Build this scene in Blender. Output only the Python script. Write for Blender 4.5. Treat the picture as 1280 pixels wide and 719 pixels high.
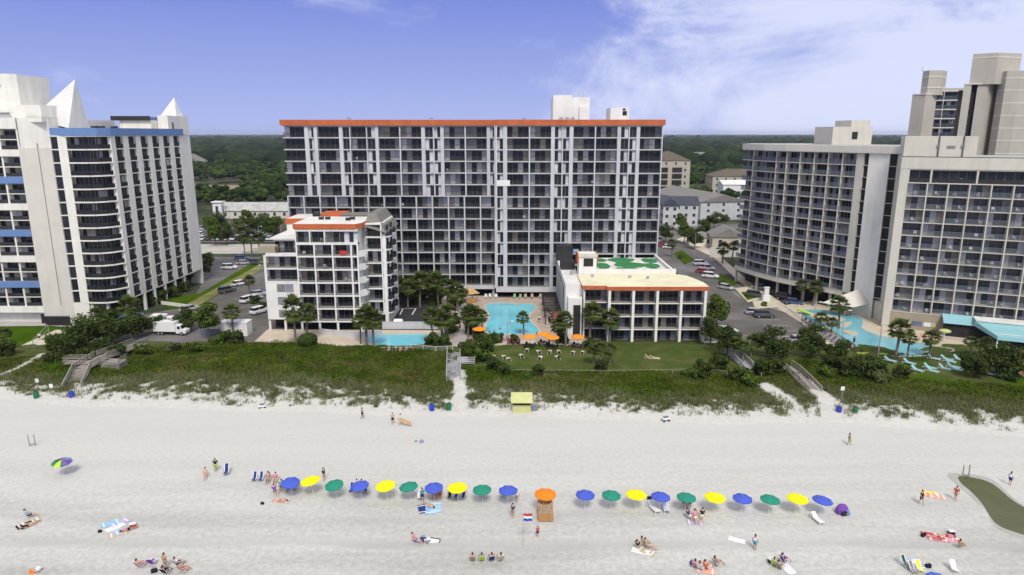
import bpy, bmesh, math, random
import numpy as np
from mathutils import Matrix, Vector, noise
random.seed(7); rng = np.random.RandomState(7)
R = math.radians
for o in list(bpy.data.objects): bpy.data.objects.remove(o)
S = bpy.context.scene
C = S.collection

# ------------------------------------------------------------------ camera, sky, sun, exposure
F = 853.0; CY = 360.0; PIT = math.atan(193/853); H = 40.0
cam = bpy.data.cameras.new('camera'); co = bpy.data.objects.new('camera', cam); C.objects.link(co)
co.location = (0, 0, H); co.rotation_euler = (math.pi/2-PIT, 0, 0)
cam.sensor_width = 36; cam.lens = 36*F/1280; cam.clip_end = 60000; cam.clip_start = .5
S.camera = co
SUN_EL = 50; SUN_AZ = 173            # azimuth clockwise from +Y
w = bpy.data.worlds.new('World'); S.world = w; w.use_nodes = True
nt = w.node_tree; N = nt.nodes; L = nt.links; N.clear()
out = N.new('ShaderNodeOutputWorld'); bg = N.new('ShaderNodeBackground')
sky = N.new('ShaderNodeTexSky'); sky.sky_type = 'NISHITA'; sky.sun_disc = False
sky.sun_elevation = R(SUN_EL); sky.sun_rotation = R(SUN_AZ)
sky.altitude = 0; sky.air_density = 1.0; sky.dust_density = .3; sky.ozone_density = 3.0
bg.inputs['Strength'].default_value = 0.15
tint = N.new('ShaderNodeMix'); tint.data_type = 'RGBA'; tint.blend_type = 'MULTIPLY'; tint.inputs[0].default_value = 1
tint.inputs[7].default_value = (1.0, .95, .95, 1)
veil = N.new('ShaderNodeMix'); veil.data_type = 'RGBA'; veil.inputs[0].default_value = .7; veil.inputs[7].default_value = (5.6, 5.5, 5.3, 1)
L.new(sky.outputs[0], veil.inputs[6]); L.new(veil.outputs[2], tint.inputs[6])
tc = N.new('ShaderNodeTexCoord')
mp = N.new('ShaderNodeMapping'); mp.inputs['Scale'].default_value = (1.6, 1.6, 3.6); mp.inputs['Location'].default_value = (.5, 0, .15)
mp.inputs['Rotation'].default_value = (0, R(-14), 0)
L.new(tc.outputs['Generated'], mp.inputs[0])
n1 = N.new('ShaderNodeTexNoise'); n1.inputs['Scale'].default_value = 2.2; n1.inputs['Detail'].default_value = 9; n1.inputs['Roughness'].default_value = .66
n1.inputs['Distortion'].default_value = .4
L.new(mp.outputs[0], n1.inputs[0])
sx = N.new('ShaderNodeSeparateXYZ'); L.new(tc.outputs['Generated'], sx.inputs[0])
mx = N.new('ShaderNodeMapRange'); mx.inputs[1].default_value = -.10; mx.inputs[2].default_value = .62; mx.inputs[3].default_value = -.13; mx.inputs[4].default_value = .34
L.new(sx.outputs[0], mx.inputs[0])
ad = N.new('ShaderNodeMath'); ad.operation = 'ADD'; L.new(n1.outputs[0], ad.inputs[0]); L.new(mx.outputs[0], ad.inputs[1])
cr = N.new('ShaderNodeMapRange'); cr.inputs[1].default_value = .47; cr.inputs[2].default_value = .76; cr.interpolation_type = 'SMOOTHSTEP'
cr.inputs[4].default_value = .85
L.new(ad.outputs[0], cr.inputs[0])
cm = N.new('ShaderNodeMix'); cm.data_type = 'RGBA'
hz = N.new('ShaderNodeMapRange'); hz.inputs[1].default_value = .18; hz.inputs[2].default_value = .5; hz.inputs[3].default_value = .97; hz.inputs[4].default_value = .0; hz.interpolation_type = 'SMOOTHSTEP'
L.new(sx.outputs[2], hz.inputs[0]); hm_ = N.new('ShaderNodeMix'); hm_.data_type = 'RGBA'; L.new(hz.outputs[0], hm_.inputs[0]); L.new(tint.outputs[2], hm_.inputs[6])
# low sky: pale lavender blue at the horizon, deeper blue above it
h2_ = N.new('ShaderNodeMapRange'); h2_.inputs[1].default_value = 0; h2_.inputs[2].default_value = .17; L.new(sx.outputs[2], h2_.inputs[0])
hc = N.new('ShaderNodeMix'); hc.data_type = 'RGBA'; L.new(h2_.outputs[0], hc.inputs[0]); hc.inputs[6].default_value = (2.3, 2.75, 4.75, 1); hc.inputs[7].default_value = (1.05, 1.45, 3.95, 1)
L.new(hc.outputs[2], hm_.inputs[7])
L.new(cr.outputs[0], cm.inputs[0]); L.new(hm_.outputs[2], cm.inputs[6]); cm.inputs[7].default_value = (4.2, 4.45, 5.6, 1)
L.new(cm.outputs[2], bg.inputs[0]); L.new(bg.outputs[0], out.inputs[0])
sl = bpy.data.lights.new('sun', 'SUN'); sl.energy = 2.3; sl.angle = R(16); sl.color = (1, .95, .85)
so = bpy.data.objects.new('sun', sl); C.objects.link(so)
sd = Vector((math.sin(R(SUN_AZ))*math.cos(R(SUN_EL)), math.cos(R(SUN_AZ))*math.cos(R(SUN_EL)), math.sin(R(SUN_EL))))
so.rotation_euler = sd.to_track_quat('Z', 'Y').to_euler(); so.location = (0, -50, 120)
S.view_settings.view_transform = 'Standard'; S.view_settings.look = 'None'; S.view_settings.gamma = 1
S.view_settings.exposure = 0.3
S.render.engine = 'CYCLES'
S.cycles.max_bounces = 5; S.cycles.diffuse_bounces = 3; S.cycles.transparent_max_bounces = 4

# ------------------------------------------------------------------ helpers
def G(x, y, z=0.0):
    "pixel of the photograph -> point on the level z"
    u = (x-640)/F; v = (y-CY)/F
    dy = math.cos(PIT)-v*math.sin(PIT); dz = -math.sin(PIT)-v*math.cos(PIT)
    t = (z-H)/dz
    return (t*u, t*dy)
def AT(x, y, Y):
    u = (x-640)/F; v = (y-CY)/F
    dy = math.cos(PIT)-v*math.sin(PIT); dz = -math.sin(PIT)-v*math.cos(PIT)
    t = Y/dy
    return (t*u, Y, H+t*dz)
def PX(X, Y, Z):
    dz = Z-H; d = Y*math.cos(PIT)-dz*math.sin(PIT); up = Y*math.sin(PIT)+dz*math.cos(PIT)
    return (640+F*X/d, CY-F*up/d)

MATS = {}
def mat(name, col, rough=.8, var=.12, scale=.6, bump=0., bscale=3., streak=0., spec=.3, metal=0., objcol=False, island=0., emit=None, detail=5, col2=None):
    m = bpy.data.materials.new(name); m.use_nodes = True; t = m.node_tree; n = t.nodes; l = t.links
    p = n['Principled BSDF']; p.inputs['Roughness'].default_value = rough; p.inputs['Metallic'].default_value = metal
    p.inputs['Specular IOR Level'].default_value = spec
    tc = n.new('ShaderNodeTexCoord'); ns = n.new('ShaderNodeTexNoise'); ns.inputs['Scale'].default_value = scale; ns.inputs['Detail'].default_value = detail
    ns.inputs['Roughness'].default_value = .6
    ge = n.new('ShaderNodeNewGeometry')
    l.new(ge.outputs['Position'], ns.inputs[0])
    mr = n.new('ShaderNodeMapRange'); mr.inputs[1].default_value = .3; mr.inputs[2].default_value = .7
    mr.inputs[3].default_value = 1-var; mr.inputs[4].default_value = 1+var
    l.new(ns.outputs[0], mr.inputs[0]); fac = mr.outputs[0]
    if streak:
        mpp = n.new('ShaderNodeMapping'); mpp.inputs['Scale'].default_value = (.7, .7, .07); l.new(ge.outputs['Position'], mpp.inputs[0])
        n2 = n.new('ShaderNodeTexNoise'); n2.inputs['Scale'].default_value = 1.3; n2.inputs['Detail'].default_value = 6; l.new(mpp.outputs[0], n2.inputs[0])
        m2 = n.new('ShaderNodeMapRange'); m2.inputs[1].default_value = .45; m2.inputs[2].default_value = .75; m2.inputs[3].default_value = 1; m2.inputs[4].default_value = 1-streak*.55
        l.new(n2.outputs[0], m2.inputs[0]); mu = n.new('ShaderNodeMath'); mu.operation = 'MULTIPLY'; l.new(fac, mu.inputs[0]); l.new(m2.outputs[0], mu.inputs[1]); fac = mu.outputs[0]
    if island:
        m3 = n.new('ShaderNodeMapRange'); m3.inputs[3].default_value = 1-island; m3.inputs[4].default_value = 1+island
        l.new(ge.outputs['Random Per Island'], m3.inputs[0]); mu = n.new('ShaderNodeMath'); mu.operation = 'MULTIPLY'; l.new(fac, mu.inputs[0]); l.new(m3.outputs[0], mu.inputs[1]); fac = mu.outputs[0]
    vm = n.new('ShaderNodeVectorMath'); vm.operation = 'SCALE'
    if objcol:
        oi = n.new('ShaderNodeObjectInfo'); l.new(oi.outputs['Color'], vm.inputs[0])
    elif col2:
        n4 = n.new('ShaderNodeTexNoise'); n4.inputs['Scale'].default_value = scale*.35; n4.inputs['Detail'].default_value = 4; l.new(ge.outputs['Position'], n4.inputs[0])
        r4 = n.new('ShaderNodeMapRange'); r4.inputs[1].default_value = .42; r4.inputs[2].default_value = .6; l.new(n4.outputs[0], r4.inputs[0])
        mc = n.new('ShaderNodeMix'); mc.data_type = 'RGBA'; l.new(r4.outputs[0], mc.inputs[0]); mc.inputs[6].default_value = (*col, 1); mc.inputs[7].default_value = (*col2, 1)
        l.new(mc.outputs[2], vm.inputs[0])
    else: vm.inputs[0].default_value = col
    l.new(fac, vm.inputs['Scale']); l.new(vm.outputs[0], p.inputs['Base Color'])
    if bump:
        nb = n.new('ShaderNodeTexNoise'); nb.inputs['Scale'].default_value = bscale; nb.inputs['Detail'].default_value = 4; l.new(ge.outputs['Position'], nb.inputs[0])
        bp = n.new('ShaderNodeBump'); bp.inputs['Strength'].default_value = bump; bp.inputs['Distance'].default_value = .2; l.new(nb.outputs[0], bp.inputs['Height']); l.new(bp.outputs[0], p.inputs['Normal'])
    MATS[name] = m
    return m
M = MATS
mat('white_wall', (.76,.75,.72), .85, .07, .25, streak=.24)
mat('cream_wall', (.66,.635,.56), .85, .05, .25, streak=.14)
mat('ivory_wall', (.78,.76,.69), .85, .07, .25, streak=.22)
mat('grey_wall', (.53,.54,.555), .85, .09, .3, streak=.25)
mat('tan_wall', (.46,.42,.33), .85, .06, .2, streak=.14)
mat('beige_wall', (.60,.57,.49), .85, .07, .2, streak=.2)
mat('dull_tan', (.34,.30,.22), .85, .1, .3, streak=.1)
mat('taupe_wall', (.46,.43,.37), .85, .05, .2, streak=.14)
mat('taupe_light', (.64,.61,.54), .85, .05, .2, streak=.08)
mat('blue_band', (.14,.235,.46), .7, .06, .3, streak=.1)
mat('orange_band', (.50,.125,.045), .8, .14, .5, streak=.3)
mat('roof_gravel', (.40,.40,.38), .95, .25, .5)
mat('roof_white', (.68,.67,.63), .8, .16, .3)
mat('roof_yellow', (.70,.67,.47), .85, .13, .22)
mat('roof_shingle', (.19,.18,.16), .95, .2, 1.2)
mat('roof_brown', (.12,.10,.075), .95, .2, .6)
mat('roof_greyb', (.20,.19,.175), .9, .15, .5)
mat('roof_dark', (.06,.065,.085), .9, .2, .5)
mat('roof_red', (.5,.16,.08), .9, .15, .5)
mat('deck_green', (.04,.20,.07), .95, .2, .6)
mat('glass', (.020,.021,.026), .15, .4, .4, spec=.3)
mat('glass_grey', (.045,.053,.065), .15, .3, .4, spec=.35)
mat('curtain', (.24,.24,.25), .6, .35, .35)
mat('curtain_light', (.50,.50,.53), .6, .25, .4)
mat('curtain_warm', (.30,.27,.215), .6, .3, .4)
mat('curtain_blue', (.13,.15,.26), .5, .3, .4)
mat('frame', (.22,.22,.23), .6, .1)
mat('dark_frame', (.03,.03,.032), .6, .2)
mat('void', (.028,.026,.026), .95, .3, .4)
mat('rail_dark', (.035,.035,.04), .6, .3, .5)
mat('rail_grey', (.15,.17,.20), .5, .2, .5)
mat('metal', (.45,.46,.48), .4, .15, 1, metal=.4)
mat('concrete', (.42,.40,.375), .9, .12, .35, streak=0)
mat('paver_tan', (.52,.45,.35), .9, .12, .4)
mat('paver_pink', (.43,.35,.29), .9, .15, .5)
mat('asphalt', (.115,.108,.10), .92, .25, .18, col2=(.155,.145,.14))
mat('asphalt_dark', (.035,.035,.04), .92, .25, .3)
mat('line_white', (.62,.62,.60), .8, .15, 1.)
mat('line_yellow', (.6,.5,.2), .8, .15, 1.)
mat('kerb', (.5,.48,.42), .9, .1, .6)
mat('lawn', (.044,.094,.003), .95, .22, .25, bump=.5, bscale=4, col2=(.058,.100,.005), spec=.02)
mat('verge', (.15,.16,.04), .95, .2, .3, col2=(.24,.22,.10))
mat('soil', (.06,.065,.03), .95, .3, .05, col2=(.035,.055,.02))
mat('field', (.26,.22,.13), .95, .15, .05)
mat('court_sand', (.53,.50,.37), .95, .08, .4)
mat('wood', (.30,.27,.235), .9, .2, 1.2)
mat('wood_orange', (.42,.22,.09), .8, .15, 1.5)
mat('wood_pale', (.5,.33,.16), .8, .15, 1.5)
mat('trunk', (.11,.085,.065), .95, .3, 3.)
mat('palm_trunk', (.17,.145,.12), .95, .3, 4.)
mat('leaf', (.066,.10,.015), .75, .35, .5, island=.35, spec=.08)
mat('leaf_dark', (.040,.062,.012), .75, .35, .5, island=.35, spec=.08)
mat('leaf_olive', (.085,.105,.035), .75, .35, .5, island=.35, spec=.08)
mat('leaf_palm', (.085,.115,.028), .7, .25, .8, island=.35, spec=.1)
mat('canopy', (.022,.038,.010), .95, .45, .12, bump=1., bscale=1.6, island=.45, col2=(.038,.056,.014), spec=.03)
mat('canopy_far', (.020,.032,.013), .95, .5, .02, bump=.9, bscale=.3, island=.45, spec=.02)
mat('paint', (.5,.5,.5), .3, .03, 1, objcol=True, spec=.6)
mat('cloth', (.5,.5,.5), .85, .08, 2, objcol=True, spec=.1)
mat('skin', (.5,.5,.5), .6, .06, 4, objcol=True, spec=.3)
mat('hair', (.05,.03,.02), .8, .3, 8)
mat('tyre', (.02,.02,.02), .9, .1)
mat('plastic_white', (.75,.75,.74), .5, .05)
mat('plastic_green', (.02,.16,.07), .5, .1)
mat('plastic_blue', (.03,.06,.42), .5, .1)
mat('red', (.45,.04,.03), .6, .1)
mat('orange_cloth', (.85,.27,.02), .85, .08, 1)
mat('lime', (.45,.62,.06), .7, .08, 1)
mat('yellow_roof', (.52,.54,.24), .7, .08, 1)
mat('teal', (.26,.50,.54), .6, .06, .4)
mat('teal_cloth', (.25,.62,.60), .7, .06, .4)
mat('brick', (.22,.07,.05), .9, .15, .8)
mat('yellow_board', (.55,.33,.04), .8, .1, .6)
def water(name, col, rough=.08, b=.4):
    m = mat(name, col, rough, .14, .16, bump=b, bscale=1.6, spec=.5)
water('pool_blue', (.16,.56,.68)); water('river_blue', (.17,.47,.56)); water('tide_green', (.085,.09,.028), .25, .1)

class MB:
    def __init__(s, T=None): s.v = []; s.f = []; s.m = []; s.ml = []; s.T = T
    def mi(s, m):
        if m not in s.ml: s.ml.append(m)
        return s.ml.index(m)
    def pts(s, P):
        i = len(s.v)
        if s.T is not None: P = [tuple(s.T @ Vector(p)) for p in P]
        s.v += [tuple(p) for p in P]; return i
    def add(s, P, Fs, m):
        i = s.pts(P); k = s.mi(m)
        for f in Fs: s.f.append(tuple(a+i for a in f)); s.m.append(k)
    def box(s, x0, x1, y0, y1, z0, z1, m):
        if x0 > x1: x0, x1 = x1, x0
        if y0 > y1: y0, y1 = y1, y0
        if z0 > z1: z0, z1 = z1, z0
        s.add([(x0,y0,z0),(x1,y0,z0),(x1,y1,z0),(x0,y1,z0),(x0,y0,z1),(x1,y0,z1),(x1,y1,z1),(x0,y1,z1)],
              [(3,2,1,0),(4,5,6,7),(0,1,5,4),(1,2,6,5),(2,3,7,6),(3,0,4,7)], m)
    def beam(s, p, q, wd, ht, m):
        p = Vector(p); q = Vector(q); d = (q-p).normalized(); up = Vector((0,0,1))
        if abs(d.z) > .95: up = Vector((0,1,0))
        a = d.cross(up).normalized()*wd/2; b = a.cross(d).normalized()*ht/2
        P = [p-a-b, p+a-b, p+a+b, p-a+b, q-a-b, q+a-b, q+a+b, q-a+b]
        s.add(P, [(0,3,2,1),(4,5,6,7),(0,1,5,4),(1,2,6,5),(2,3,7,6),(3,0,4,7)], m)
    def tube(s, p, q, r0, r1, m, n=8, cap=True):
        p = Vector(p); q = Vector(q); d = (q-p).normalized(); up = Vector((0,0,1)) if abs(d.z) < .95 else Vector((1,0,0))
        a = d.cross(up).normalized(); b = d.cross(a)
        P = []
        for c, r in ((p, r0), (q, r1)):
            for k in range(n):
                t = 2*math.pi*k/n; P.append(c+a*math.cos(t)*r+b*math.sin(t)*r)
        Fs = [(k, n+k, n+(k+1) % n, (k+1) % n) for k in range(n)]
        if cap: Fs += [tuple(range(n)), tuple(reversed(range(n, 2*n)))]
        s.add(P, Fs, m)
    def prism(s, poly, z0, z1, m, mtop=None):
        n = len(poly)
        a = sum(poly[i][0]*poly[(i+1) % n][1]-poly[(i+1) % n][0]*poly[i][1] for i in range(n))
        if a < 0: poly = poly[::-1]
        P = [(x, y, z0) for x, y in poly]+[(x, y, z1) for x, y in poly]
        s.add(P, [(k, (k+1) % n, n+(k+1) % n, n+k) for k in range(n)]+[tuple(reversed(range(n)))], m)
        s.add([(x, y, z1) for x, y in poly], [tuple(range(n))], mtop or m)
    def sheet(s, poly, z, m):
        n = len(poly)
        a = sum(poly[i][0]*poly[(i+1) % n][1]-poly[(i+1) % n][0]*poly[i][1] for i in range(n))
        if a < 0: poly = poly[::-1]
        s.add([(x, y, z) for x, y in poly], [tuple(range(n))], m)
    def ell(s, c, r, m, n=10, k=6):
        P = []; Fs = []
        for i in range(k+1):
            th = math.pi*i/k
            for j in range(n):
                ph = 2*math.pi*j/n
                P.append((c[0]+r[0]*math.sin(th)*math.cos(ph), c[1]+r[1]*math.sin(th)*math.sin(ph), c[2]+r[2]*math.cos(th)))
        for i in range(k):
            for j in range(n):
                Fs.append((i*n+j, (i+1)*n+j, (i+1)*n+(j+1) % n, i*n+(j+1) % n))
        s.add(P, Fs, m)
    def join(s, o):
        i = len(s.v); s.v += o.v
        idx = [s.mi(m) for m in o.ml]
        for f, k in zip(o.f, o.m): s.f.append(tuple(a+i for a in f)); s.m.append(idx[k])
    def build(s, name, parent=None, smooth=False):
        me = bpy.data.meshes.new(name); me.from_pydata(s.v, [], s.f)
        for m in s.ml: me.materials.append(M[m])
        me.polygons.foreach_set('material_index', s.m)
        if smooth: me.polygons.foreach_set('use_smooth', [True]*len(s.f))
        me.update()
        o = bpy.data.objects.new(name, me); C.objects.link(o)
        if parent: o.parent = parent
        return o
def npmesh(name, V, Fq, matname, parent=None, smooth=False):
    "fast mesh from numpy arrays, faces all of one size"
    me = bpy.data.meshes.new(name); k = Fq.shape[1]
    me.vertices.add(len(V)); me.vertices.foreach_set('co', V.astype('f').ravel())
    me.loops.add(Fq.size); me.loops.foreach_set('vertex_index', Fq.astype('i').ravel())
    me.polygons.add(len(Fq)); me.polygons.foreach_set('loop_start', np.arange(0, Fq.size, k, dtype='i'))
    me.polygons.foreach_set('loop_total', np.full(len(Fq), k, dtype='i'))
    if smooth: me.polygons.foreach_set('use_smooth', np.ones(len(Fq), dtype=bool))
    me.materials.append(M[matname]); me.update(calc_edges=True)
    o = bpy.data.objects.new(name, me); C.objects.link(o)
    if parent: o.parent = parent
    return o
def tag(o, label=None, cat=None, group=None, kind=None):
    if label: o['label'] = label
    if cat: o['category'] = cat
    if group: o['group'] = group
    if kind: o['kind'] = kind
    return o
def thing(name, label, cat, loc=(0,0,0), rz=0, group=None):
    o = bpy.data.objects.new(name, None); C.objects.link(o); o.location = loc; o.rotation_euler = (0,0,rz)
    return tag(o, label, cat, group)
def struct(name, mb, label=None, smooth=False):
    o = mb.build(name, None, smooth); o['kind'] = 'structure'
    if label: o['label'] = label
    return o
CH = {}
def kids(o): return list(o.children)
def dup(root, loc, rz=0, label=None, colors=None, scale=1, tilt=None):
    def cp(o, par):
        c = o.copy(); C.objects.link(c)
        if par: c.parent = par
        b = o.name.split('.')[0]
        if colors and b in colors: c.color = (*colors[b], 1)
        for k in o.children: cp(k, c)
        return c
    r = cp(root, None)
    place(r, loc, rz, scale, tilt)
    if label: r['label'] = label
    return r
def place(r, loc, rz, scale, tilt):
    r.location = loc if len(loc) == 3 else (*loc, 0)
    r.rotation_euler = ((tilt or (0, 0))[0], (tilt or (0, 0))[1], rz)
    r.scale = (scale,)*3 if not isinstance(scale, tuple) else scale
class Kind:
    "one prototype; the first spawn is the prototype itself, later ones are copies"
    def __init__(s, maker): s.mk = maker; s.p = None
    def spawn(s, loc, rz=0, label=None, colors=None, scale=1, tilt=None, group=None):
        if s.p is None:
            s.p = s.mk(); r = s.p; place(r, loc, rz, scale, tilt)
            if label: r['label'] = label
            def rec(o):
                b = o.name.split('.')[0]
                if colors and b in colors: o.color = (*colors[b], 1)
                for k in o.children: rec(k)
            rec(r)
        else: r = dup(s.p, loc, rz, label, colors, scale, tilt)
        if group: r['group'] = group
        return r

# ------------------------------------------------------------------ facades
class Bld:
    def __init__(s, name, label, cat='hotel', loc=(0,0,0)):
        s.r = thing(name, label, cat, loc); s.w = MB(); s.win = []; s.rail = []
    def done(s, wname='wall'):
        s.w.build(wname, s.r)
        for nm, lst in (('window', s.win), ('balcony_railing', s.rail)):
            lst.sort(key=lambda t: -t[0])
            for a, m in lst[:100]: m.build(nm, s.r)
            if len(lst) > 100:
                mb = MB()
                for a, m in lst[100:]: mb.join(m)
                o = mb.build(nm, s.r); o['kind'] = 'stuff'
def frame2(p0, p1):
    u = Vector((p1[0]-p0[0], p1[1]-p0[1], 0)); Ln = u.length; u.normalize(); n = Vector((u.y, -u.x, 0))
    T = Matrix(((u.x, -n.x, 0, p0[0]), (u.y, -n.y, 0, p0[1]), (0, 0, 1, 0), (0, 0, 0, 1)))
    return T, Ln   # local: x along, +y inward, z up
def window_cell(T, s0, s1, y, z0, z1, style):
    mb = MB(T); wd = s1-s0
    npan = max(2, int(round(wd/style.get('pane', .95))))
    if style.get('one'): npan = style['one']
    lightp = style.get('lp', .35); head = style.get('head', .2)
    pal = style.get('pal', ('glass', 'curtain', 'curtain_light'))
    mb.box(s0, s1, y-.03, y, z1-head, z1, style.get('headm', pal[1]))
    pw = wd/npan; dark = random.randrange(npan)
    for k in range(npan):
        r = random.random()
        m = pal[0] if (k == dark or r > lightp) else (pal[1] if r > lightp*.4 else pal[2])
        if m == 'curtain' and random.random() < .25: m = 'curtain_warm'
        a = s0+k*pw+.03; b = s0+(k+1)*pw-.03
        if m == pal[0]: mb.box(a, b, y-.03, y, z0+.02, z1-head-.01, m)
        else:
            # curtain drawn part of the way behind the pane
            mb.box(a, b, y-.035, y, z0+.02, z1-head-.01, m)
        mb.box(b, b+.05, y-.06, y, z0+.02, z1-head-.01, style.get('fm', 'frame'))
    return mb
def rail_cell(T, s0, s1, y, z0, style):
    mb = MB(T); k = style.get('rail', 'bars'); m = style.get('rm', 'rail_dark'); h = style.get('rh', 1.07)
    if k == 'bars':
        mb.box(s0, s1, y-.03, y+.03, z0+h-.06, z0+h, m); mb.box(s0, s1, y-.02, y+.02, z0+.08, z0+.14, m)
        nb = max(2, int((s1-s0)/.12))
        for i in range(nb+1):
            x = s0+(s1-s0-.05)*i/nb; mb.box(x, x+.05, y-.015, y+.015, z0+.14, z0+h-.06, m)
    else:
        mb.box(s0, s1, y-.03, y+.03, z0+h-.05, z0+h, style.get('rt', m)); mb.box(s0, s1, y-.015, y+.015, z0+.06, z0+h-.06, m)
        mb.box((s0+s1)/2-.03, (s0+s1)/2+.03, y-.035, y+.02, z0, z0+h-.05, style.get('rt', m))
    return mb
def facade(b, p0, p1, z0, st, nf, cols, wm='white_wall', depth=1.5, slab=.24, style={}, pier_out=.0, slab_out=.03, slabm=None, body=None):
    T, Ln = frame2(p0, p1); tot = sum(c[1] for c in cols); x = 0
    W = MB(T); dep = style.get('y', 0)
    for i in range(nf+1):
        if i == nf and style.get('notop'): continue
        if i == 0 and style.get('nobase'): continue
        W.box(0, Ln, -slab_out, depth+.05, z0+i*st-slab, z0+i*st, slabm or wm)
    for kind, wd in cols:
        w_ = Ln*wd/tot; s0, s1 = x, x+w_; x = s1
        if kind in 'pt':
            W.box(s0, s1, -pier_out-(.02 if kind == 'p' else .04), depth+.05, z0-.01, z0+nf*st+.01, wm)
            continue
        for i in range(nf):
            za = z0+i*st; zb = za+st-slab
            if kind == 'n':
                stl = dict(style); stl.update(one=2, lp=.72, pal=('glass', 'curtain_light', 'curtain_light'))
                m = window_cell(T, s0+.02, s1-.02, .5, za, zb, stl); W.box(s0, s1, .5, .6, za, zb, wm)
                b.win.append(((s1-s0)*.6, m))
            elif kind == 'w':   # plain glass strip close to the face
                stl = dict(style); stl.update(one=1, lp=.15)
                m = window_cell(T, s0+.02, s1-.02, .35, za, zb, stl); W.box(s0, s1, .35, .45, za, zb, wm)
                b.win.append(((s1-s0)*.7, m))
            else:
                m = window_cell(T, s0+.02, s1-.02, depth, za, zb, style)
                b.win.append(((s1-s0), m))
                if style.get('rail', 'bars') != 'none':
                    b.rail.append(((s1-s0)+i*.01, rail_cell(T, s0+.02, s1-.02, .06, za, style)))
    b.w.join(W)
    return T, Ln
# ------------------------------------------------------------------ main hotel
def main_hotel():
    b = Bld('hotel_tower', 'long fifteen storey hotel in the centre with orange roof band and grid of balconies', 'hotel', (-9, 165, 0))
    b.r.location = (0, 0, 0)
    st = 2.75; z0 = 3.3; top = z0+14*st
    Ls = {'lp': .46, 'pane': 1.15, 'rail': 'bars', 'pal': ('glass', 'curtain', 'curtain_light')}
    upper = [('b',27),('p',5),('n',6.5),('p',4.5),('b',27),('p',4.5),('n',8.5),('t',1.3),('b',19.5),('t',1.3),('n',10),('p',4),('b',26),('t',1.6),('b',26),('p',4.5),('n',10),('t',1.3),('n',8),('p',4.2),('b',26),('t',1.6),('b',26),('p',4),('n',7)]
    lower = []
    for k in range(13): lower += [('t',1.6),('b',18.9)]
    lower = [('t',1.3)]+lower[1:]
    right = [('t',1.6),('n',8),('p',5),('b',27),('t',1.6),('b',26),('p',4.5),('n',9),('t',1.3),('n',8),('p',4.7),('b',26.5),('t',1.6),('b',26.5),('p',4.3),('n',9.5),('t',1.3),('n',8.5),('p',4.3),('b',27),('t',1.3)]
    YL, YR = 165.0, 163.0; xl, xj, xr = -54.1, -3.9, 35.2
    facade(b, (xl, YL), (xj, YL), z0, st, 8, lower, 'grey_wall', 1.5, .22, dict(Ls, notop=True))
    facade(b, (xl, YL), (xj, YL), z0+8*st, st, 6, upper, 'grey_wall', 1.5, .22, Ls)
    facade(b, (xj, YR), (xr, YR), z0, st, 14, right, 'grey_wall', 1.5, .22, Ls)
    w = b.w
    w.box(xl, xj, YL+1.56, 182, z0-.5, top, 'grey_wall'); w.box(xj+.005, xr, YR+1.56, 182.003, z0-.5, top+.003, 'grey_wall')
    w.box(xj-.25, xj, YR, YL+1.6, z0-.3, top-.01, 'grey_wall')
    # thick edge of the first slab, open ground floor behind columns
    w.box(xl, xj-.3, YL-.1, YL+1.5, z0-1.0, z0-.24, 'grey_wall'); w.box(xj, xr, YR-.1, YR+1.5, z0-1.3, z0-.24, 'grey_wall')
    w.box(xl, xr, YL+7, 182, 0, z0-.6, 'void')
    for k in range(10):
        x = xl+1+k*(xr-xl-2)/9
        w.box(x-.3, x+.3, YL+.6, YL+1.2, 0, z0-1.0 if x < xj else z0-1.31, 'grey_wall')
    b.done()
    rf = MB()
    rf.box(xl-.4, xr+.4, YL-.55, YL-.05, top+.0, top+1.25, 'orange_band'); rf.box(xl-.4, xr+.4, 181.7, 182.3, top, top+1.25, 'orange_band')
    rf.box(xl-.4, xl+.1, YL-.05, 181.7, top, top+1.25, 'orange_band'); rf.box(xr-.1, xr+.4, YL-.05, 181.7, top, top+1.25, 'orange_band')
    rf.box(xl+.1, xr-.1, YL-.05, 181.7, top+.1, top+.7, 'roof_gravel')
    # right section soffit over the forward part
    rf.box(xj, xr+.4, YR-.4, YL-.56, top, top+1.253, 'orange_band')
    rf.build('roof', b.r)
    p = MB(); p.box(9.9, 18.7, 170, 180, top+.7, 48.4, 'white_wall'); p.box(16.2, 18.3, 169.2, 170, top+.7, 46.2, 'white_wall')
    p.box(9.9, 14.5, 170, 176, 48.4, 48.9, 'white_wall')
    p.build('penthouse', b.r)
    p = MB(); p.box(23.8, 28.3, 170, 178, top+.7, 46.0, 'white_wall')
    for x in (27.2,): p.box(x-.5, x+.5, 169.9, 170, 44.2, 45.2, 'void'); p.box(x-.5, x+.2, 169.9, 170, 45.4, 45.8, 'void')
    p.build('penthouse', b.r)
    for x, h in ((16.4, 49.6), (17.2, 49.9)):
        a = MB(); a.tube((x,172,48.4), (x,172,h), .08, .06, 'metal'); a.build('antenna', b.r)
    for x, y in ((11.8,168.8),(13.2,168.6),(14.6,168.9),(-20,174),(-40,172),(3,175)):
        a = MB(); a.box(x-.5,x+.5,y-.4,y+.4,top+.7,top+1.75,'metal'); a.box(x-.35,x+.35,y-.3,y+.3,top+1.75,top+1.85,'void'); a.build('rooftop_vent', b.r)
    # the thin pipe running down the right half
    a = MB(); a.tube((-3.6,162.8,3.4),(-3.6,162.8,top),.09,.09,'ivory_wall'); a.build('drainpipe', b.r)
    return b
main_hotel()

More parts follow.
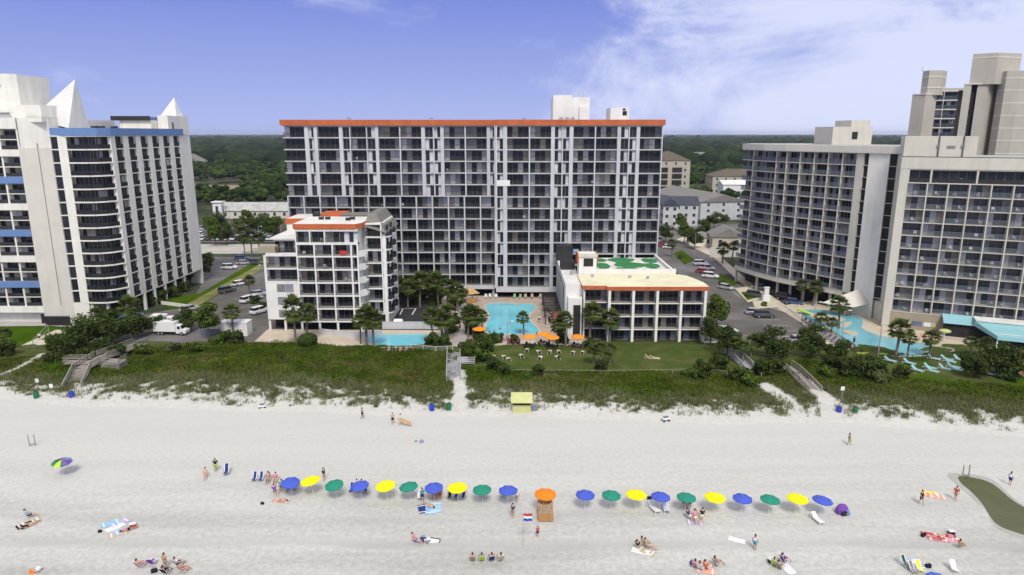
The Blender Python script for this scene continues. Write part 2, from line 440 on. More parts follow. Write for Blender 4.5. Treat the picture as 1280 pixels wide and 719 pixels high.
# ------------------------------------------------------------------ terraced block in front of it
def terraced_block():
    b = Bld('terraced_block', 'white terraced block with orange parapet standing before the left half of the long hotel', 'apartment block')
    st = 2.686; z0 = 2.7; W = b.w; Ls = {'lp': .42, 'pane': 1.1, 'rail': 'bars', 'pal': ('glass','curtain','curtain_light')}
    xa, xb, xc, xd = -43.0, -39.3, -35.5, -31.0; Y = 134.0
    cols = [('t',.28),('b',3.4),('t',.3),('b',3.5),('t',.3),('b',3.6),('t',.35),('b',1.0),('t',.3)]
    facade(b, (xa, Y), (-30.6, Y), z0, st, 6, cols, 'white_wall', 1.8, .3, dict(Ls, notop=True))
    t = dict(Ls); t['lp'] = .6
    facade(b, (xa, Y), (-30.6, Y), z0+6*st, st, 1, cols[:6]+[('n',2.5),('n',2.3)], 'white_wall', 1.2, .45, t)
    top = z0+7*st
    W.box(xa, -30.6, Y+1.85, 152, z0-.3, z0+6*st, 'white_wall'); W.box(xa, -30.6, Y+1.25, 152.02, z0+6*st, top-.01, 'white_wall')
    # left wing, lower: white wall with windows on three floors, two balcony rows above
    facade(b, (-50.0, Y+1.2), (xa-.02, Y+1.2), z0+3*st, st, 2, [('p',.45),('b',6.2)], 'white_wall', 1.6, .3, Ls)
    W.box(-50.0, xa-.02, Y+2.9, 150, z0, z0+5*st, 'white_wall')
    W.box(-50.0, xa-.02, Y+1.21, Y+1.6, z0, z0+3*st-.31, 'white_wall')
    W.box(-50.02, -49.6, Y+1.15, Y+2.9, z0+.003, z0+5*st+.35, 'white_wall'); W.box(-50.0, xa-.02, Y+1.15, Y+1.5, z0+5*st, z0+5*st+.35, 'white_wall')
    for k in range(3):
        for x in (-47.7, -46.0):
            m = MB(); z = z0+k*st+.5
            m.box(x, x+1.55, Y+1.1, Y+1.2, z, z+1.55, 'curtain' if (k*7+x > -40 or random.random() < .4) else 'glass'); m.box(x+.7, x+.8, Y+1.05, Y+1.1, z, z+1.55, 'frame'); m.box(x+1.55, x+1.6, Y+1.05, Y+1.2, z, z+1.55, 'frame')
            m.build('window', b.r)
    # setback storey over the wing with its terrace
    zt = z0+5*st
    facade(b, (-48.8, Y+4.2), (xa-.02, Y+4.2), zt, st, 1, [('b',5.8)], 'white_wall', .8, .3, {'lp': .3, 'rail': 'none'})
    W.box(-48.8, xa-.02, Y+5.05, 150, zt, zt+st, 'white_wall'); W.box(-49.4, xa-.02, Y+3.9, 150.1, zt+st+.002, zt+st+.35, 'roof_white')
    tr = MB(); T = None
    tr.box(-51.0, -47.6, Y+1.3, Y+3.6, zt+.36, zt+1.7, 'dull_tan'); tr.build('terrace_enclosure', b.r)
    m = rail_cell(frame2((-47.5, Y+1.3), (xa-.1, Y+1.3))[0], 0, 4.4, .1, zt+.36, {}); m.build('balcony_railing', b.r)
    # stair flank behind
    W.box(-49.6, -43.2, 149.5, 158, 0, 20.6, 'white_wall')
    # legs
    for x in (-49.8, -46.6, xa+.2, xb+.1, xc, xd, -30.8):
        W.box(x-.2, x+.2, Y+1.25 if x < xa else Y+.05, Y+1.7 if x < xa else Y+.45, 0, z0-.3, 'white_wall')
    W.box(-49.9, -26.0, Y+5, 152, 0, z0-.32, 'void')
    # slanted end parapets of the balconies at the right corner, stepping bay behind
    for i in range(1, 6):
        z = z0+i*st
        W.add([(-30.6,Y-.03,z-.3),(-29.7,Y+1.4,z-.3),(-29.7,Y+1.4,z+1.0),(-30.6,Y-.03,z+1.05),(-30.45,Y+.05,z-.3),(-29.5,Y+1.5,z-.3),(-29.5,Y+1.5,z+1.0),(-30.45,Y+.05,z+1.05)],
              [(0,1,2,3),(7,6,5,4),(3,2,6,7),(0,4,5,1)], 'white_wall')
        W.box(-30.58, -29.5, Y+1.42, Y+4, z-.28, z-.02, 'white_wall')
    facade(b, (-29.9, Y+4), (-26.6, Y+4), z0+.6, st, 7, [('b',4.3),('t',.3)], 'white_wall', 1.6, .28, Ls)
    W.box(-30.55, -26.6, Y+5.66, 152, z0, z0+7*st+.5, 'white_wall')
    W.box(-26.6, -25.9, Y+4.6, 152, 0, z0+6.4*st, 'white_wall')
    # round ended balconies on the right flank
    for i in range(7):
        z = z0+.6+i*st
        for yy in (Y+6.5, Y+11):
            P = [(-25.9, yy-1.9)]+[(-25.9+1.0*math.sin(a), yy-1.9*math.cos(a)) for a in [R(30*k) for k in range(1, 6)]]+[(-25.9, yy+1.9)]
            W.prism(P, z-.25, z, 'white_wall')
            rl = MB(); Q = [(x+.0, y) for x, y in P]
            for q0, q1 in zip(Q[:-1], Q[1:]):
                rl.beam((*q0, z+.5), (*q1, z+.5), .05, .85, 'rail_dark')
            rl.build('balcony_railing', b.r)
            wn = MB(); wn.box(-25.9, -25.86, yy-1.2, yy+1.2, z, z+2.1, 'glass'); wn.build('window', b.r)
    b.done()
    r = MB()
    r.prism([(xa-.25, Y-.2), (-30.9, Y-.2), (-29.9, Y+1.6), (-29.9, 146), (xa-.25, 146)], top+.002, top+1.05, 'orange_band', 'roof_white')
    r.prism([(xa+.15, Y+.2), (-31.1, Y+.2), (-30.3, Y+1.8), (-30.3, 145.6), (xa+.15, 145.6)], top+1.05, top+1.054, 'roof_white')
    r.box(-49.8, -43.0, 149.3, 158.2, 20.6, 21.7, 'orange_band'); r.box(-49.5, -43.3, 149.6, 157.9, 21.7, 21.71, 'roof_white')
    r.box(-42.8, -37.5, 150, 158, 20.6, 22.5, 'orange_band')
    r.box(-37.0, -31, 147, 152.3, top, top+1.3, 'roof_shingle')
    # mansard over the right corner
    zt = z0+.6+7*st
    r.add([(-29.9,Y+3.6,zt-.6),(-25.6,Y+3.9,zt-2.0),(-25.6,153,zt-2.0),(-29.9,153,zt-.6),(-29.9,Y+7.5,zt+1.6),(-28.2,Y+7.5,zt+1.6),(-28.2,153,zt+1.6),(-29.9,153,zt+1.6)],
          [(0,1,5,4),(1,2,6,5),(4,5,6,7),(2,3,7,6)], 'roof_shingle')
    r.build('roof', b.r)
    for x, y in ((-39.5,141),(-38.2,141.2),(-33.6,139.5),(-33.0,141)):
        a = MB(); a.box(x-.45,x+.45,y-.4,y+.4,top+1.05,top+1.6,'dark_frame'); a.box(x-.3,x+.3,y-.3,y+.3,top+1.6,top+1.7,'metal'); a.build('rooftop_vent', b.r)
    a = MB(); a.ell((-42.6,148.5,22.6),(.9,.5,.9),'dark_frame'); a.tube((-42.6,148.5,20.6),(-42.6,148.5,22.6),.1,.1,'metal'); a.build('satellite_dish', b.r)
terraced_block()

# ------------------------------------------------------------------ low lodge with the yellow roof
def lodge():
    b = Bld('lodge', 'four storey lodge with pale yellow flat roof and orange parapet beside the lawn', 'motel')
    st = 2.62; z0 = .0; Y = 128.4; W = b.w
    Ls = {'lp': .45, 'pane': 1.1, 'pal': ('glass','curtain','curtain_blue'), 'rail': 'bars'}
    facade(b, (18.6, Y), (37.6, Y), z0, st, 4, [('p',.5),('b',4.2),('p',.5),('b',4.2),('p',.5),('b',4.2),('p',.5),('b',4.2),('p',.5)], 'ivory_wall', 1.5, .2, Ls, pier_out=.45)
    facade(b, (13.95, Y+.9), (18.58, Y+.9), z0, st, 4, [('t',.3),('b',4.2)], 'ivory_wall', 1.5, .2, Ls)
    W.box(14.0, 37.6, Y+2.5, 139, 0, 4*st, 'ivory_wall')
    W.box(10.6, 13.94, 131.6, 158, 0, 10.9, 'white_wall')
    W.box(11.0, 13.7, 129.4, 131.59, 0, 8.6, 'white_wall')
    W.box(17.8, 34.6, 142.0, 162.4, 0, 10.6, 'white_wall')
    b.done()
    r = MB()
    P = [(13.6,Y+.35),(18.3,Y+.35),(18.3,Y-.55),(37.9,Y-.55),(37.9,132),(36.2,138.3),(34.8,139.6),(13.6,139.6)]
    r.prism(P, 4*st+.003, 4*st+.75, 'orange_band', 'roof_yellow'); r.prism([(14.0,Y+.7),(18.6,Y+.7),(18.6,Y-.2),(37.5,Y-.2),(37.5,132),(35.9,138),(34.6,139.3),(14.0,139.3)], 4*st+.75, 4*st+.756, 'roof_yellow')
    r.box(17.8, 34.6, 139.65, 141.98, 4*st-.5, 11.0, 'roof_yellow')
    r.box(17.79, 34.8, 141.9, 142.2, 10.6, 11.9, 'white_wall'); r.box(34.3, 34.8, 142.2, 162.4, 10.6, 11.4, 'white_wall')
    r.box(10.9, 13.8, 132, 157.5, 10.91, 10.93, 'roof_white'); r.build('roof', b.r)
    d = MB(); d.box(17.85, 34.25, 142.22, 162.3, 10.61, 10.64, 'roof_white')
    rr = random.Random(4)
    for (x, y, a, bb) in ((20,146,2.3,3.2),(20.3,152,2.2,3),(20,159,2.3,2.5),(25.5,146.5,3.4,3.8),(26.5,153,3.6,3.4),(26,159,3.2,2.6),(32,146,2.0,3.0),(31.6,152,1.8,2.8),(32.4,158.5,1.9,2.8)):
        P = [(x+a*math.cos(t)*(1+.18*rr.uniform(-1,1)), y+bb*math.sin(t)*(1+.18*rr.uniform(-1,1))) for t in [2*math.pi*k/14 for k in range(14)]]
        P = [(min(max(p, 17.9), 34.2), min(max(q, 142.3), 162.2)) for p, q in P]
        d.prism(P, 10.64, 10.72+rr.random()*.04, 'deck_green')
    d.build('green_roof_deck', b.r)
    t = MB(); t.box(13.95, 17.6, 139.7, 143.6, 8, 15.4, 'white_wall'); t.box(13.8, 17.8, 139.5, 139.69, 14.9, 15.6, 'beige_wall')
    t.box(13.6, 13.94, 139.7, 143.6, 13.6, 15.5, 'orange_band'); t.box(17.61, 17.9, 139.7, 143.6, 13.6, 15.5, 'orange_band')
    t.box(14.9, 16.9, 139.66, 139.7, 12.9, 14.6, 'void'); t.build('stair_tower', b.r)
    t = MB(); t.box(12.0, 13.4, 129.35, 129.4, .2, 7.2, 'void'); t.build('doorway', b.r)
    t = MB(); t.box(10.5, 10.6, 136, 155, 3, 9.4, 'void'); 
    for y in range(137, 155, 3): t.box(10.4, 10.5, y, y+.4, 3, 9.4, 'white_wall')
    t.build('window', b.r)
    t = MB(); t.box(10.7, 13.7, 146, 150, 10.93, 12.6, 'dark_frame'); t.box(10.5, 14.2, 157, 161, 10.9, 14.3, 'dark_frame'); t.build('rooftop_canopy', b.r)
    for x, y in ((12.5,140.5),(24,136),(27.5,135.2),(16.5,137)):
        a = MB(); a.tube((x,y,10.9),(x,y,11.6),.3,.3,'metal'); a.tube((x,y,11.6),(x,y,11.75),.4,.35,'metal'); a.build('rooftop_vent', b.r)
lodge()

# ------------------------------------------------------------------ left hotel
def left_hotel():
    b = Bld('corner_hotel', 'tall white hotel with blue bands and pointed rooftop sails at the left edge', 'hotel')
    W = b.w; top = 39.5; z0 = 4.1; st = (top-z0)/13
    Ls = {'lp': .3, 'pane': 1.2, 'rail': 'panel', 'rm': 'rail_dark', 'rt': 'rail_dark', 'pal': ('glass','curtain','curtain')}
    # beachfront balconies, two storeys between bands
    x1 = -99.6; x0 = -130; Y = 141.0
    cols = []
    for k in range(8): cols += [('t',.35),('b',3.4)]
    cols += [('t',.35)]
    u = 5.45; zb = 2.7
    for g in range(7):
        za = zb+g*u
        facade(b, (x0, Y), (x1, Y), za+1.35, 2.05, 2, cols, 'ivory_wall', 1.4, .16, {'lp': .45, 'pane': 1.2, 'rail': 'panel', 'rm': 'rail_dark', 'rh': .8, 'notop': True})
        W.box(x0, x1, Y-.35, Y+1.4, za-.0, za+1.35-.001, 'ivory_wall' if g % 2 == 0 else 'blue_band')
    Yt = zb+7*u
    W.box(x0, x1, Y-.2, Y+1.4, Yt, Yt+2.2, 'ivory_wall')
    W.box(x0, x1, Y+1.46, 176, 0, Yt+2.2, 'ivory_wall')
    # solid corner wall, strip of windows
    W.prism([(x1,Y-.5),(-95.0,143.5),(-95,150),(x1,150)], 0, top-2.4, 'cream_wall')
    W.prism([(x1+.3,Y-.2),(-95.0,143.7),(-95,150),(x1+.3,150)], top-2.41, 43.0, 'ivory_wall')
    facade(b, (-95, 143.5), (-92.2, 144.35), z0, st, 13, [('w',1.3),('p',1.55)], 'ivory_wall', 1.0, .2, Ls)
    W.prism([(-95,143.5),(-92.2,144.35),(-92.2,150),(-95,150)], 0, z0-.21, 'ivory_wall')
    # curved bay
    bow = [(-92.2,144.35),(-90.2,144.1),(-88.1,144.25),(-86.3,145.4),(-85.1,147.6)]
    for q0, q1 in zip(bow[:-1], bow[1:]):
        facade(b, q0, q1, z0, st, 13, [('b',1)], 'ivory_wall', 1.1, .26, {'lp': .22, 'pane': 1.15, 'rail': 'panel', 'rm': 'glass', 'rt': 'dark_frame', 'headm': 'void', 'rh': .95, 'pal': ('glass','curtain','curtain')}, slab_out=.25)
    # side
    side = [('p',1.5)]
    for k in range(6): side += [('b',2.75),('p',1.85)]
    side = side[:-1]+[('p',5.2)]
    facade(b, (-85.0, 147.7), (-84.5, 183), z0, st, 13, side, 'ivory_wall', .55, .2, {'lp': .05, 'pane': 1.2, 'rail': 'panel', 'rm': 'glass', 'rt': 'dark_frame', 'headm': 'void', 'fm': 'dark_frame', 'rh': .9}, pier_out=.08)
    W.prism([(-94,146.2),(-90,145.8),(-88,146),(-86.6,149),(-85.62,151),(-85.14,183),(-94,183)], z0-.25, top, 'ivory_wall')
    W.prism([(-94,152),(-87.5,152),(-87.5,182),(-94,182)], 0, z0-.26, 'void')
    W.prism([(-94,182),(-84.5,182),(-84.5,183),(-94,183)], 0, z0, 'ivory_wall')
    for x, y in ((-91.8,144.9),(-88.6,145.2),(-85.4,149),(-85.0,153.5),(-85,158),(-85,163),(-85,168),(-85,173)):
        W.box(x-.3, x+.3, y-.3, y+.3, 0, z0-.21, 'ivory_wall')
    b.done()
    r = MB()
    bb = [(-95.6,143.7),(-92.4,144.0),(-90.2,143.7),(-88,143.8),(-86,145.1),(-84.6,147.6),(-84.1,179)]
    inner = [(x-.5, y+.9) for x, y in bb]
    r.prism(bb+[(-95.6,179)], top, top+1.55, 'blue_band', 'roof_gravel')
    r.build('roof', b.r)
    # rooftop masses
    p = MB(); p.prism([(x0,145),(-102.5,145),(-101.6,146),(-101.6,156),(x0,156)], Yt+2.2, 51.8, 'ivory_wall')
    p.prism([(x0,143),(-96.0,143.6),(-95.2,146),(-95.2,152),(x0,152)], Yt+2.2, 45.6, 'ivory_wall')
    p.box(-101, -95.1, 142.0, 152, 42.2, 43.0, 'ivory_wall')
    p.box(-106, -104.5, 144.9, 145, 49.2, 49.9, 'void'); p.box(-105.5, -102, 142.95, 143.02, 43.6, 44.1, 'frame'); p.build('penthouse', b.r)
    p = MB(); p.add([(-100.4,146.5,42.9),(-93.0,147,41),(-92.2,153,41),(-100.4,153,42.9),(-91.2,148.5,51.0)], [(0,1,4),(1,2,4),(2,3,4),(3,0,4)], 'white_wall'); p.build('roof_sail', b.r)
    p = MB(); p.add([(-90.6,178,42.5),(-84.9,178,42.5),(-84.9,182.8,42.5),(-90.6,182.8,42.5),(-86.2,180.5,48.9)], [(0,1,4),(1,2,4),(2,3,4),(3,0,4)], 'white_wall'); p.build('roof_sail', b.r)
    p = MB(); p.box(-94.5, -86.9, 169, 178, top+1.5, 43.0, 'ivory_wall'); p.box(-86.8, -84.3, 172, 182.9, top, 44.2, 'ivory_wall')
    p.box(-96, -87.0, 168.6, 178, 43.0, 43.8, 'blue_band'); p.box(-96.2, -86.8, 168.4, 168.58, 42.95, 44.0, 'dark_frame')
    p.box(-84.29, -84.25, 174, 174.6, 41, 42.6, 'void'); p.build('lift_house', b.r)
    for k, (x, y) in enumerate(((-90.5,152),(-89.2,152.3),(-88.5,156))):
        a = MB(); a.box(x-.6,x+.6,y-.4,y+.4,top+1.55,top+2.0,'dark_frame'); a.box(x-.4,x+.4,y-.3,y+.3,top+2.0,top+2.15,'metal'); a.build('rooftop_vent', b.r)
    p = MB(); p.tube((-96.9,142.25,4),(-96.9,142.25,38),.07,.07,'frame'); p.build('drainpipe', b.r)
    # lobby floor: yellow boards, doors, stair wall
    p = MB(); p.box(-107.8, -103.6, 142.7, 142.9, .2, 2.1, 'yellow_board'); p.box(-103.5,-102.9,142.7,142.9,.2,2.1,'wood_orange'); p.build('wall_boarding', b.r)
    p = MB(); p.box(-100.7, -99.7, 140.9, 141.0, .05, 2.3, 'void'); p.build('doorway', b.r)
    p = MB(); p.box(-98.8, -93.6, 139.3, 139.55, 0, 2.2, 'void'); p.box(-98.8, -93.6, 139.28, 139.6, 2.2, 2.3, 'frame'); p.build('stair_wall', b.r)
left_hotel()

# ------------------------------------------------------------------ curved hotel wing on the right
def curved_hotel():
    b = Bld('curved_hotel', 'curved grey hotel wing with beige stair core behind the right car park', 'hotel')
    W = b.w; z0 = 5.0; st = 2.57; nf = 12; top = z0+nf*st
    Ls = {'lp': .45, 'pane': .8, 'rail': 'bars', 'rm': 'rail_grey', 'pal': ('glass','curtain','curtain_blue')}
    P = [(60.6,182.3),(62.9,172.9),(65.7,166.2)]
    q = P+[(67.6,163.0),(69.6,160.0),(71.5,157.0),(73.3,154.0),(75.1,151.2)]
    facade(b, q[0], q[1], z0, st, nf, [('b',5),('t',.15),('b',5)], 'beige_wall', 1.4, .15, Ls)
    facade(b, q[1], q[2], z0, st, nf, [('b',5),('t',.22),('b',4)], 'beige_wall', 1.4, .15, Ls)
    for k in range(2, 7):
        facade(b, q[k], q[k+1], z0, st, nf, [('t',.22),('b',3.2)], 'beige_wall', 1.4, .15, Ls)
    facade(b, q[7], (75.75,150.1), z0, st, nf, [('t',1)], 'beige_wall', 1.4, .22, Ls)
    c0 = (75.75,150.1)
    facade(b, c0, (76.5,148.75), z0, st, nf, [('t',.35),('w',1.0)], 'beige_wall', 1.0, .07, {'lp': 0, 'rail': 'none', 'pal': ('void','void','void')})
    W.prism([(76.5,148.75),(78.95,145.0),(82,149),(78.5,152.5)], 0, top+.8, 'ivory_wall')
    facade(b, (78.95,145.0), (80.0,143.7), z0, st, nf, [('w',1.0)], 'beige_wall', 1.0, .1, {'lp': .3, 'rail': 'none', 'pal': ('void','void','dull_tan')})
    W.prism([(80.0,143.7),(81.6,141.4),(88,150),(82,155)], 0, top+.8, 'beige_wall')
    inn = [(x+1.6, y+1.0) for x, y in q]+[(77.6,151),(81.4,145.6),(96,158),(80,190),(66,190)]
    W.prism(inn, z0-.5, top, 'beige_wall')
    gi = [(x+4, y+2.5) for x, y in q]+[(82,150),(95,158),(80,189),(66,189)]
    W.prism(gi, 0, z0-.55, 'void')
    for x, y in q: W.box(x+.6, x+1.1, y+.5, y+1.0, 0, z0-.5, 'beige_wall')
    for p0, p1 in zip(q[:-1], q[1:]):
        T, Ln = frame2(p0, p1); m = MB(T); m.box(0, Ln, -.12, 1.6, z0-1.1, z0-.24, 'beige_wall'); W.join(m)
    b.done()
    r = MB(); o = [(q[0][0]-.3, q[0][1]-.1)]+[(x-.5, y-.35) for x, y in q[1:]]+[(75.4,149.7),(76.2,148.4),(78.7,144.6),(81.3,141.0),(88,150),(96,158),(80,190.5),(65.4,190.5)]
    r.prism(o, top, top+1.45, 'taupe_light', 'roof_gravel'); r.build('roof', b.r)
    p = MB(); p.box(77, 86.5, 168, 178, top+1.45, 41.5, 'beige_wall'); p.box(81.5, 86, 168.5, 177, 41.5, 43.0, 'beige_wall'); p.box(81.7,83,167.9,168,38.6,40.3,'void')
    p.build('penthouse', b.r)
    # entrance porch and flared canopy roof at its foot
    p = MB(); p.prism([G(1062,388),G(1088,398),G(1100,405),G(1128,396),(84,146),(78,150)], 0, 4.3, 'beige_wall')
    for x in (1072, 1082): g = G(x, 392); p.box(g[0]-.5, g[0]+.5, g[1]-.4, g[1]-.1, 0, 3.4, 'dull_tan')
    p.build('entrance_porch', b.r)
    p = MB(); a = AT(1032,372,147); p.add([(68.5,146.5,3.4),(74.5,144.0,3.0),(78.5,145.6,3.4),(77.5,149.5,3.8),(76.8,147.6,6.2)], [(0,1,4),(1,2,4),(2,3,4),(3,0,4),(0,3,2,1)], 'taupe_light'); p.build('canopy_roof', b.r)
curved_hotel()

def front_block():
    b = Bld('oceanfront_block', 'pale grid hotel block with blank parapet at the right edge above the teal awning', 'hotel')
    W = b.w; z0 = 4.0; nf = 11; st = (33.1-z0)/11; B0 = Vector((78.8,137.5)); D = (Vector((97.9,128.9))-B0).normalized()
    Lp = 3.56; n = 12; B1 = B0+D*Lp*n
    Ls = {'lp': .58, 'pane': 1.1, 'rail': 'bars', 'rm': 'rail_grey', 'pal': ('glass_grey','curtain','curtain_light'), 'headm': 'curtain'}
    cols = []
    for k in range(n): cols += [('t',.22),('b',3.34)]
    facade(b, B0, B1, z0, st, nf-1, cols, 'beige_wall', 1.5, .15, dict(Ls, notop=True))
    c2 = [('t',.3),('b',3.3),('t',.3)]
    for k in range(5): c2 += [('b',6.8),('t',.3)]
    facade(b, B0, B1, z0+(nf-1)*st, st, 1, c2, 'beige_wall', .8, .2, {'lp': .05, 'pane': 1.6, 'rail': 'panel', 'rm': 'dark_frame', 'rh': .9, 'pal': ('glass','glass_grey','curtain')})
    T, Ln = frame2(B0, B1); m = MB(T)
    m.box(-1.35, -.02, -.1, 2.5, 0, 33.2, 'beige_wall')      # blank end pier
    m.box(-1.35, Ln, -.15, 18, z0+nf*st+.01, z0+nf*st+2.3, 'beige_wall')
    m.box(0, Ln, 1.56, 18, z0-.1, z0+nf*st, 'beige_wall')
    m.box(-1.3, Ln, .02, 18, 0, z0-.21, 'dull_tan')
    W.join(m)
    b.done()
    top = z0+nf*st+2.3
    r = MB(T); r.box(-1.1, Ln, .2, 17.8, top, top+.05, 'roof_gravel'); r.box(-1.35, Ln, -.17, .0, top, top+.12, 'dark_frame'); r.build('roof', b.r)
    p = MB(T); p.box(-1.1, 11.2, 1.2, 9, top+.05, top+4.0, 'beige_wall')
    p.build('penthouse', b.r)
    p = MB(T)
    for s in (4.8, 8.9): p.tube((s,1.0,top-.2),(s,1.0,top+4.2),.09,.09,'dark_frame'); p.box(s-.3,s+.2,.9,1.1,top+1.9,top+2.4,'frame')
    p.box(6.2,7.6,1.1,1.2,top+1.7,top+2.2,'frame'); p.build('wall_pipe', b.r)
    # teal awning over the restaurant
    a = thing('teal_awning', 'long teal fabric awning with white stripe on the right beachfront block', 'awning')
    T2 = T; f = MB(T2)
    sA = 9.2
    f.add([(sA,-.1,4.4),(Ln,-.1,4.4),(Ln,-3.0,3.1),(sA+1.8,-3.0,3.1),(sA,-3.0,3.1)], [(0,1,2,3,4)], 'teal')
    f.add([(sA+5,-3.0,4.2),(Ln,-3.0,4.2),(Ln,-8.5,2.9),(sA+8,-8.5,2.9)], [(0,1,2,3)], 'teal')
    f.add([(sA+8,-8.5,2.9),(Ln,-8.5,2.9),(Ln,-8.7,2.2),(sA+8,-8.7,2.2)], [(0,1,2,3)], 'teal')
    f.add([(sA+5,-3.0,4.2),(sA+8,-8.5,2.9),(sA+8,-8.7,2.2),(sA+5,-3.0,3.2)], [(0,1,2,3)], 'teal')
    f.build('awning_cloth', a)
    s_ = MB(T2); s_.box(sA+5.2, Ln, -3.6, -.3, 4.22, 4.5, 'roof_white'); s_.build('flat_roof', a)
    s_ = MB(T2); s_.beam((sA+7.5,-7.6,3.14),(Ln,-7.6,3.14),.35,.06,'roof_white'); s_.build('stripe', a)
    for k in range(6):
        s = sA+8.1+k*4.4; g = MB(T2); g.box(s-.1, s+.1, -8.5, -8.3, 0, 2.75, 'plastic_white'); g.build('post', a)
    v = MB(T2); v.box(sA+.5, Ln, -2.4, .0, 0, 3.0, 'void'); v.build('shopfront', a)
    # sign boards on the tan wall
    for s, w_, m_ in ((1.4,.9,'plastic_white'),(2.8,.9,'plastic_white'),(4.2,1.6,'curtain_blue'),(6.2,1.3,'plastic_white'),(7.6,.8,'yellow_roof')):
        g = MB(T2); g.box(s, s+w_, -.06, .0, 1.3, 2.2, m_); g.box(s-.05, s+w_+.05, -.03, .0, 1.25, 2.25, 'frame')
        o = g.build('notice_board', b.r)
    return T
TB = front_block()

def rear_tower():
    b = Bld('condominium_tower', 'tall taupe condominium tower with ribbed columns rising behind the right block', 'tower')
    W = b.w; Y = 205.0
    def X(px): return (px-640)*.2326
    def Z(y): return AT(1200, y, Y)[2]
    def P(*q): return [(X(a)*(Y+o)/Y, Y+o) for a, o in q]
    W.prism(P((1138.5,3),(1155,0),(1169,3),(1169,16),(1138.5,16)), 0, Z(119), 'taupe_wall')
    W.prism(P((1148,4),(1156,1.5),(1172,1.5),(1178,4),(1178,16),(1148,16)), Z(119), Z(88), 'taupe_wall')
    st = 2.62; zb = Z(171)
    facade(b, (X(1169.5),Y+3.5), (X(1201),Y+2), zb, st, 5, [('b',2.9),('t',.1),('b',2.9)], 'taupe_light', 1.2, .3, {'lp': .2, 'pane': 1.1, 'rail': 'panel', 'rm': 'glass_grey', 'rt': 'rail_grey'})
    W.prism(P((1169.2,4.9),(1201,4.9),(1201,16),(1169.2,16)), 0, Z(110.5), 'taupe_wall'); W.prism(P((1169.5,3.3),(1201,1.8),(1201,4.85),(1169.5,4.85)), zb+5*st+.02, Z(110), 'taupe_wall')
    W.prism(P((1169.5,3.3),(1201,1.8),(1201,4.85),(1169.5,4.85)), 0, zb-.35, 'taupe_wall')
    W.prism(P((1201.1,1.8),(1210.5,1.4),(1210.5,16),(1201.1,16)), 0, Z(106), 'taupe_wall')
    W.prism(P((1210.6,2.3),(1218,2.3),(1218,16),(1210.6,16)), 0, Z(107), 'void')
    for k in range(9): W.box(X(1210.6), X(1218), Y+2.1, Y+2.29, 36+k*2.2, 36.15+k*2.2, 'frame')
    W.prism(P((1218.1,1.2),(1231,0),(1240,3.5),(1248,4.5),(1248,16),(1218.1,16)), 0, Z(106), 'taupe_wall')
    W.prism(P((1207,2.2),(1238,-1.2),(1267,1.2),(1267,16),(1207,16)), Z(106)+.01, Z(67), 'taupe_wall')
    rt = ((1243,1.0),(1252,-2),(1270,-3.2),(1288,-2),(1297,1),(1297,16),(1243,16))
    W.prism(P(*rt), 0, Z(90), 'taupe_wall')
    for y in (193,177,161.5,146,130.5,114.5,99.5):
        W.prism([(a-.03 if a < X(1270) else a+.03, q-.04) for a, q in P((1243,1.0),(1252,-2),(1270,-3.2),(1288,-2),(1297,1),(1297,1.5),(1243,1.5))], Z(y), Z(y)+.3, 'taupe_light')
    for y, q in ((119,((1138.2,3),(1155,-.2),(1169.3,2.9),(1169,4),(1138.5,4))),(110.5,((1147.8,4),(1156,1.4),(1172,1.4),(1178.2,4),(1178,5),(1148,5))),(97,((1147.8,4),(1156,1.4),(1172,1.4),(1178.2,4),(1178,5),(1148,5))),(106,((1200.8,1.75),(1232,-.15),(1240.2,3.5),(1240,5),(1201,5))),(73,((1206.8,2.2),(1238,-1.3),(1267.2,1.15),(1267,3),(1207,3)))):
        W.prism(P(*q), Z(y)+.02, Z(y)+.34, 'taupe_light')
    b.done()
    a = MB(); a.tube((X(1159),Y+5,Z(88)),(X(1159),Y+5,Z(82)),.1,.06,'metal'); a.tube((X(1180),Y+5,Z(108)),(X(1180),Y+5,Z(100)),.2,.2,'metal'); a.build('antenna', b.r)
rear_tower()

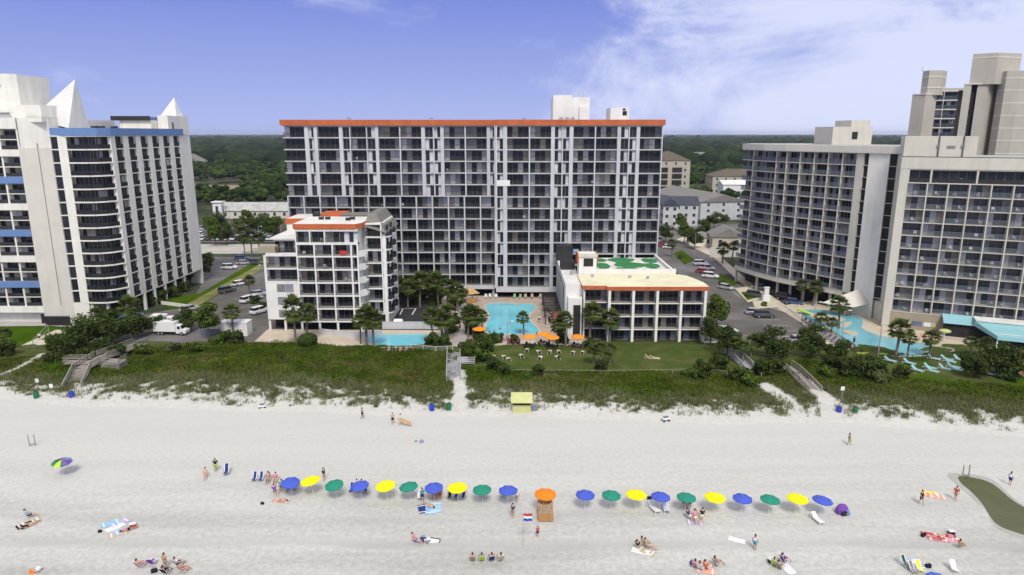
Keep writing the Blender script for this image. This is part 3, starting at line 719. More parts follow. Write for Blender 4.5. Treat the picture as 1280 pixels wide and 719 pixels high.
# ------------------------------------------------------------------ houses further inland
def house(name, label, cx, cy, wx, wy, h, rh, wall, roof, rot=0, hip=True, ridge='x', rows=2, cols=5, cat='house', ov=.5, sidewin=3):
    r = thing(name, label, cat, (cx, cy, 0), R(rot))
    a, c = wx/2, wy/2
    m = MB(); m.box(-a, a, -c, c, 0, h, wall); m.build('wall', r)
    m = MB(); A, Cc = a+ov, c+ov
    if rh <= 0: m.box(-A, A, -Cc, Cc, h+.002, h+.5, roof); 
    else:
        if ridge == 'x':
            k = min(A*.95, Cc) if hip else 0
            P = [(-A,-Cc,h+.01),(A,-Cc,h+.01),(A,Cc,h+.01),(-A,Cc,h+.01),(-A+k,0,h+rh),(A-k,0,h+rh)]
            Fs = [(0,1,5,4),(2,3,4,5),(1,2,5),(3,0,4),(0,3,2,1)]
        else:
            k = min(Cc*.95, A) if hip else 0
            P = [(-A,-Cc,h+.01),(A,-Cc,h+.01),(A,Cc,h+.01),(-A,Cc,h+.01),(0,-Cc+k,h+rh),(0,Cc-k,h+rh)]
            Fs = [(1,2,5,4),(3,0,4,5),(0,1,4),(2,3,5),(0,3,2,1)]
        m.add(P, Fs, roof)
        if not hip:
            m2 = MB()
            if ridge == 'y': m2.add([(-a,-c-.05,h),(a,-c-.05,h),(0,-c-.05,h+rh*.93)], [(0,1,2)], wall)
            m2.build('gable', r) if m2.v else None
    m.build('roof', r)
    st = h/max(rows, 1)
    for i in range(rows):
        for k in range(cols):
            x = -a+(k+.5)*wx/cols; z = i*st+st*.35; ww = min(1.3, wx/cols*.45)
            q = MB(); q.box(x-ww/2, x+ww/2, -c-.06, -c, z, z+st*.45, 'glass_grey'); q.box(x-ww/2-.1, x+ww/2+.1, -c-.04, -c, z-.1, z+st*.45+.1, 'plastic_white'); q.build('window', r)
        for k in range(sidewin):
            y = -c+(k+.5)*wy/sidewin; z = i*st+st*.35
            for sx_ in (-1, 1):
                q = MB(); q.box(sx_*a, sx_*(a+.06), y-.6, y+.6, z, z+st*.45, 'glass_grey'); q.box(sx_*a, sx_*(a+.03), y-.7, y+.7, z-.1, z+st*.45+.1, 'plastic_white'); q.build('window', r)
    return r
h1 = house('apartment_house', 'tan five storey house with brown hip roof past the right end of the hotel', 107, 478, 26, 24, 22, 6, 'tan_wall', 'roof_brown', rows=5, cols=4, cat='apartment house')
bal = MB()
for k in range(4):
    for x in (-8.5, 1.0): bal.box(x, x+6.5, -12.6, -12.05, 2+k*4.2, 4.8+k*4.2, 'void')
bal.build('loggia', h1)
house('townhouse', 'blue grey gabled townhouse with dark roof beside the right end of the long hotel', 73.5, 305, 17, 12, 9.5, 3.2, 'grey_wall', 'roof_dark', rot=-6, hip=False, ridge='x', rows=3, cols=5)
hg = house('gabled_house', 'small blue grey house wing with white trimmed front gable beside the dark roofed townhouse', 68.8, 297, 6.5, 6, 9.5, 3.2, 'grey_wall', 'roof_dark', rot=-6, hip=False, ridge='y', rows=3, cols=2)
house('terrace_row', 'long white and pale blue townhouse row with sloping grey shingle roof', 94, 350, 23, 58, 8.5, 3.5, 'grey_wall', 'roof_greyb', rot=11, hip=False, ridge='y', rows=3, cols=3, sidewin=9)
house('hip_roofed_block', 'long brown roofed cream block behind the white townhouse row', 160, 468, 52, 22, 12, 4.5, 'tan_wall', 'roof_brown', rot=-3, rows=3, cols=9, cat='apartment house')
rw = thing('wrapped_building', 'bright white sheeted building under repair below the long brown roof', 'building', (146, 425, 0), R(-4))
m = MB(); m.box(-17,16,-8,8,0,9.5,'plastic_white'); m.build('wall', rw)
m = MB(); m.add([(-17.5,-8.5,9.51),(16.5,-8.5,9.51),(16.5,8.5,9.51),(-17.5,8.5,9.51),(-17.5,1,11.5),(16.5,1,12.6)], [(0,1,5,4),(2,3,4,5),(1,2,5),(3,0,4)], 'roof_white'); m.build('roof', rw)
for k in range(6): m = MB(); m.box(-14+k*4.6,-11.2+k*4.6,-8.1,-8.0,2.5,5.5,'glass_grey'); m.build('window', rw)
house('white_flat_building', 'low white flat roofed building just past the hotel end', 78, 372, 22, 10, 7.5, 0, 'white_wall', 'roof_white', rows=1, cols=5, cat='building')
house('cottage', 'cream gabled cottage with grey roof at the far end of the right car park', 76.5, 242, 11, 12, 4.6, 3.0, 'tan_wall', 'roof_greyb', rot=-8, hip=False, ridge='y', rows=1, cols=2, sidewin=2, cat='cottage')
house('long_shed', 'low grey roofed shed behind the cream cottage', 69.5, 249, 9, 9, 3.2, 1.6, 'ivory_wall', 'roof_greyb', rot=-8, rows=1, cols=2, cat='shed')
house('metal_roofed_house', 'wide pale metal roofed house among the trees on the right', 226, 830, 62, 40, 9, 9, 'grey_wall', 'roof_greyb', rows=2, cols=7)
house('red_roofed_house', 'small red and white roofed house in the woods left of the curved hotel', 370, 1150, 26, 20, 13, 6, 'white_wall', 'roof_red', rows=2, cols=3)
house('white_gabled_house', 'white gabled house alone in the woods to the left', -367, 790, 30, 22, 9, 8, 'white_wall', 'roof_greyb', hip=False, ridge='y', rows=2, cols=4)
house('strip_mall', 'long low building with pale metal roof behind the left parking lot', -107, 334, 66, 13, 3.6, 3.6, 'beige_wall', 'roof_gravel', hip=False, ridge='x', rows=1, cols=14, cat='shop building')
house('resort_block', 'distant pale resort block on the right horizon', 1500, 2560, 130, 30, 26, 0, 'white_wall', 'roof_white', rows=4, cols=12, cat='building')
house('white_kiosk', 'small white kiosk at the left end of the pale metal roof', -140, 326, 4, 4, 7.8, 0, 'white_wall', 'roof_white', rows=1, cols=1, cat='kiosk', sidewin=1)
# ------------------------------------------------------------------ ground
def sheetpx(name, px, z, m, label=None, thick=0):
    mb = MB(); P = [G(x, y, 0) for x, y in px]
    if thick: mb.prism(P, 0.0, z+thick, m)
    else: mb.sheet(P, z, m)
    return struct(name, mb, label)
def smooth_loop(P, k=3):
    for _ in range(k):
        Q = []
        for i in range(len(P)):
            a, b = P[i], P[(i+1) % len(P)]
            Q.append((a[0]*.75+b[0]*.25, a[1]*.75+b[1]*.25)); Q.append((a[0]*.25+b[0]*.75, a[1]*.25+b[1]*.75))
        P = Q
    return P
g = MB(); g.sheet([(-14000,-400),(14000,-400),(14000,11600),(-14000,11600)], -.06, 'soil'); struct('ground', g)

# sand material: light dry sand, damp streaks running along the beach, footprints
m = mat('sand', (.60,.585,.555), .95, .05, .5); t = m.node_tree; n = t.nodes; l = t.links; p = n['Principled BSDF']
ge = n.new('ShaderNodeNewGeometry'); mpn = n.new('ShaderNodeMapping'); mpn.inputs['Scale'].default_value = (.02,.16,.1); mpn.inputs['Rotation'].default_value = (0,0,R(-3)); l.new(ge.outputs['Position'], mpn.inputs[0])
nz = n.new('ShaderNodeTexNoise'); nz.inputs['Scale'].default_value = 1.5; nz.inputs['Detail'].default_value = 8; nz.inputs['Roughness'].default_value = .62; l.new(mpn.outputs[0], nz.inputs[0])
nf = n.new('ShaderNodeTexNoise'); nf.inputs['Scale'].default_value = 1.7; nf.inputs['Detail'].default_value = 7; nf.inputs['Roughness'].default_value = .7; l.new(ge.outputs['Position'], nf.inputs[0])
sy = n.new('ShaderNodeSeparateXYZ'); l.new(ge.outputs['Position'], sy.inputs[0])
def mrng(src, a, b, c, d):
    r = n.new('ShaderNodeMapRange'); r.inputs[1].default_value = a; r.inputs[2].default_value = b; r.inputs[3].default_value = c; r.inputs[4].default_value = d; l.new(src, r.inputs[0]); return r.outputs[0]
def mth(op, a, b):
    r = n.new('ShaderNodeMath'); r.operation = op
    for i, v in enumerate((a, b)):
        if isinstance(v, (int, float)): r.inputs[i].default_value = v
        else: l.new(v, r.inputs[i])
    return r.outputs[0]
damp = mth('MULTIPLY', mrng(sy.outputs[1], 58, 82, 1.2, .2), mrng(nz.outputs[0], .40, .66, 0, 1))
foot = mth('MULTIPLY', mrng(nf.outputs[0], .36, .62, -.16, .07), mrng(sy.outputs[1], 60, 92, 1, .2))
wr = mth('ADD', sy.outputs[1], mth('MULTIPLY', nz.outputs[0], 5.0))   # weed line left by the last high water
wb = mth('MULTIPLY', mth('MULTIPLY', mrng(wr, 62.1, 62.9, 0, 1), mrng(wr, 62.9, 64.6, 1, 0)), mrng(nf.outputs[0], .42, .6, .1, .5))
mask = mth('ADD', mth('MULTIPLY', damp, .62), wb)
mc = n.new('ShaderNodeMix'); mc.data_type = 'RGBA'; l.new(mask, mc.inputs[0]); mc.inputs[6].default_value = (.535,.535,.50,1); mc.inputs[7].default_value = (.36,.36,.33,1)
vs = n.new('ShaderNodeVectorMath'); vs.operation = 'SCALE'; l.new(mc.outputs[2], vs.inputs[0]); l.new(mth('ADD', foot, 1), vs.inputs['Scale'])
l.new(vs.outputs[0], p.inputs['Base Color'])
bp = n.new('ShaderNodeBump'); bp.inputs['Strength'].default_value = .5; bp.inputs['Distance'].default_value = .12; l.new(nf.outputs[0], bp.inputs['Height']); l.new(bp.outputs[0], p.inputs['Normal'])
g = MB(); g.sheet([(-400,-300),(400,-300),(400,100),(-400,100)], 0.0, 'sand'); struct('beach_sand', g)

# dune: edges of the plant cover as read along the beach
def curve(pts):
    W = sorted(G(x, y) for x, y in pts); xs = [a for a, b in W]; ys = [b for a, b in W]
    return lambda X: np.interp(X, xs, ys)
fringe = curve([(-200,492),(0,492),(60,497),(120,502),(200,502),(300,507),(400,508),(480,512),(560,514),(640,514),(700,516),(800,518),(880,523),(960,523),(1030,521),(1100,526),(1180,531),(1280,540),(1480,560)])
dense = curve([(-200,478),(0,478),(80,484),(130,482),(200,478),(300,480),(380,482),(440,490),(520,497),(570,496),(640,490),(700,495),(760,502),(840,507),(920,509),(990,500),(1050,497),(1120,505),(1200,512),(1280,520),(1480,535)])
def nz2(X, Y, s, o=0):
    return np.array([noise.fractal(Vector((x*s+o, y*s, o)), .9, 2.1, 5) for x, y in zip(np.ravel(X), np.ravel(Y))]).reshape(np.shape(X))
paths = [([(575,470),(575,512),(570,540)], 1.0),([(1005,480),(1030,500),(1040,530)], 1.2),([(958,488),(985,505),(1000,520)], 1.1),([(0,476),(30,461),(55,448)], .35),([(110,490),(90,500),(75,510)], 2.4)]
def segd(X, Y, P):
    d = np.full(np.shape(X), 1e9)
    for (ax, ay), (bx, by) in zip(P[:-1], P[1:]):
        vx, vy = bx-ax, by-ay; t = np.clip(((X-ax)*vx+(Y-ay)*vy)/(vx*vx+vy*vy), 0, 1)
        d = np.minimum(d, np.hypot(X-ax-t*vx, Y-ay-t*vy))
    return d
def cover(X, Y):
    f, d = fringe(X), dense(X); nn = nz2(X, Y, .42); n2 = nz2(X, Y, 1.3, 9)
    c = np.clip((Y-f)/(d-f+1e-6), -.5, 1.6)
    c = np.clip(c*1.15-.30+nn*1.15+n2*.6, 0, 1)*(Y > f-.8)
    c = np.where(Y > d+2, 1, c)
    for P, wd in paths:
        dd = segd(X, Y, [G(*q) for q in P]); c = c*np.clip((dd-wd+nn*.5)/.5, 0, 1)
    return c
nx, ny = 560, 100
gx, gy = np.meshgrid(np.linspace(-135, 135, nx), np.linspace(84, 132, ny))
cov = cover(gx, gy); dz = nz2(gx, gy, .10, 4); dz2 = nz2(gx, gy, .5, 2)
ramp = np.clip((gy-(fringe(gx)-2.5))/4, 0, 1)*np.clip((130-gy)/8, 0, 1)
dune_h = ramp*(.35+.45*np.clip(dz+.3, 0, 1.2)+.10*dz2)-.03*(1-ramp)
V = np.stack([gx, gy, dune_h+.012], -1).reshape(-1, 3)
idx = np.arange(nx*ny).reshape(ny, nx); Fq = np.stack([idx[:-1,:-1], idx[:-1,1:], idx[1:,1:], idx[1:,:-1]], -1).reshape(-1, 4)
dm = mat('dune_soil', (.53,.525,.485), .95, .08, 1.2, bump=.4, bscale=2.5); t = dm.node_tree; n = t.nodes; l = t.links; p = n['Principled BSDF']
at = n.new('ShaderNodeAttribute'); at.attribute_name = 'plant_cover'
src = p.inputs['Base Color'].links[0].from_socket
ng = n.new('ShaderNodeTexNoise'); ng.inputs['Scale'].default_value = .35; ng.inputs['Detail'].default_value = 7
ge = n.new('ShaderNodeNewGeometry'); l.new(ge.outputs['Position'], ng.inputs[0])
gm = n.new('ShaderNodeMix'); gm.data_type = 'RGBA'; r_ = n.new('ShaderNodeMapRange'); r_.inputs[1].default_value = .4; r_.inputs[2].default_value = .62; l.new(ng.outputs[0], r_.inputs[0]); l.new(r_.outputs[0], gm.inputs[0])
gm.inputs[6].default_value = (.042,.072,.005,1); gm.inputs[7].default_value = (.08,.092,.02,1)
fm = n.new('ShaderNodeMix'); fm.data_type = 'RGBA'; l.new(at.outputs['Fac'], fm.inputs[0]); l.new(src, fm.inputs[6]); l.new(gm.outputs[2], fm.inputs[7]); l.new(fm.outputs[2], p.inputs['Base Color'])
o = npmesh('dune', V, Fq, 'dune_soil', smooth=True); o['kind'] = 'structure'
at_ = o.data.attributes.new('plant_cover', 'FLOAT', 'POINT'); at_.data.foreach_set('value', cov.astype('f').ravel())
def dune_z(x, y):
    i = int(np.clip((y-84)/48*(ny-1), 0, ny-1)); j = int(np.clip((x+135)/270*(nx-1), 0, nx-1))
    return float(dune_h[i, j])+.012 if 84 < y < 132 else 0.0

# paved and planted areas inland, drawn as sheets one above the other
def inland(name, px, z, m, **k): return sheetpx(name, px, z, m, **k)
# property ground (lawn / planting bed) from the dune back to the street
g = MB(); g.sheet([(-180,118),(180,118),(180,225),(-180,225)], .10-.11, 'soil'); struct('planting_ground', g)
inland('lawn', [(560,432),(905,432),(955,462),(940,474),(880,470),(700,468),(585,462),(580,440)], .30, 'lawn')
inland('lawn', [(-200,405),(60,409),(120,418),(95,445),(20,452),(-200,470)], .16, 'lawn')
inland('lawn', [(1088,450),(1250,447),(1330,470),(1330,490),(1140,478),(1085,466)], .42, 'lawn')
inland('sand_court', [(10,441),(70,414),(125,414),(140,442)], .20, 'court_sand')
inland('footpath', [(-100,411),(-100,406),(60,403),(96,404),(92,411),(60,409)], .22, 'concrete')
# left drive and lots
inland('driveway', [(130,436),(335,432),(420,375),(350,322),(240,322),(255,352),(235,384),(150,400)], .10, 'asphalt')
inland('street', [(-300,318),(1500,318),(1500,306),(-300,306)], .06, 'concrete')
inland('parking_lot', [(0,304),(352,304),(352,282),(0,282)], .10, 'asphalt')
inland('verge', [(212,388),(250,384),(343,326),(328,322),(250,368),(200,376)], .14, 'lawn')
inland('verge', [(222,388),(240,388),(352,324),(343,322)], .18, 'verge')
inland('wing_forecourt', [(318,430),(335,414),(600,416),(575,436),(440,436)], .36, 'paver_tan', label='pale paving in front of the terraced block')
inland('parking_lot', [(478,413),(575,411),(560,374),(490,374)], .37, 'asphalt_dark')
# centre pool deck
inland('pool_deck', [(545,372),(735,372),(735,400),(742,438),(600,437),(590,432),(560,438),(552,410)], .38, 'paver_pink')
inland('pool_deck', [(590,429),(735,429),(742,438),(600,437)], .385, 'paver_tan')
inland('walkway', [(566,436),(583,436),(588,380),(574,380)], .39, 'concrete')
# right street, car park
inland('street', [(795,290),(838,286),(895,318),(925,350),(960,376),(1010,400),(1062,452),(905,452),(884,430),(886,402),(850,345),(820,318)], .10, 'asphalt')
inland('street', [(560,296),(920,288),(925,280),(560,286)], .09, 'asphalt')
inland('pavement', [(845,300),(860,296),(905,326),(935,352),(985,385),(1072,452),(1058,452),(1000,404),(960,380),(924,354),(893,324)], .2, 'paver_tan')
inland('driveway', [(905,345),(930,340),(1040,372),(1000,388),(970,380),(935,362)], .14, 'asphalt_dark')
inland('planter_bed', [(893,346),(902,344),(922,356),(910,360)], .26, 'lawn')
inland('planter_bed', [(918,362),(935,360),(958,374),(935,380)], .26, 'court_sand')
inland('planter_bed', [(926,367),(938,366),(950,373),(934,377)], .28, 'lawn')
inland('planter_bed', [(940,378),(968,376),(976,386),(944,388)], .26, 'court_sand')
inland('planter_bed', [(842,318),(852,314),(868,326),(856,332)], .26, 'lawn')
inland('pavement', [(880,428),(905,428),(1010,428),(1010,431),(880,432)], .2, 'kerb')
# right pool deck
inland('pool_deck', [(980,384),(1050,372),(1110,392),(1130,405),(1215,425),(1330,440),(1400,470),(1290,458),(1240,449),(1085,455),(1070,450),(1000,400)], .36, 'paver_tan')
# far clearings
inland('clearing', [(236,232),(302,232),(300,239),(262,246),(236,246)], .1, 'field')
# painted bay lines
def lines(name, segs, wd, z, m='line_white'):
    mb = MB()
    for a, b in segs:
        p = Vector((*G(*a), 0)); q = Vector((*G(*b), 0)); d = (q-p).normalized(); s = Vector((-d.y, d.x, 0))*wd/2
        mb.sheet([tuple((p-s)[:2]), tuple((q-s)[:2]), tuple((q+s)[:2]), tuple((p+s)[:2])], z, m)
    return struct(name, mb)
lines('road_marking', [((949,401),(975,401)),((955,408),(985,408)),((960,415),(995,415)),((966,422),(1003,422)),((905,421),(1000,421.5)),((958,432),(1012,432)),((966,437),(1020,437)),((976,442),(1030,442))], .14, .11)
lines('road_marking', [((490,388),(502,388)),((506,388),(519,388)),((500,396),(504,388)),((515,396),(520,388))], .3, .376)
lines('road_marking', [((900,356),(925,372)),((870,325),(886,339))], .12, .11)

# pools: coping ring, water a little below it
def pool(name, P, m, z=.40, ring=.35):
    P = smooth_loop(P, 2); c = (sum(p[0] for p in P)/len(P), sum(p[1] for p in P)/len(P))
    w_ = MB(); w_.sheet(P, z+.01, m); o = struct('pool_water', w_)
    k = MB(); n_ = len(P)
    ctr = []
    area = sum(P[i][0]*P[(i+1) % n_][1]-P[(i+1) % n_][0]*P[i][1] for i in range(n_)); sgn = 1 if area > 0 else -1
    Q = []
    for i in range(n_):
        a = Vector(P[i-1]); b = Vector(P[(i+1) % n_]); t = (b-a).normalized(); nn = Vector((t.y, -t.x))*sgn*ring; Q.append((P[i][0]+nn.x, P[i][1]+nn.y))
    for i in range(n_):
        j = (i+1) % n_
        k.add([(*P[i], z-.3), (*P[j], z-.3), (*Q[j], z-.3), (*Q[i], z-.3), (*P[i], z+.06), (*P[j], z+.06), (*Q[j], z+.06), (*Q[i], z+.06)], [(4,5,6,7),(0,1,5,4),(3,7,6,2)], 'kerb')
    struct('pool_coping', k)
pool('a', [G(*q) for q in ((606,383),(624,381),(650,383),(666,382),(671,388),(662,394),(660,402),(672,414),(676,420),(640,421),(606,421),(608,408),(614,398),(608,390))], 'pool_blue')
pool('b', [G(*q) for q in ((456,424),(480,421),(538,420.5),(541,424),(537,436),(510,437),(478,437),(462,433))], 'pool_blue')
pool('c', [G(*q) for q in ((1000,391),(1015,389),(1032,391),(1054,395),(1075,399),(1079,406),(1075,413),(1087,419),(1107,425),(1145,431),(1172,437),(1196,440),(1178,446),(1132,449),(1104,448),(1088,443),(1068,435),(1045,422),(1040,414),(1020,408),(1004,399))], 'river_blue')
for P in ([(1009,396),(1016,394),(1034,397),(1058,402),(1056,405),(1034,403.5),(1046,407),(1042,410),(1026,407)], [(1052,416),(1068,417.5),(1074,421.5),(1064,422.5),(1054,419)], [(1048,409),(1062,405),(1066,407),(1058,412),(1050,413)]):
    mb = MB(); mb.prism(smooth_loop([G(*q) for q in P], 2), .2, .55, 'kerb', 'paver_tan'); struct('pool_island', mb)
P = smooth_loop([G(*q) for q in ((1196,595),(1214,597),(1236,602),(1250,612),(1264,625),(1284,637),(1320,650),(1400,668),(1400,700),(1310,678),(1278,669),(1248,659),(1237,646),(1228,630),(1214,615),(1200,604))], 2)
# damp rim round the tidal pool then its water
c = (sum(p[0] for p in P)/len(P), sum(p[1] for p in P)/len(P))
dampm = mat('damp_sand', (.38,.375,.34), .7, .12, .6, spec=.3)
mb = MB(); mb.sheet([(x+(.9 if x > c[0] else -1.0)*abs(y-c[1]+.3)/(abs(y-c[1])+2), y+(.75 if y > c[1] else -.6)) for x, y in P], .006, 'damp_sand'); struct('damp_sand', mb)
mb = MB(); mb.sheet(P, .012, 'tide_green'); struct('tidal_pool', mb)

# ------------------------------------------------------------------ dune plants: grass blades and low leafy cover
def blades(name, n_, x0, x1, y0, y1, hmin, hmax, wd, m, dens, lean=.4, zoff=0, label=None):
    X = rng.uniform(x0, x1, n_*3); Y = rng.uniform(y0, y1, n_*3)
    keep = rng.rand(len(X)) < dens(X, Y); X, Y = X[keep][:n_], Y[keep][:n_]; k = len(X)
    Z = np.array([dune_z(a, b) for a, b in zip(X, Y)])
    tris = []
    V = []
    for b in range(5):
        ang = rng.uniform(0, 2*np.pi, k); h = rng.uniform(hmin, hmax, k); ln = rng.uniform(.1, lean, k)*h*1.6; a2 = rng.uniform(0, 2*np.pi, k); ox = rng.normal(0, .12, k); oy = rng.normal(0, .12, k)
        p0 = np.stack([X+ox-np.cos(a2)*wd/2, Y+oy-np.sin(a2)*wd/2, Z-.03], -1); p1 = np.stack([X+ox+np.cos(a2)*wd/2, Y+oy+np.sin(a2)*wd/2, Z-.03], -1)
        p2 = np.stack([X+ox+np.cos(ang)*ln, Y+oy+np.sin(ang)*ln, Z+h], -1)
        V.append(np.stack([p0, p1, p2], 1).reshape(-1, 3))
    V = np.concatenate(V); Fq = np.arange(len(V)).reshape(-1, 3)
    o = npmesh(name, V, Fq, m); tag(o, label, 'grass' if 'grass' in name else 'ground cover', kind='stuff'); return o
def d_fringe(X, Y):
    c = cover(X, Y); n_ = nz2(X, Y, .55, 17); return np.clip(c*1.3+np.clip(n_+.12, 0, .5)*1.1*(Y > fringe(X)-.2), 0, 1)*np.clip((dense(X)+4-Y)/4, 0, 1)*(segd(X, Y, [G(*q) for q in paths[0][0]]) > 1.1)*(segd(X, Y, [G(*q) for q in paths[1][0]]) > 1.2)
def inpatch(X, Y):
    "no dune plants on lawns, decks and boardwalks"
    ok = np.ones(len(X), bool)
    top = curve([(-200,452),(20,452),(95,447),(135,442),(200,437),(330,429),(440,437),(560,437),(585,463),(700,468),(880,470),(940,474),(960,455),(1010,455),(1085,466),(1140,478),(1330,490)])(X)
    return Y < top
mat('grass_blade', (.165,.175,.085), .8, .3, .3, island=.35, spec=.08); mat('grass_green', (.066,.100,.010), .85, .35, .22, island=.4, col2=(.115,.122,.034), spec=.02)
blades('dune_grass', 24000, -105, 105, 84, 112, .35, .9, .07, 'grass_blade', lambda X, Y: d_fringe(X, Y)*inpatch(X, Y), label='sparse pale beach grass along the sandy front edge of the dune')
blades('dune_ground_cover', 52000, -105, 105, 88, 128, .12, .42, .16, 'grass_green', lambda X, Y: np.clip(cover(X, Y)*1.2-.2, 0, 1)*inpatch(X, Y), lean=.9, label='dense green low plants covering the dune behind the beach')

# ------------------------------------------------------------------ trees
def leafcloud(n_, clumps, size, seed, flat=.6):
    r = np.random.RandomState(seed); V = []; 
    cl = np.array(clumps); wts = cl[:, 3]**2; wts /= wts.sum()
    ci = r.choice(len(cl), n_, p=wts); d = r.normal(size=(n_, 3)); d /= np.linalg.norm(d, axis=1)[:, None]
    rad = cl[ci, 3]*(r.rand(n_)**.35)
    Cn = cl[ci, :3]+d*rad[:, None]*np.array([1, 1, .8])
    nrm = d+r.normal(0, .6, (n_, 3)); nrm[:, 2] += .4; nrm /= np.linalg.norm(nrm, axis=1)[:, None]
    t = np.cross(nrm, r.normal(size=(n_, 3))); t /= np.linalg.norm(t, axis=1)[:, None]; b = np.cross(nrm, t)
    s = size*r.uniform(.6, 1.3, n_)[:, None]
    P = np.stack([Cn-t*s, Cn-b*s*flat, Cn+t*s, Cn+b*s*flat], 1).reshape(-1, 3)
    return P, np.arange(n_*4).reshape(-1, 4)
TREEMESH = {}
def tree_maker(nm, label, kind, h, cr, seed, leafm, nleaf=2200, trunk_r=.16, trunkm='trunk', flatness=.75, bare=.35, n_cl=16, leaf=.26):
    def mk():
        r = random.Random(seed); root = thing(nm, label, kind)
        t = MB(); top = Vector((r.uniform(-.4,.4), r.uniform(-.4,.4), h*bare+.4)); t.tube((0,0,-.2), top, trunk_r, trunk_r*.7, trunkm, 7)
        cl = []
        for k in range(n_cl):
            a = r.uniform(0, 6.28); q = r.random()**.6*cr*.72; z = h*bare+(h*(1-bare))*(.12+.72*r.random())*(1-.25*(q/cr)**2)
            s = cr*r.uniform(.26,.46); c = (q*math.cos(a), q*math.sin(a), z)
            cl.append((*c, s))
            if k < 8: t.tube(top, Vector(c)*.95+top*.05, trunk_r*.5, .03, trunkm, 5, cap=False)
        t.build('trunk', root)
        V, Fq = leafcloud(nleaf, cl, leaf, seed); V[:, 2] = np.maximum(V[:, 2], .1)
        npmesh('crown', V, Fq, leafm, root)
        return root
    return Kind(mk)
def palm_maker(h, cr, seed, nfr=36, lean=.3):
    def mk():
        r = random.Random(seed); root = thing('palm_tree', '', 'palm tree')
        t = MB(); segs = 6; pts = [Vector((lean*(k/segs)**2, lean*.4*(k/segs)**2*r.uniform(-1,1), h*k/segs)) for k in range(segs+1)]
        for a, b, k in zip(pts[:-1], pts[1:], range(segs)): t.tube(a, b, .23-.012*k, .19-.006*k, 'palm_trunk', 8, cap=(k in (0, segs-1)))
        t.ell(pts[-1], (.32,.32,.45), 'palm_trunk', 8, 5); t.build('trunk', root)
        V = []; base = pts[-1]+Vector((0,0,.2))
        for k in range(nfr):
            az = 2.4*k+r.uniform(-.2,.2); el = R(85-140*(k/nfr)**.85)+r.uniform(-.15,.15); Lp = cr*r.uniform(.42,.56)
            d = Vector((math.cos(az)*math.cos(el), math.sin(az)*math.cos(el), math.sin(el)))
            hub = base+d*Lp; side = Vector((-math.sin(az), math.cos(az), 0)); up = side.cross(d)*-1
            for j in range(-5, 6):
                a = j*.27; ld = (d*math.cos(a)+side*math.sin(a)); tip = hub+ld*cr*r.uniform(.46,.60)-Vector((0,0,.14+.05*abs(j)*.5)); mid = hub+(tip-hub)*.5+Vector((0,0,.08)); wv = (side*math.cos(a)-d*math.sin(a))*.10
                V += [hub, mid-wv, tip, mid+wv]
            V += [base-side*.03, base+side*.03, hub+side*.03, hub-side*.03]
        V = np.array([tuple(v) for v in V]); Fq = np.arange(len(V)).reshape(-1, 4); npmesh('crown', V, Fq, 'leaf_palm', root)
        return root
    return Kind(mk)
palms = [palm_maker(4.6, 2.0, 1), palm_maker(5.4, 2.1, 2, lean=-.5), palm_maker(3.6, 1.9, 3, 32, .1)]
broad = [tree_maker('tree', '', 'tree', 7.5, 3.0, 11, 'leaf', 2600), tree_maker('tree', '', 'tree', 7, 3.4, 12, 'leaf_dark', 2600), tree_maker('tree', '', 'tree', 6.5, 2.8, 13, 'leaf_olive', 2200)]
pines = [tree_maker('windswept_tree', '', 'tree', 6.0, 3.6, 21, 'leaf_dark', 3000, .2, bare=.25, n_cl=20), tree_maker('windswept_tree', '', 'tree', 5.0, 3.0, 22, 'leaf_dark', 2400, .16, bare=.2, n_cl=18)]
bushes = [tree_maker('shrub', '', 'shrub', 2.2, 1.7, 31, 'leaf_dark', 1300, .06, bare=.08, n_cl=12, leaf=.2), tree_maker('shrub', '', 'shrub', 2.0, 1.9, 32, 'leaf', 1300, .06, bare=.08, n_cl=12, leaf=.2), tree_maker('shrub', '', 'shrub', 1.7, 1.6, 33, 'leaf_olive', 1100, .05, bare=.08, n_cl=10, leaf=.2)]
def ball_bush():
    root = thing('clipped_bush', '', 'shrub'); r = np.random.RandomState(5); n_ = 1700
    d = r.normal(size=(n_,3)); d /= np.linalg.norm(d, axis=1)[:, None]; c = d*np.array([1.9,1.6,1.25])+[0,0,1.2]; c[:,2] = np.maximum(c[:,2], .05)
    nn = d+r.normal(0,.35,(n_,3)); nn /= np.linalg.norm(nn, axis=1)[:, None]; t = np.cross(nn, r.normal(size=(n_,3))); t /= np.linalg.norm(t, axis=1)[:, None]; b = np.cross(nn, t); s = .16
    npmesh('foliage', np.stack([c-t*s,c-b*s,c+t*s,c+b*s],1).reshape(-1,3), np.arange(n_*4).reshape(-1,4), 'leaf_dark', root)
    m_ = MB(); m_.tube((0,0,-.1),(0,0,1.2),.12,.06,'trunk'); m_.build('stem', root); return root
ball = Kind(ball_bush)
def gz(x, y): return max(dune_z(x, y), .3 if y > 118 else 0)
def plant(kind, px, py, label, s=1, rz=None, group=None, z=None):
    X, Y = G(px, py); zz = dune_z(X, Y) if z is None else z
    X, Y = G(px, py, zz); o = kind.spawn((X, Y, zz), random.uniform(0, 6.28) if rz is None else rz, label, scale=s, group=group); return o
gp = 'palm trees around the hotels'
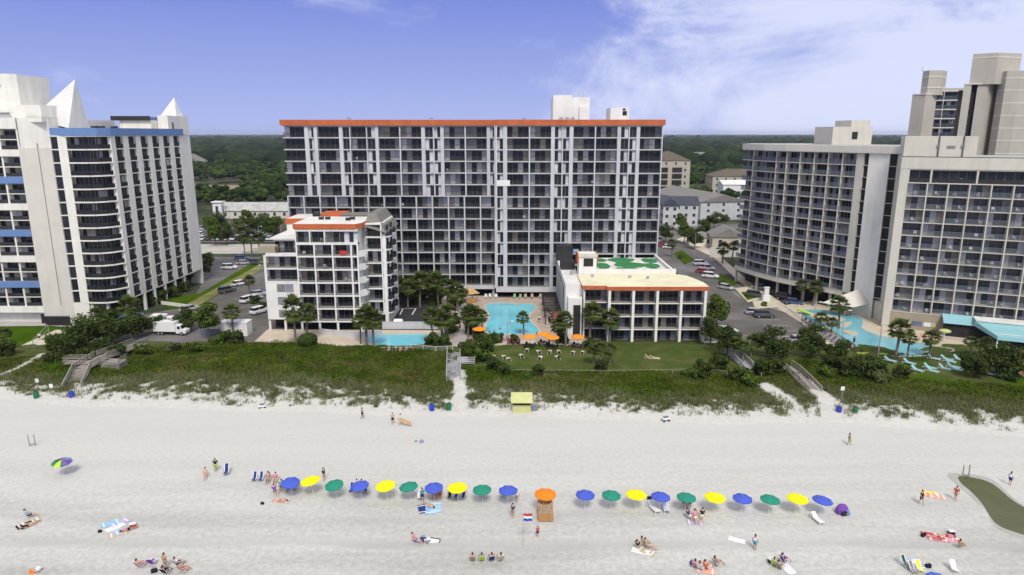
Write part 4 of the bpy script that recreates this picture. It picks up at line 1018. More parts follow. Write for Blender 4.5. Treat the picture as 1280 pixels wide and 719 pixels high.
PL = [  # palms: base pixel, crown pixel y, label
 (10,440,418,'short palm at the left edge beside the sand court'),(125,416,393,'palm at the foot of the solid cream corner wall'),(162,412,384,'palm in front of the curved bay of the left hotel'),(172,406,382,'palm just right of the curved bay, its neighbour to the left'),
 (292,421,391,'slim palm beside the white storage container'),(370,432,389,'palm by the round clipped bush, left one of the pair'),(384,428,394,'full crowned palm right behind the round clipped bush'),
 (451,432,403,'leftmost palm of the three before the small left pool'),(458.5,436,398,'middle palm of the three before the small left pool'),(467,436,400,'rightmost palm of the three before the small left pool'),
 (541,434,398,'palm left of the grey central walkway, nearest the small pool'),(553,431,401,'palm between the small pool and the central walkway, inner one'),(559,428,394,'palm leaning over the left rail of the central walkway'),
 (585,424,393,'palm on the left rim of the big centre pool, nearest the walkway'),(592,424,396,'palm on the left rim of the big centre pool, middle one'),(603,420,397,'palm overhanging the left edge of the big centre pool'),
 (655,421,398,'bold round palm standing against the water of the big centre pool'),(697,432,409,'palm among the orange parasols beside the big pool'),(707,436,402,'palm next to the red awning by the lodge stair'),
 (737,428,391,'palm at the left corner of the four storey lodge'),(762,429,400,'palm before the first white pier of the lodge'),
 (742,458,437,'left stem of the palm trio on the lawn'),(751,461,436,'middle stem of the palm trio on the lawn'),(762,458,438,'right stem of the palm trio on the lawn'),
 (525,386,353,'tall palm before the dark ground floor of the long hotel'),(510,388,360,'palm at the dark car park behind the terraced block'),(497,384,358,'palm close to the right flank of the terraced block'),(560,390,360,'palm above the hammock between long hotel and walkway'),(548,385,352,'palm left of the tan hut by the long hotel'),(572,392,366,'palm beside the tan hut by the centre pool'),
 (916,452,430,'palm at the head of the walkway beyond the lawn'),(928,458,434,'leaning palm beside the walkway beyond the lawn'),(938,450,428,'palm right of the walkway beyond the lawn'),
 (1119,453,414,'big dark palm in front of the winding pool'),(1134,450,424,'thin palm right of the big dark palm'),(1161,448,424,'palm beside the orange water play frame'),
 (1212,449,428,'left palm of the row below the teal awning'),(1222,449,431,'second palm of the row below the teal awning'),(1231,450,430,'third palm of the row below the teal awning'),
 (1048,413,383,'palm in front of the flared canopy roof'),(1024,416,398,'small palm by the loungers along the winding pool'),(1039,418,404,'short palm on the island of the winding pool'),(1016,384,360,'palm by the white railing under the curved hotel'),(1001,380,358,'thin palm at the foot of the curved hotel'),
 (903,330,312,'palm beside the cream cottage at the curved hotel'),(915,327,309,'palm against the left end of the curved hotel'),
 (306,319,300,'left palm of the street clump above the left drive'),(315,319,297,'middle palm of the street clump above the left drive'),(324,319,299,'right palm of the street clump above the left drive'),
 (312,372,352,'palm between the parked white cars on the left drive'),(218,352,336,'small palm against the shrubs of the left hotel'),(840,322,306,'palm at the end of the long hotel by the street')]
for i, (px, py, cy, lb) in enumerate(PL):
    X, Y = G(px, py, .1); z = dune_z(X, Y); hgt = AT(px, cy, Y)[2]-z
    k = palms[i % 3]; base = (4.6, 5.4, 3.6)[i % 3]
    k.spawn((X, Y, z), random.uniform(0, 6.28), lb, scale=(max(.75, min(1.25, hgt/base))*1.0,)*2+(hgt/base,), group=gp)
TL = [(pines[0],112,434,1.1,'wide dark windswept tree before the cream corner wall'),(pines[1],92,446,.9,'dark windswept tree nearest the sand court'),(pines[0],140,431,1.0,'dark windswept tree above the left boardwalk'),(pines[1],168,424,1.05,'dark windswept tree left of the box truck'),(pines[1],73,441,.75,'spindly dark tree on the edge of the sand court'),
 (pines[1],195,418,.8,'dark tree hiding the nose of the box truck'),(pines[0],232,415,.8,'spreading dark tree between the box truck and the container'),(broad[0],262,428,1.05,'tall green tree left of the white container'),(pines[1],128,446,.75,'low windswept tree beside the boardwalk lookout'),
 (broad[1],186,376,.75,'dark tree at the right foot of the left hotel'),(broad[1],205,370,.75,'dark bushy tree along the right side of the left hotel'),(broad[1],222,362,.75,'dark tree halfway along the right side of the left hotel'),(broad[1],238,354,.8,'dark tree near the back corner of the left hotel'),(broad[1],250,350,.9,'bushy tree hiding the back corner of the left hotel'),(broad[0],262,342,.8,'green tree behind the left hotel beside the drive'),
 (broad[0],895,414,1.0,'full green tree at the right end of the lodge'),(broad[1],888,432,.8,'dark round tree against the right lodge pier'),(broad[1],908,446,.8,'dark tree at the bottom of the right car park'),(broad[1],958,448,.85,'dark tree between the car park and the two walkways'),(pines[1],975,450,.8,'low dark tree at the head of the right walkway'),(pines[1],1014,446,.9,'dark tree by the lower right corner of the car park'),(pines[0],1045,452,.7,'dark spreading tree left of the winding pool end'),
 (broad[1],1012,436,.7,'dark tree on the strip between car park and pool'),(pines[0],1246,470,1.0,'gnarled tree right of the blue loungers'),(pines[1],1214,472,.8,'low olive tree among the blue loungers'),
 (broad[0],540,378,1.0,'green tree before the dark ground floor of the long hotel'),(broad[1],515,378,.9,'dark tree at the back of the dark car park'),(broad[2],576,382,.7,'light green tree behind the centre walkway'),
 (broad[1],868,312,1.0,'dark tree at the bend of the right street'),(broad[0],855,306,1.1,'green tree by the street behind the lodge'),(broad[1],878,300,1.1,'dark tree left of the cream cottage'),(broad[1],832,304,1.0,'dark tree close to the right end of the long hotel'),(broad[0],850,290,1.0,'green tree before the gabled townhouse'),(broad[1],892,286,1.0,'dark tree in front of the townhouse row'),(broad[2],905,284,.9,'olive tree near the curved hotel end'),(broad[0],838,282,1.0,'green tree at the foot of the blue grey townhouse'),
 (broad[2],985,364,.7,'small olive tree under the curved hotel'),(broad[1],965,356,.7,'dark tree under the curved hotel near the drive'),(broad[1],945,350,.7,'dark shrubby tree by the left half of the curved hotel'),(broad[0],930,346,.7,'green tree at the left foot of the curved hotel'),
 (broad[0],270,308,1.05,'tree left in the row before the far car park'),(broad[1],284,307,1.1,'second tree of the row before the far car park'),(broad[0],340,300,1.1,'tree by the corner of the far car park nearest the terraced block')]
for i, (k, px, py, s, lb) in enumerate(TL): plant(k, px, py, lb, s)
BL = [(1060,468,1.5,0,'dark shrub mass below the winding pool, left part'),(1078,472,1.5,0,'dark shrub mass below the winding pool, right part'),(1092,466,1.2,0,'dark shrub at the left end of the blue loungers'),(1042,462,1.2,0,'shrub right of the right walkway'),(1104,478,1.1,2,'olive shrub under the big dark palm'),(1128,474,1.0,0,'small dark shrub before the fenced lawn'),
 (880,470,1.2,0,'dark shrub at the lower edge of the lawn'),(862,472,.9,1,'small shrub on the lower lawn edge'),(752,463,.8,0,'shrub at the foot of the palm trio'),(900,462,1.2,0,'dark shrub at the lawn corner near the walkway'),(922,474,1.2,1,'shrub left of the grey walkway beyond the lawn'),(955,470,1.3,0,'dark shrub between the two right walkways'),(970,466,1.2,0,'shrub at the head of the far right walkway'),(938,482,1.0,1,'green shrub under the grey walkway'),
 (615,462,1.0,0,'dark shrub right of the central walkway'),(598,452,1.3,1,'shrub between the central walkway and the loungers'),(604,440,1.2,0,'dark shrub by the loungers nearest the walkway'),(627,468,.9,0,'low shrub below the tan loungers'),(674,469,.8,0,'low dark shrub on the lower lawn'),(590,436,1.1,2,'olive shrub at the corner of the pool deck'),(620,430,1.0,0,'shrub along the lower edge of the big pool'),(642,430,.8,0,'dark hedge plant before the bold round palm'),
 (283,430,1.2,0,'hedge shrub below the container, left part'),(298,430,1.2,0,'hedge shrub below the container, right part'),(272,432,1.0,1,'green shrub under the tall tree by the container'),(540,434,1.2,0,'dark shrub at the palm clump by the small pool'),(553,434,1.1,0,'dark shrub against the walkway by the small pool'),
 (180,443,1.0,1,'green shrub above the boardwalk stairs'),(215,440,1.0,2,'olive shrub before the box truck'),(245,440,1.0,1,'green shrub right of the box truck'),(150,448,1.2,0,'dark shrub beside the boardwalk lookout'),(110,452,1.2,0,'dark shrub left of the boardwalk lookout'),(66,456,1.0,0,'dark low shrub below the sand court'),(5,446,1.4,0,'shrub at the left edge below the sand court'),
 (320,380,.9,0,'dark shrub between the parked cars on the left drive'),(330,388,.9,0,'shrub below the parked cars on the left drive'),(503,374,1.2,0,'dark shrub behind the parking bays'),(535,376,1.4,0,'dark hedge at the top of the parking bays'),(556,374,1.3,0,'dark hedge by the hammock'),
 (902,356,.8,2,'low planting in the first island of the right street'),(938,372,.7,1,'low planting in the sandy street island'),(955,384,.7,2,'low planting by the white pillar'),(852,324,1.0,2,'reddish shrub in the upper island of the right street'),(1228,466,1.0,0,'shrub under the gnarled tree'),(1262,474,1.4,0,'shrub at the right edge below the ramp'),(1035,470,.9,1,'green shrub along the right walkway'),
 (186,382,1.4,0,'dark shrub under the left hotel, front'),(200,378,1.4,0,'dark shrub under the left hotel, second'),(214,372,1.4,0,'dark shrub under the left hotel, third'),(228,366,1.4,0,'dark shrub under the left hotel, fourth'),(150,398,1.4,0,'dark shrub at the curved bay of the left hotel'),(136,402,1.3,0,'dark shrub between the palms of the left hotel')]
for i, (px, py, s, k, lb) in enumerate(BL): plant(bushes[k], px, py, lb, s)
for i, (px, py, s, k, lb) in enumerate([(588,412,1.1,1,'green shrub between walkway and big pool, upper'),(592,420,1.1,2,'olive shrub between walkway and big pool, middle'),(600,428,1.0,0,'dark shrub between walkway and big pool, lower'),(584,402,1.0,0,'dark shrub at the bend of the walkway by the pool'),(566,408,1.1,0,'dark shrub left of the walkway, upper'),(563,418,1.0,1,'green shrub left of the walkway, middle'),(516,382,1.3,0,'dark shrub behind the bays, second clump'),(546,382,1.3,0,'dark shrub below the hammock'),(490,380,1.1,0,'dark shrub at the foot of the rounded balconies'),(570,384,1.2,1,'green shrub under the tan hut'),(584,444,1.1,0,'dark shrub right of the walkway platform'),(612,432,1.0,1,'green shrub on the lower left pool deck edge'),(701,430,1.0,0,'dark shrub between the orange parasols'),(736,436,.9,0,'dark shrub at the lodge corner')]): plant(bushes[k], px, py, lb, s)
plant(ball, 385, 433, 'round clipped dark bush on the pale paving', 1.0)
# dune hummocks: low bushy patches in the cover
hum = []; mat('leaf_dune', (.060,.108,.006), .85, .35, .2, island=.4, col2=(.042,.074,.008), spec=.02)
r_ = np.random.RandomState(3)
for k in range(420):
    X = r_.uniform(-90, 90); Y = r_.uniform(float(dense(X))+1, 128)
    if not inpatch(np.array([X]), np.array([Y]))[0] or cover(np.array([X]), np.array([Y]))[0] < .8: continue
    hum.append((X, Y, dune_z(X, Y)+.12, r_.uniform(.5, 1.7)))
V, Fq = leafcloud(42000, [(x, y, z, s) for x, y, z, s in hum], .17, 9); V[:, 2] = (V[:, 2]-.3)*.5+.5
o = npmesh('dune_bushes', V[:len(V)*3//4], Fq[:len(Fq)*3//4], 'leaf_dune'); tag(o, 'low leafy hummocks scattered through the dune greenery', 'ground cover', kind='stuff')

# ------------------------------------------------------------------ woods behind the town
def ico(sub):
    bm = bmesh.new(); bmesh.ops.create_icosphere(bm, subdivisions=sub, radius=1); V = np.array([v.co[:] for v in bm.verts]); Fq = np.array([[v.index for v in f.verts] for f in bm.faces]); bm.free(); return V, Fq
def woods(name, pts, sub, lumps, m, label, seed):
    r = np.random.RandomState(seed); V0, F0 = ico(sub); VV = []; FF = []; off = 0
    for (x, y, s, h) in pts:
        for k in range(lumps):
            if lumps > 1:
                a = r.uniform(0, 6.28); q = r.rand()**.5*s*.75; c = np.array([x+q*np.cos(a), y+q*np.sin(a), h*(.62+.3*r.rand())*(1-.15*q/s)]); sc = s*r.uniform(.28,.5)
            else: c = np.array([x, y, h*.7]); sc = s
            v = V0*(1+r.uniform(-.22,.22,(len(V0),1)))*sc*np.array([1,1,.75])+c; VV.append(v); FF.append(F0+off); off += len(V0)
    V = np.concatenate(VV); Fq = np.concatenate(FF); o = npmesh(name, V, Fq, m); tag(o, label, 'woods', kind='stuff'); return o
def clear(x, y):
    px, py = PX(x, y, 0)
    for (a0, a1, b0, b1) in ((-150,-60,318,352),(96,142,440,500),(130,190,415,485),(62,84,290,318),(70,112,310,392),(66,92,362,382),(60,86,230,262),(190,262,805,850),(350,392,1135,1165),(-390,-344,740,806)):
        if a0 < x < a1 and b0 < y < b1: return False
    if 234 < px < 306 and 231 < py < 252: return False
    if y < 300 and x > -140 and x < 200: return False
    return True
near = []; r = np.random.RandomState(8)
while len(near) < 1500:
    y = 262+520*r.rand()**.8; side = r.rand()
    pxx = r.uniform(150, 420) if side < .45 else r.uniform(760, 1190)
    x = (pxx-640)/F*y
    if not clear(x, y): continue
    if y < 352 and pxx < 420: continue
    if y < 430 and 800 < pxx < 940 and r.rand() < .75: continue
    near.append((x, y, r.uniform(3.5, 6.5), r.uniform(7, 13)*(.75 if pxx > 600 else 1.0)))
woods('woodland', near, 1, 12, 'canopy', 'dark green leafy woodland behind the hotels and houses', 1)
far = []
for k in range(9000):
    y = 780+2600*r.rand()**1.3; x = r.uniform(-1.25, 1.25)*y
    if not clear(x, y): continue
    far.append((x, y, r.uniform(6, 13)*(1+y/3500), r.uniform(9, 17)))
woods('distant_forest', far, 1, 1, 'canopy_far', 'flat dark forest reaching to the horizon', 2)
vf = []
for k in range(5200):
    y = 3300+7500*r.rand()**1.2; x = r.uniform(-1.1, 1.1)*y
    vf.append((x, y, r.uniform(35, 75)*(1+y/9000), r.uniform(14, 24)))
V0, F0 = ico(1); VV = []; FF = []; off = 0
for x, y, s, h in vf: VV.append(V0*np.array([s, s, h*.55])*(1+r.uniform(-.15,.15,(len(V0),1)))+np.array([x, y, h*.35])); FF.append(F0+off); off += len(V0)
o = npmesh('horizon_forest', np.concatenate(VV), np.concatenate(FF), 'canopy_far'); tag(o, 'thin line of forest along the horizon', 'woods', kind='stuff')
o = tag(bpy.data.objects.new('treetmp', None), 'x')
bpy.data.objects.remove(o)
# individual trees round the left parking lot and houses
lot = [(262,284,'tree left of the white kiosk behind the far car park'),(276,281,'tree behind the far car park, left of centre'),(297,283,'tree in the middle of the far car park'),(310,280,'tree right of centre behind the far car park'),(322,284,'tree by the white roofed shop building end'),(333,279,'tree close to the long hotel behind the far car park'),(346,284,'tree hard against the long hotel above the terraced block'),(338,290,'tree above the roof of the terraced block'),(300,290,'small tree between rows of cars in the far car park'),(268,292,'small tree at the left of the far car park')]
for i, (px, py, lb) in enumerate(lot): plant(broad[i % 3], px, py+10, lb, 1.0+.2*(i % 2))
# ------------------------------------------------------------------ beach umbrellas
def umbrella_maker(nm='beach_umbrella', cat='umbrella', r=1.05, h=2.15, n=8, clothm='cloth', wood=False):
    def mk():
        root = thing(nm, '', cat)
        t = MB(); t.tube((0,0,-.1),(0,0,h+.02),.025,.02,'plastic_white' if not wood else 'wood',6); t.build('pole', root)
        m = MB(); rings = [(0,h),(.35,h-.06),(.7,h-.17),(1.0,h-.34)]
        P = [(0,0,h)]
        for q, z in rings[1:]:
            for k in range(n*2):
                a = math.pi*k/n; s = 1 if k % 2 == 0 else .955; P.append((r*q*s*math.cos(a), r*q*s*math.sin(a), z-(0 if k % 2 == 0 else .045*q)))
        N2 = n*2; Fs = [(0, 1+k, 1+(k+1) % N2) for k in range(N2)]
        for i in range(2):
            for k in range(N2): Fs.append((1+i*N2+k, 1+(i+1)*N2+k, 1+(i+1)*N2+(k+1) % N2, 1+i*N2+(k+1) % N2))
        m.add(P, Fs, clothm)
        o0 = 1+2*N2; base = [P[o0+k] for k in range(N2)]  # small valance
        m.add(base+[(x*1.01, y*1.01, z-.10) for x, y, z in base], [(k, N2+k, N2+(k+1) % N2, (k+1) % N2) for k in range(N2)], clothm)
        cn_ = m.build('canopy', root)
        rb = MB()
        for k in range(n): a = 2*math.pi*k/n; rb.tube((0,0,h-.45),(r*.6*math.cos(a), r*.6*math.sin(a), h-.17),.01,.008,'metal',4)
        rb.build('ribs', cn_); t = MB(); t.tube((0,0,h),(0,0,h+.1),.03,.01,'metal',6); t.build('finial', cn_)
        return root
    return Kind(mk)
UMB = umbrella_maker()
BLUE = (.07,.11,.50); YEL = (.88,.78,.015); GRN = (.028,.24,.16); ORG = (.85,.22,.02)
UL = [(363,600,'b',.14,-.05),(391,600,'y',-.02,-.16),(420,603,'g',.05,-.16),(452,604.5,'b',.04,-.14),(484,605.5,'y',.02,-.12),(513,606,'g',.02,-.12),(543,607,'b',.05,-.07),(572.5,608.5,'y',.02,-.04),(603,610,'g',.02,-.03),(635,611,'b',0,0),
      (731,616.5,'b',.02,.03),(763.5,617,'g',.03,.03),(795,617.5,'y',0,.02),(825,619,'b',0,.05),(857.5,620,'g',0,.04),(893,621,'y',.02,.03),(927.5,621,'b',.03,.03),(962,622.5,'g',0,.05),(996,622.5,'y',0,.05),(1026.5,623.5,'b',.02,.1)]
ordw = ['leftmost','second','third','fourth','fifth','sixth','seventh','eighth','ninth','tenth']
cnt = {}
for i, (px, py, c, tx, ty) in enumerate(UL):
    X, Y = G(px, py, 2.0); nm, col = {'b': ('blue', BLUE), 'y': ('yellow', YEL), 'g': ('green', GRN)}[c]
    lb = '%s beach umbrella, %s of the row left of the lifeguard stand' % (nm, ['first','second','third','fourth','fifth','sixth','seventh','eighth','ninth','tenth'][i]+' from the left') if i < 10 else '%s beach umbrella, %s from the lifeguard stand in the right row' % (nm, ['first','second','third','fourth','fifth','sixth','seventh','eighth','ninth','tenth'][i-10])
    if i == 0: lb = 'steeply tilted blue beach umbrella at the left end of the umbrella row'
    if i == 19: lb = 'blue beach umbrella at the right end of the umbrella row'
    UMB.spawn((X, Y, 0), random.uniform(0, .7), lb, {'canopy': col}, scale=(1.0 if c != 'y' else 1.06), tilt=(tx, ty), group='umbrellas in the long row on the sand')
def umb_pts(i): return G(UL[i][0], UL[i][1], 2.0)
# multi coloured one
def rainbow():
    root = thing('beach_umbrella', 'black yellow and purple panelled umbrella alone on the left sand', 'umbrella')
    t = MB(); t.tube((0,0,-.1),(0,0,2.1),.025,.02,'plastic_white',6); t.build('pole', root)
    cols = ['lime','curtain_blue','purple','blue_band','rail_grey','roof_dark','roof_dark','deck_green']
    for k in range(8):
        m = MB(); a0, a1 = R(-112+45*k), R(-67+45*k)
        P = [(0,0,2.1)]+[(q*math.cos(a), q*math.sin(a), z) for q, z in ((.6,1.99),(1.15,1.72)) for a in (a0,a1)]
        m.add(P, [(0,1,2),(1,3,4,2)], cols[k]); m.build('canopy_panel', root)
    return root
mat('purple', (.16,.06,.34), .8, .1, 1)
o = rainbow(); X, Y = G(77, 575, 2.0); place(o, (X, Y, 0), 0, 1, (.1, .06))

# ------------------------------------------------------------------ beach chairs, loungers, towels, coolers
def chair_mk():
    root = thing('beach_chair', '', 'chair'); f = MB()
    for x in (-.28, .28):
        f.tube((x,-.35,0),(x,.25,.42),.018,.018,'plastic_white',5); f.tube((x,.35,0),(x,-.3,.40),.018,.018,'plastic_white',5); f.tube((x,.2,.25),(x,.62,.95),.018,.018,'plastic_white',5); f.tube((x,-.3,.52),(x,.36,.56),.02,.02,'plastic_white',5)
    f.tube((-.28,.62,.95),(.28,.62,.95),.018,.018,'plastic_white',5); f.build('frame', root)
    s = MB(); s.add([(-.27,-.35,.38),(.27,-.35,.38),(.27,.2,.27),(-.27,.2,.27),(-.27,-.35,.36),(.27,-.35,.36),(.27,.2,.25),(-.27,.2,.25)], [(0,1,2,3),(7,6,5,4),(0,4,5,1)], 'cloth'); s.build('seat', root)
    s = MB(); s.add([(-.27,.2,.27),(.27,.2,.27),(.27,.61,.93),(-.27,.61,.93),(-.27,.22,.26),(.27,.22,.26),(.27,.63,.92),(-.27,.63,.92)], [(0,1,2,3),(7,6,5,4)], 'cloth'); s.build('backrest', root)
    s = MB()
    for x in (-.2, .2): s.add([(x-.035,-.36,.39),(x+.035,-.36,.39),(x+.035,.2,.28),(x-.035,.2,.28),(x-.035,.6,.94),(x+.035,.6,.94)], [(0,1,2,3),(3,2,5,4)], 'plastic_white')
    s.build('stripes', root)
    return root
CHAIR = Kind(chair_mk)
def lounger_mk():
    root = thing('sun_lounger', '', 'sun lounger'); f = MB()
    for x in (-.3, .3):
        f.box(x-.03,x+.03,-.95,.95,.26,.32,'plastic_white')
        for y in (-.85, .8): f.box(x-.03,x+.03,y-.03,y+.03,0,.26,'plastic_white')
    f.build('frame', root)
    s = MB(); s.box(-.3,.3,-.95,.25,.32,.38,'cloth'); s.build('seat', root)
    s = MB(); s.add([(-.3,.25,.33),(.3,.25,.33),(.3,.85,.75),(-.3,.85,.75),(-.3,.25,.39),(.3,.25,.39),(.3,.82,.81),(-.3,.82,.81)], [(3,2,1,0),(4,5,6,7),(0,1,5,4),(1,2,6,5),(2,3,7,6),(3,0,4,7)], 'cloth'); s.build('backrest', root)
    return root
LOUNGE = Kind(lounger_mk)
def towel_mk():
    m = MB(); nx_, ny_ = 5, 8; P = []; r = random.Random(2)
    for j in range(ny_+1):
        for i in range(nx_+1): P.append((-.45+.9*i/nx_, -.9+1.8*j/ny_, .012+.03*r.random()))
    m.add(P, [(j*(nx_+1)+i, j*(nx_+1)+i+1, (j+1)*(nx_+1)+i+1, (j+1)*(nx_+1)+i) for j in range(ny_) for i in range(nx_)], 'cloth')
    root = thing('beach_towel', '', 'towel'); m.build('towel_cloth', root)
    s = MB(); s.box(-.45,.45,-.7,-.55,.045,.05,'plastic_white'); s.box(-.45,.45,.55,.7,.045,.05,'plastic_white'); s.build('stripe', root)
    return root
TOWEL = Kind(towel_mk)
def cooler_mk():
    root = thing('cool_box', '', 'cool box'); m = MB(); m.box(-.3,.3,-.18,.18,0,.32,'cloth'); m.build('body', root)
    m = MB(); m.box(-.32,.32,-.2,.2,.32,.40,'plastic_white'); m.build('lid', root)
    m = MB(); m.tube((-.33,0,.25),(-.33,0,.45),.015,.015,'metal',5); m.tube((.33,0,.25),(.33,0,.45),.015,.015,'metal',5); m.tube((-.33,0,.45),(.33,0,.45),.015,.015,'metal',5); m.build('handle', root); return root
COOL = Kind(cooler_mk)
def bag_mk():
    root = thing('beach_bag', '', 'bag'); m = MB(); m.prism([(-.25,-.12),(.25,-.12),(.28,0),(.25,.12),(-.25,.12),(-.28,0)],0,.34,'cloth'); m.build('body', root)
    m = MB()
    for y in (-.1,.1):
        for a, b in (((-.15,y,.34),(-.1,y,.52)),((-.1,y,.52),(.1,y,.52)),((.1,y,.52),(.15,y,.34))): m.tube(a,b,.015,.015,'cloth',5)
    m.build('strap', root); return root
BAG = Kind(bag_mk)

# ------------------------------------------------------------------ people
def skin_body(J, E, rad, name, levels=1):
    bm = bmesh.new(); lay = bm.verts.layers.skin.verify(); names = list(J); vs = {}
    for k in names: v = bm.verts.new(J[k]); v[lay].radius = (rad[k], rad[k]) if not isinstance(rad[k], tuple) else rad[k]; v[lay].use_root = (k == 'pelvis'); vs[k] = v
    for a, b in E: bm.edges.new((vs[a], vs[b]))
    me = bpy.data.meshes.new(name+'_cage'); bm.to_mesh(me); bm.free()
    o = bpy.data.objects.new(name+'_cage', me); C.objects.link(o)
    sk = o.modifiers.new('s', 'SKIN'); sk.use_smooth_shade = True; sb = o.modifiers.new('d', 'SUBSURF'); sb.levels = levels
    dg = bpy.context.evaluated_depsgraph_get(); ev = o.evaluated_get(dg); out_ = bpy.data.meshes.new_from_object(ev)
    bpy.data.objects.remove(o); bpy.data.meshes.remove(me)
    out_.materials.clear(); out_.materials.append(M['skin']); return out_
def person_mk(pose):
    def mk():
        root = thing('person', '', 'person')
        J = {}; rad = {}
        def put(k, p, r): J[k] = Vector(p); rad[k] = r
        if pose in ('stand', 'walk', 'lie'):
            put('pelvis',(0,0,.93),(.155,.11)); put('waist',(0,0,1.10),(.13,.095)); put('chest',(0,0,1.32),(.165,.11)); put('neck',(0,.0,1.50),.055); put('headb',(0,-.01,1.58),.078); put('headt',(0,-.01,1.69),.085)
            st = .22 if pose == 'walk' else .02
            for s, nm in ((-1,'l'),(1,'r')):
                d = s*st
                put('hip'+nm,(s*.09,0,.88),.095); put('knee'+nm,(s*.10,-d*.5-.03,.49),.06); put('ankle'+nm,(s*.10,-d*1.0+.02,.09),.04); put('toe'+nm,(s*.11,-d*1.0-.15,.035),.032)
                put('sh'+nm,(s*.19,0,1.42),.06); put('elb'+nm,(s*.26,d*.4+.03,1.15),.04); put('wr'+nm,(s*.27,d*.7-.05,.90),.028); put('palm'+nm,(s*.27,d*.8-.07,.83),.032)
        else:  # sitting, leaning back, knees bent
            put('pelvis',(0,.12,.42),(.155,.11)); put('waist',(0,.20,.57),(.13,.095)); put('chest',(0,.31,.78),(.16,.11)); put('neck',(0,.37,.95),.055); put('headb',(0,.37,1.03),.078); put('headt',(0,.36,1.14),.085)
            for s, nm in ((-1,'l'),(1,'r')):
                put('hip'+nm,(s*.09,.04,.42),.095); put('knee'+nm,(s*.12,-.38,.50),.06); put('ankle'+nm,(s*.13,-.66,.12),.04); put('toe'+nm,(s*.14,-.82,.05),.032)
                put('sh'+nm,(s*.19,.33,.88),.06); put('elb'+nm,(s*.28,.22,.63),.04); put('wr'+nm,(s*.27,-.04,.60),.028); put('palm'+nm,(s*.26,-.12,.60),.032)
        E = [('pelvis','waist'),('waist','chest'),('chest','neck'),('neck','headb'),('headb','headt')]
        for nm in 'lr':
            E += [('pelvis','hip'+nm),('hip'+nm,'knee'+nm),('knee'+nm,'ankle'+nm),('ankle'+nm,'toe'+nm),('chest','sh'+nm),('sh'+nm,'elb'+nm),('elb'+nm,'wr'+nm),('wr'+nm,'palm'+nm)]
            s = -1 if nm == 'l' else 1; pw = J['palm'+nm]; d = (pw-J['wr'+nm]).normalized()
            side = Vector((0,1,0)) if pose in ('stand','walk','lie') else Vector((1,0,0)); side = (side-d*side.dot(d)).normalized(); inn = Vector((-s,0,0)) if pose in ('stand','walk','lie') else Vector((0,0,-1))
            for f, (o_, Lf) in enumerate(((-.03,.075),(-.01,.085),(.01,.08),(.03,.062))):
                k1 = 'f%d%s' % (f, nm); k2 = 'g%d%s' % (f, nm)
                put(k1, pw+side*o_+d*.045, .0095); put(k2, pw+side*o_*1.1+d*(.045+Lf*.8)+inn*.02, .008); E += [('palm'+nm, k1), (k1, k2)]
            put('th'+nm, J['wr'+nm].lerp(pw, .5)-side*.045+d*.02, .010); put('tt'+nm, J['wr'+nm].lerp(pw, .5)-side*.055+d*.06+inn*.01, .009); E += [('palm'+nm, 'th'+nm), ('th'+nm, 'tt'+nm)]
        me = skin_body(J, E, rad, 'body')
        # face on the same mesh: nose, brow, ears, lips
        fc = MB(); h = (J['headb']+J['headt'])/2+Vector((0,0,.005))
        fc.ell(h+Vector((0,-.096,-.01)), (.014,.02,.022), 'skin', 6, 4)
        for s in (-1, 1): fc.ell(h+Vector((s*.085,.01,0)), (.012,.025,.035), 'skin', 6, 4)
        fc.ell(h+Vector((0,-.086,-.05)), (.025,.01,.008), 'red', 6, 4)
        for s in (-1, 1): fc.ell(h+Vector((s*.032,-.084,.02)), (.012,.008,.008), 'void', 6, 4)
        n0 = len(me.vertices); bm = bmesh.new(); bm.from_mesh(me)
        me.materials.append(M['red']); me.materials.append(M['void'])
        vs = [bm.verts.new(v) for v in fc.v]
        for f, mi in zip(fc.f, fc.m):
            q = []; [q.append(vs[i]) for i in f if vs[i] not in q]
            if len(q) > 2:
                try: ff = bm.faces.new(q); ff.material_index = mi; ff.smooth = True
                except ValueError: pass
        bm.to_mesh(me); bm.free()
        o = bpy.data.objects.new('body', me); C.objects.link(o); o.parent = root
        hh = MB(); hh.ell(h+Vector((0,.022,.035)), (.098,.105,.095), 'hair', 10, 6); hh.ell(h+Vector((0,.07,-.05)), (.075,.05,.09), 'hair', 8, 5); hh.build('hair', root, True)
        c = MB(); P = J
        hipw = 1.16
        c.tube(P['pelvis']+Vector((0,0,-.06)), P['pelvis']+(P['waist']-P['pelvis'])*.55, .17, .148, 'cloth', 10)
        for nm in 'lr': c.tube(P['hip'+nm]+(P['hip'+nm]-P['knee'+nm])*.05, P['hip'+nm].lerp(P['knee'+nm], .55 if pose != 'lie' else .2), .118, .098, 'cloth', 8)
        c.build('shorts', root, True)
        t = MB(); t.tube(P['waist']+(P['pelvis']-P['waist'])*.3, P['chest'], .150, .182, 'cloth', 10); t.tube(P['chest'], P['chest'].lerp(P['neck'], .55), .182, .09, 'cloth', 10)
        for nm in 'lr': t.tube(P['sh'+nm]+(P['sh'+nm]-P['elb'+nm])*.15, P['sh'+nm].lerp(P['elb'+nm], .55), .078, .062, 'cloth', 8)
        t.build('top', root, True)
        if pose == 'lie':
            for ch in root.children:
                ch.data.transform(Matrix.Translation((0,.85,.13)) @ Matrix.Rotation(R(-90) if False else R(90), 4, 'X'))
        return root
    return Kind(mk)
PS, PW, PSIT, PLIE = person_mk('stand'), person_mk('walk'), person_mk('sit'), person_mk('lie')
SK = [(.50,.30,.20), (.58,.37,.27), (.36,.20,.13), (.62,.42,.32)]
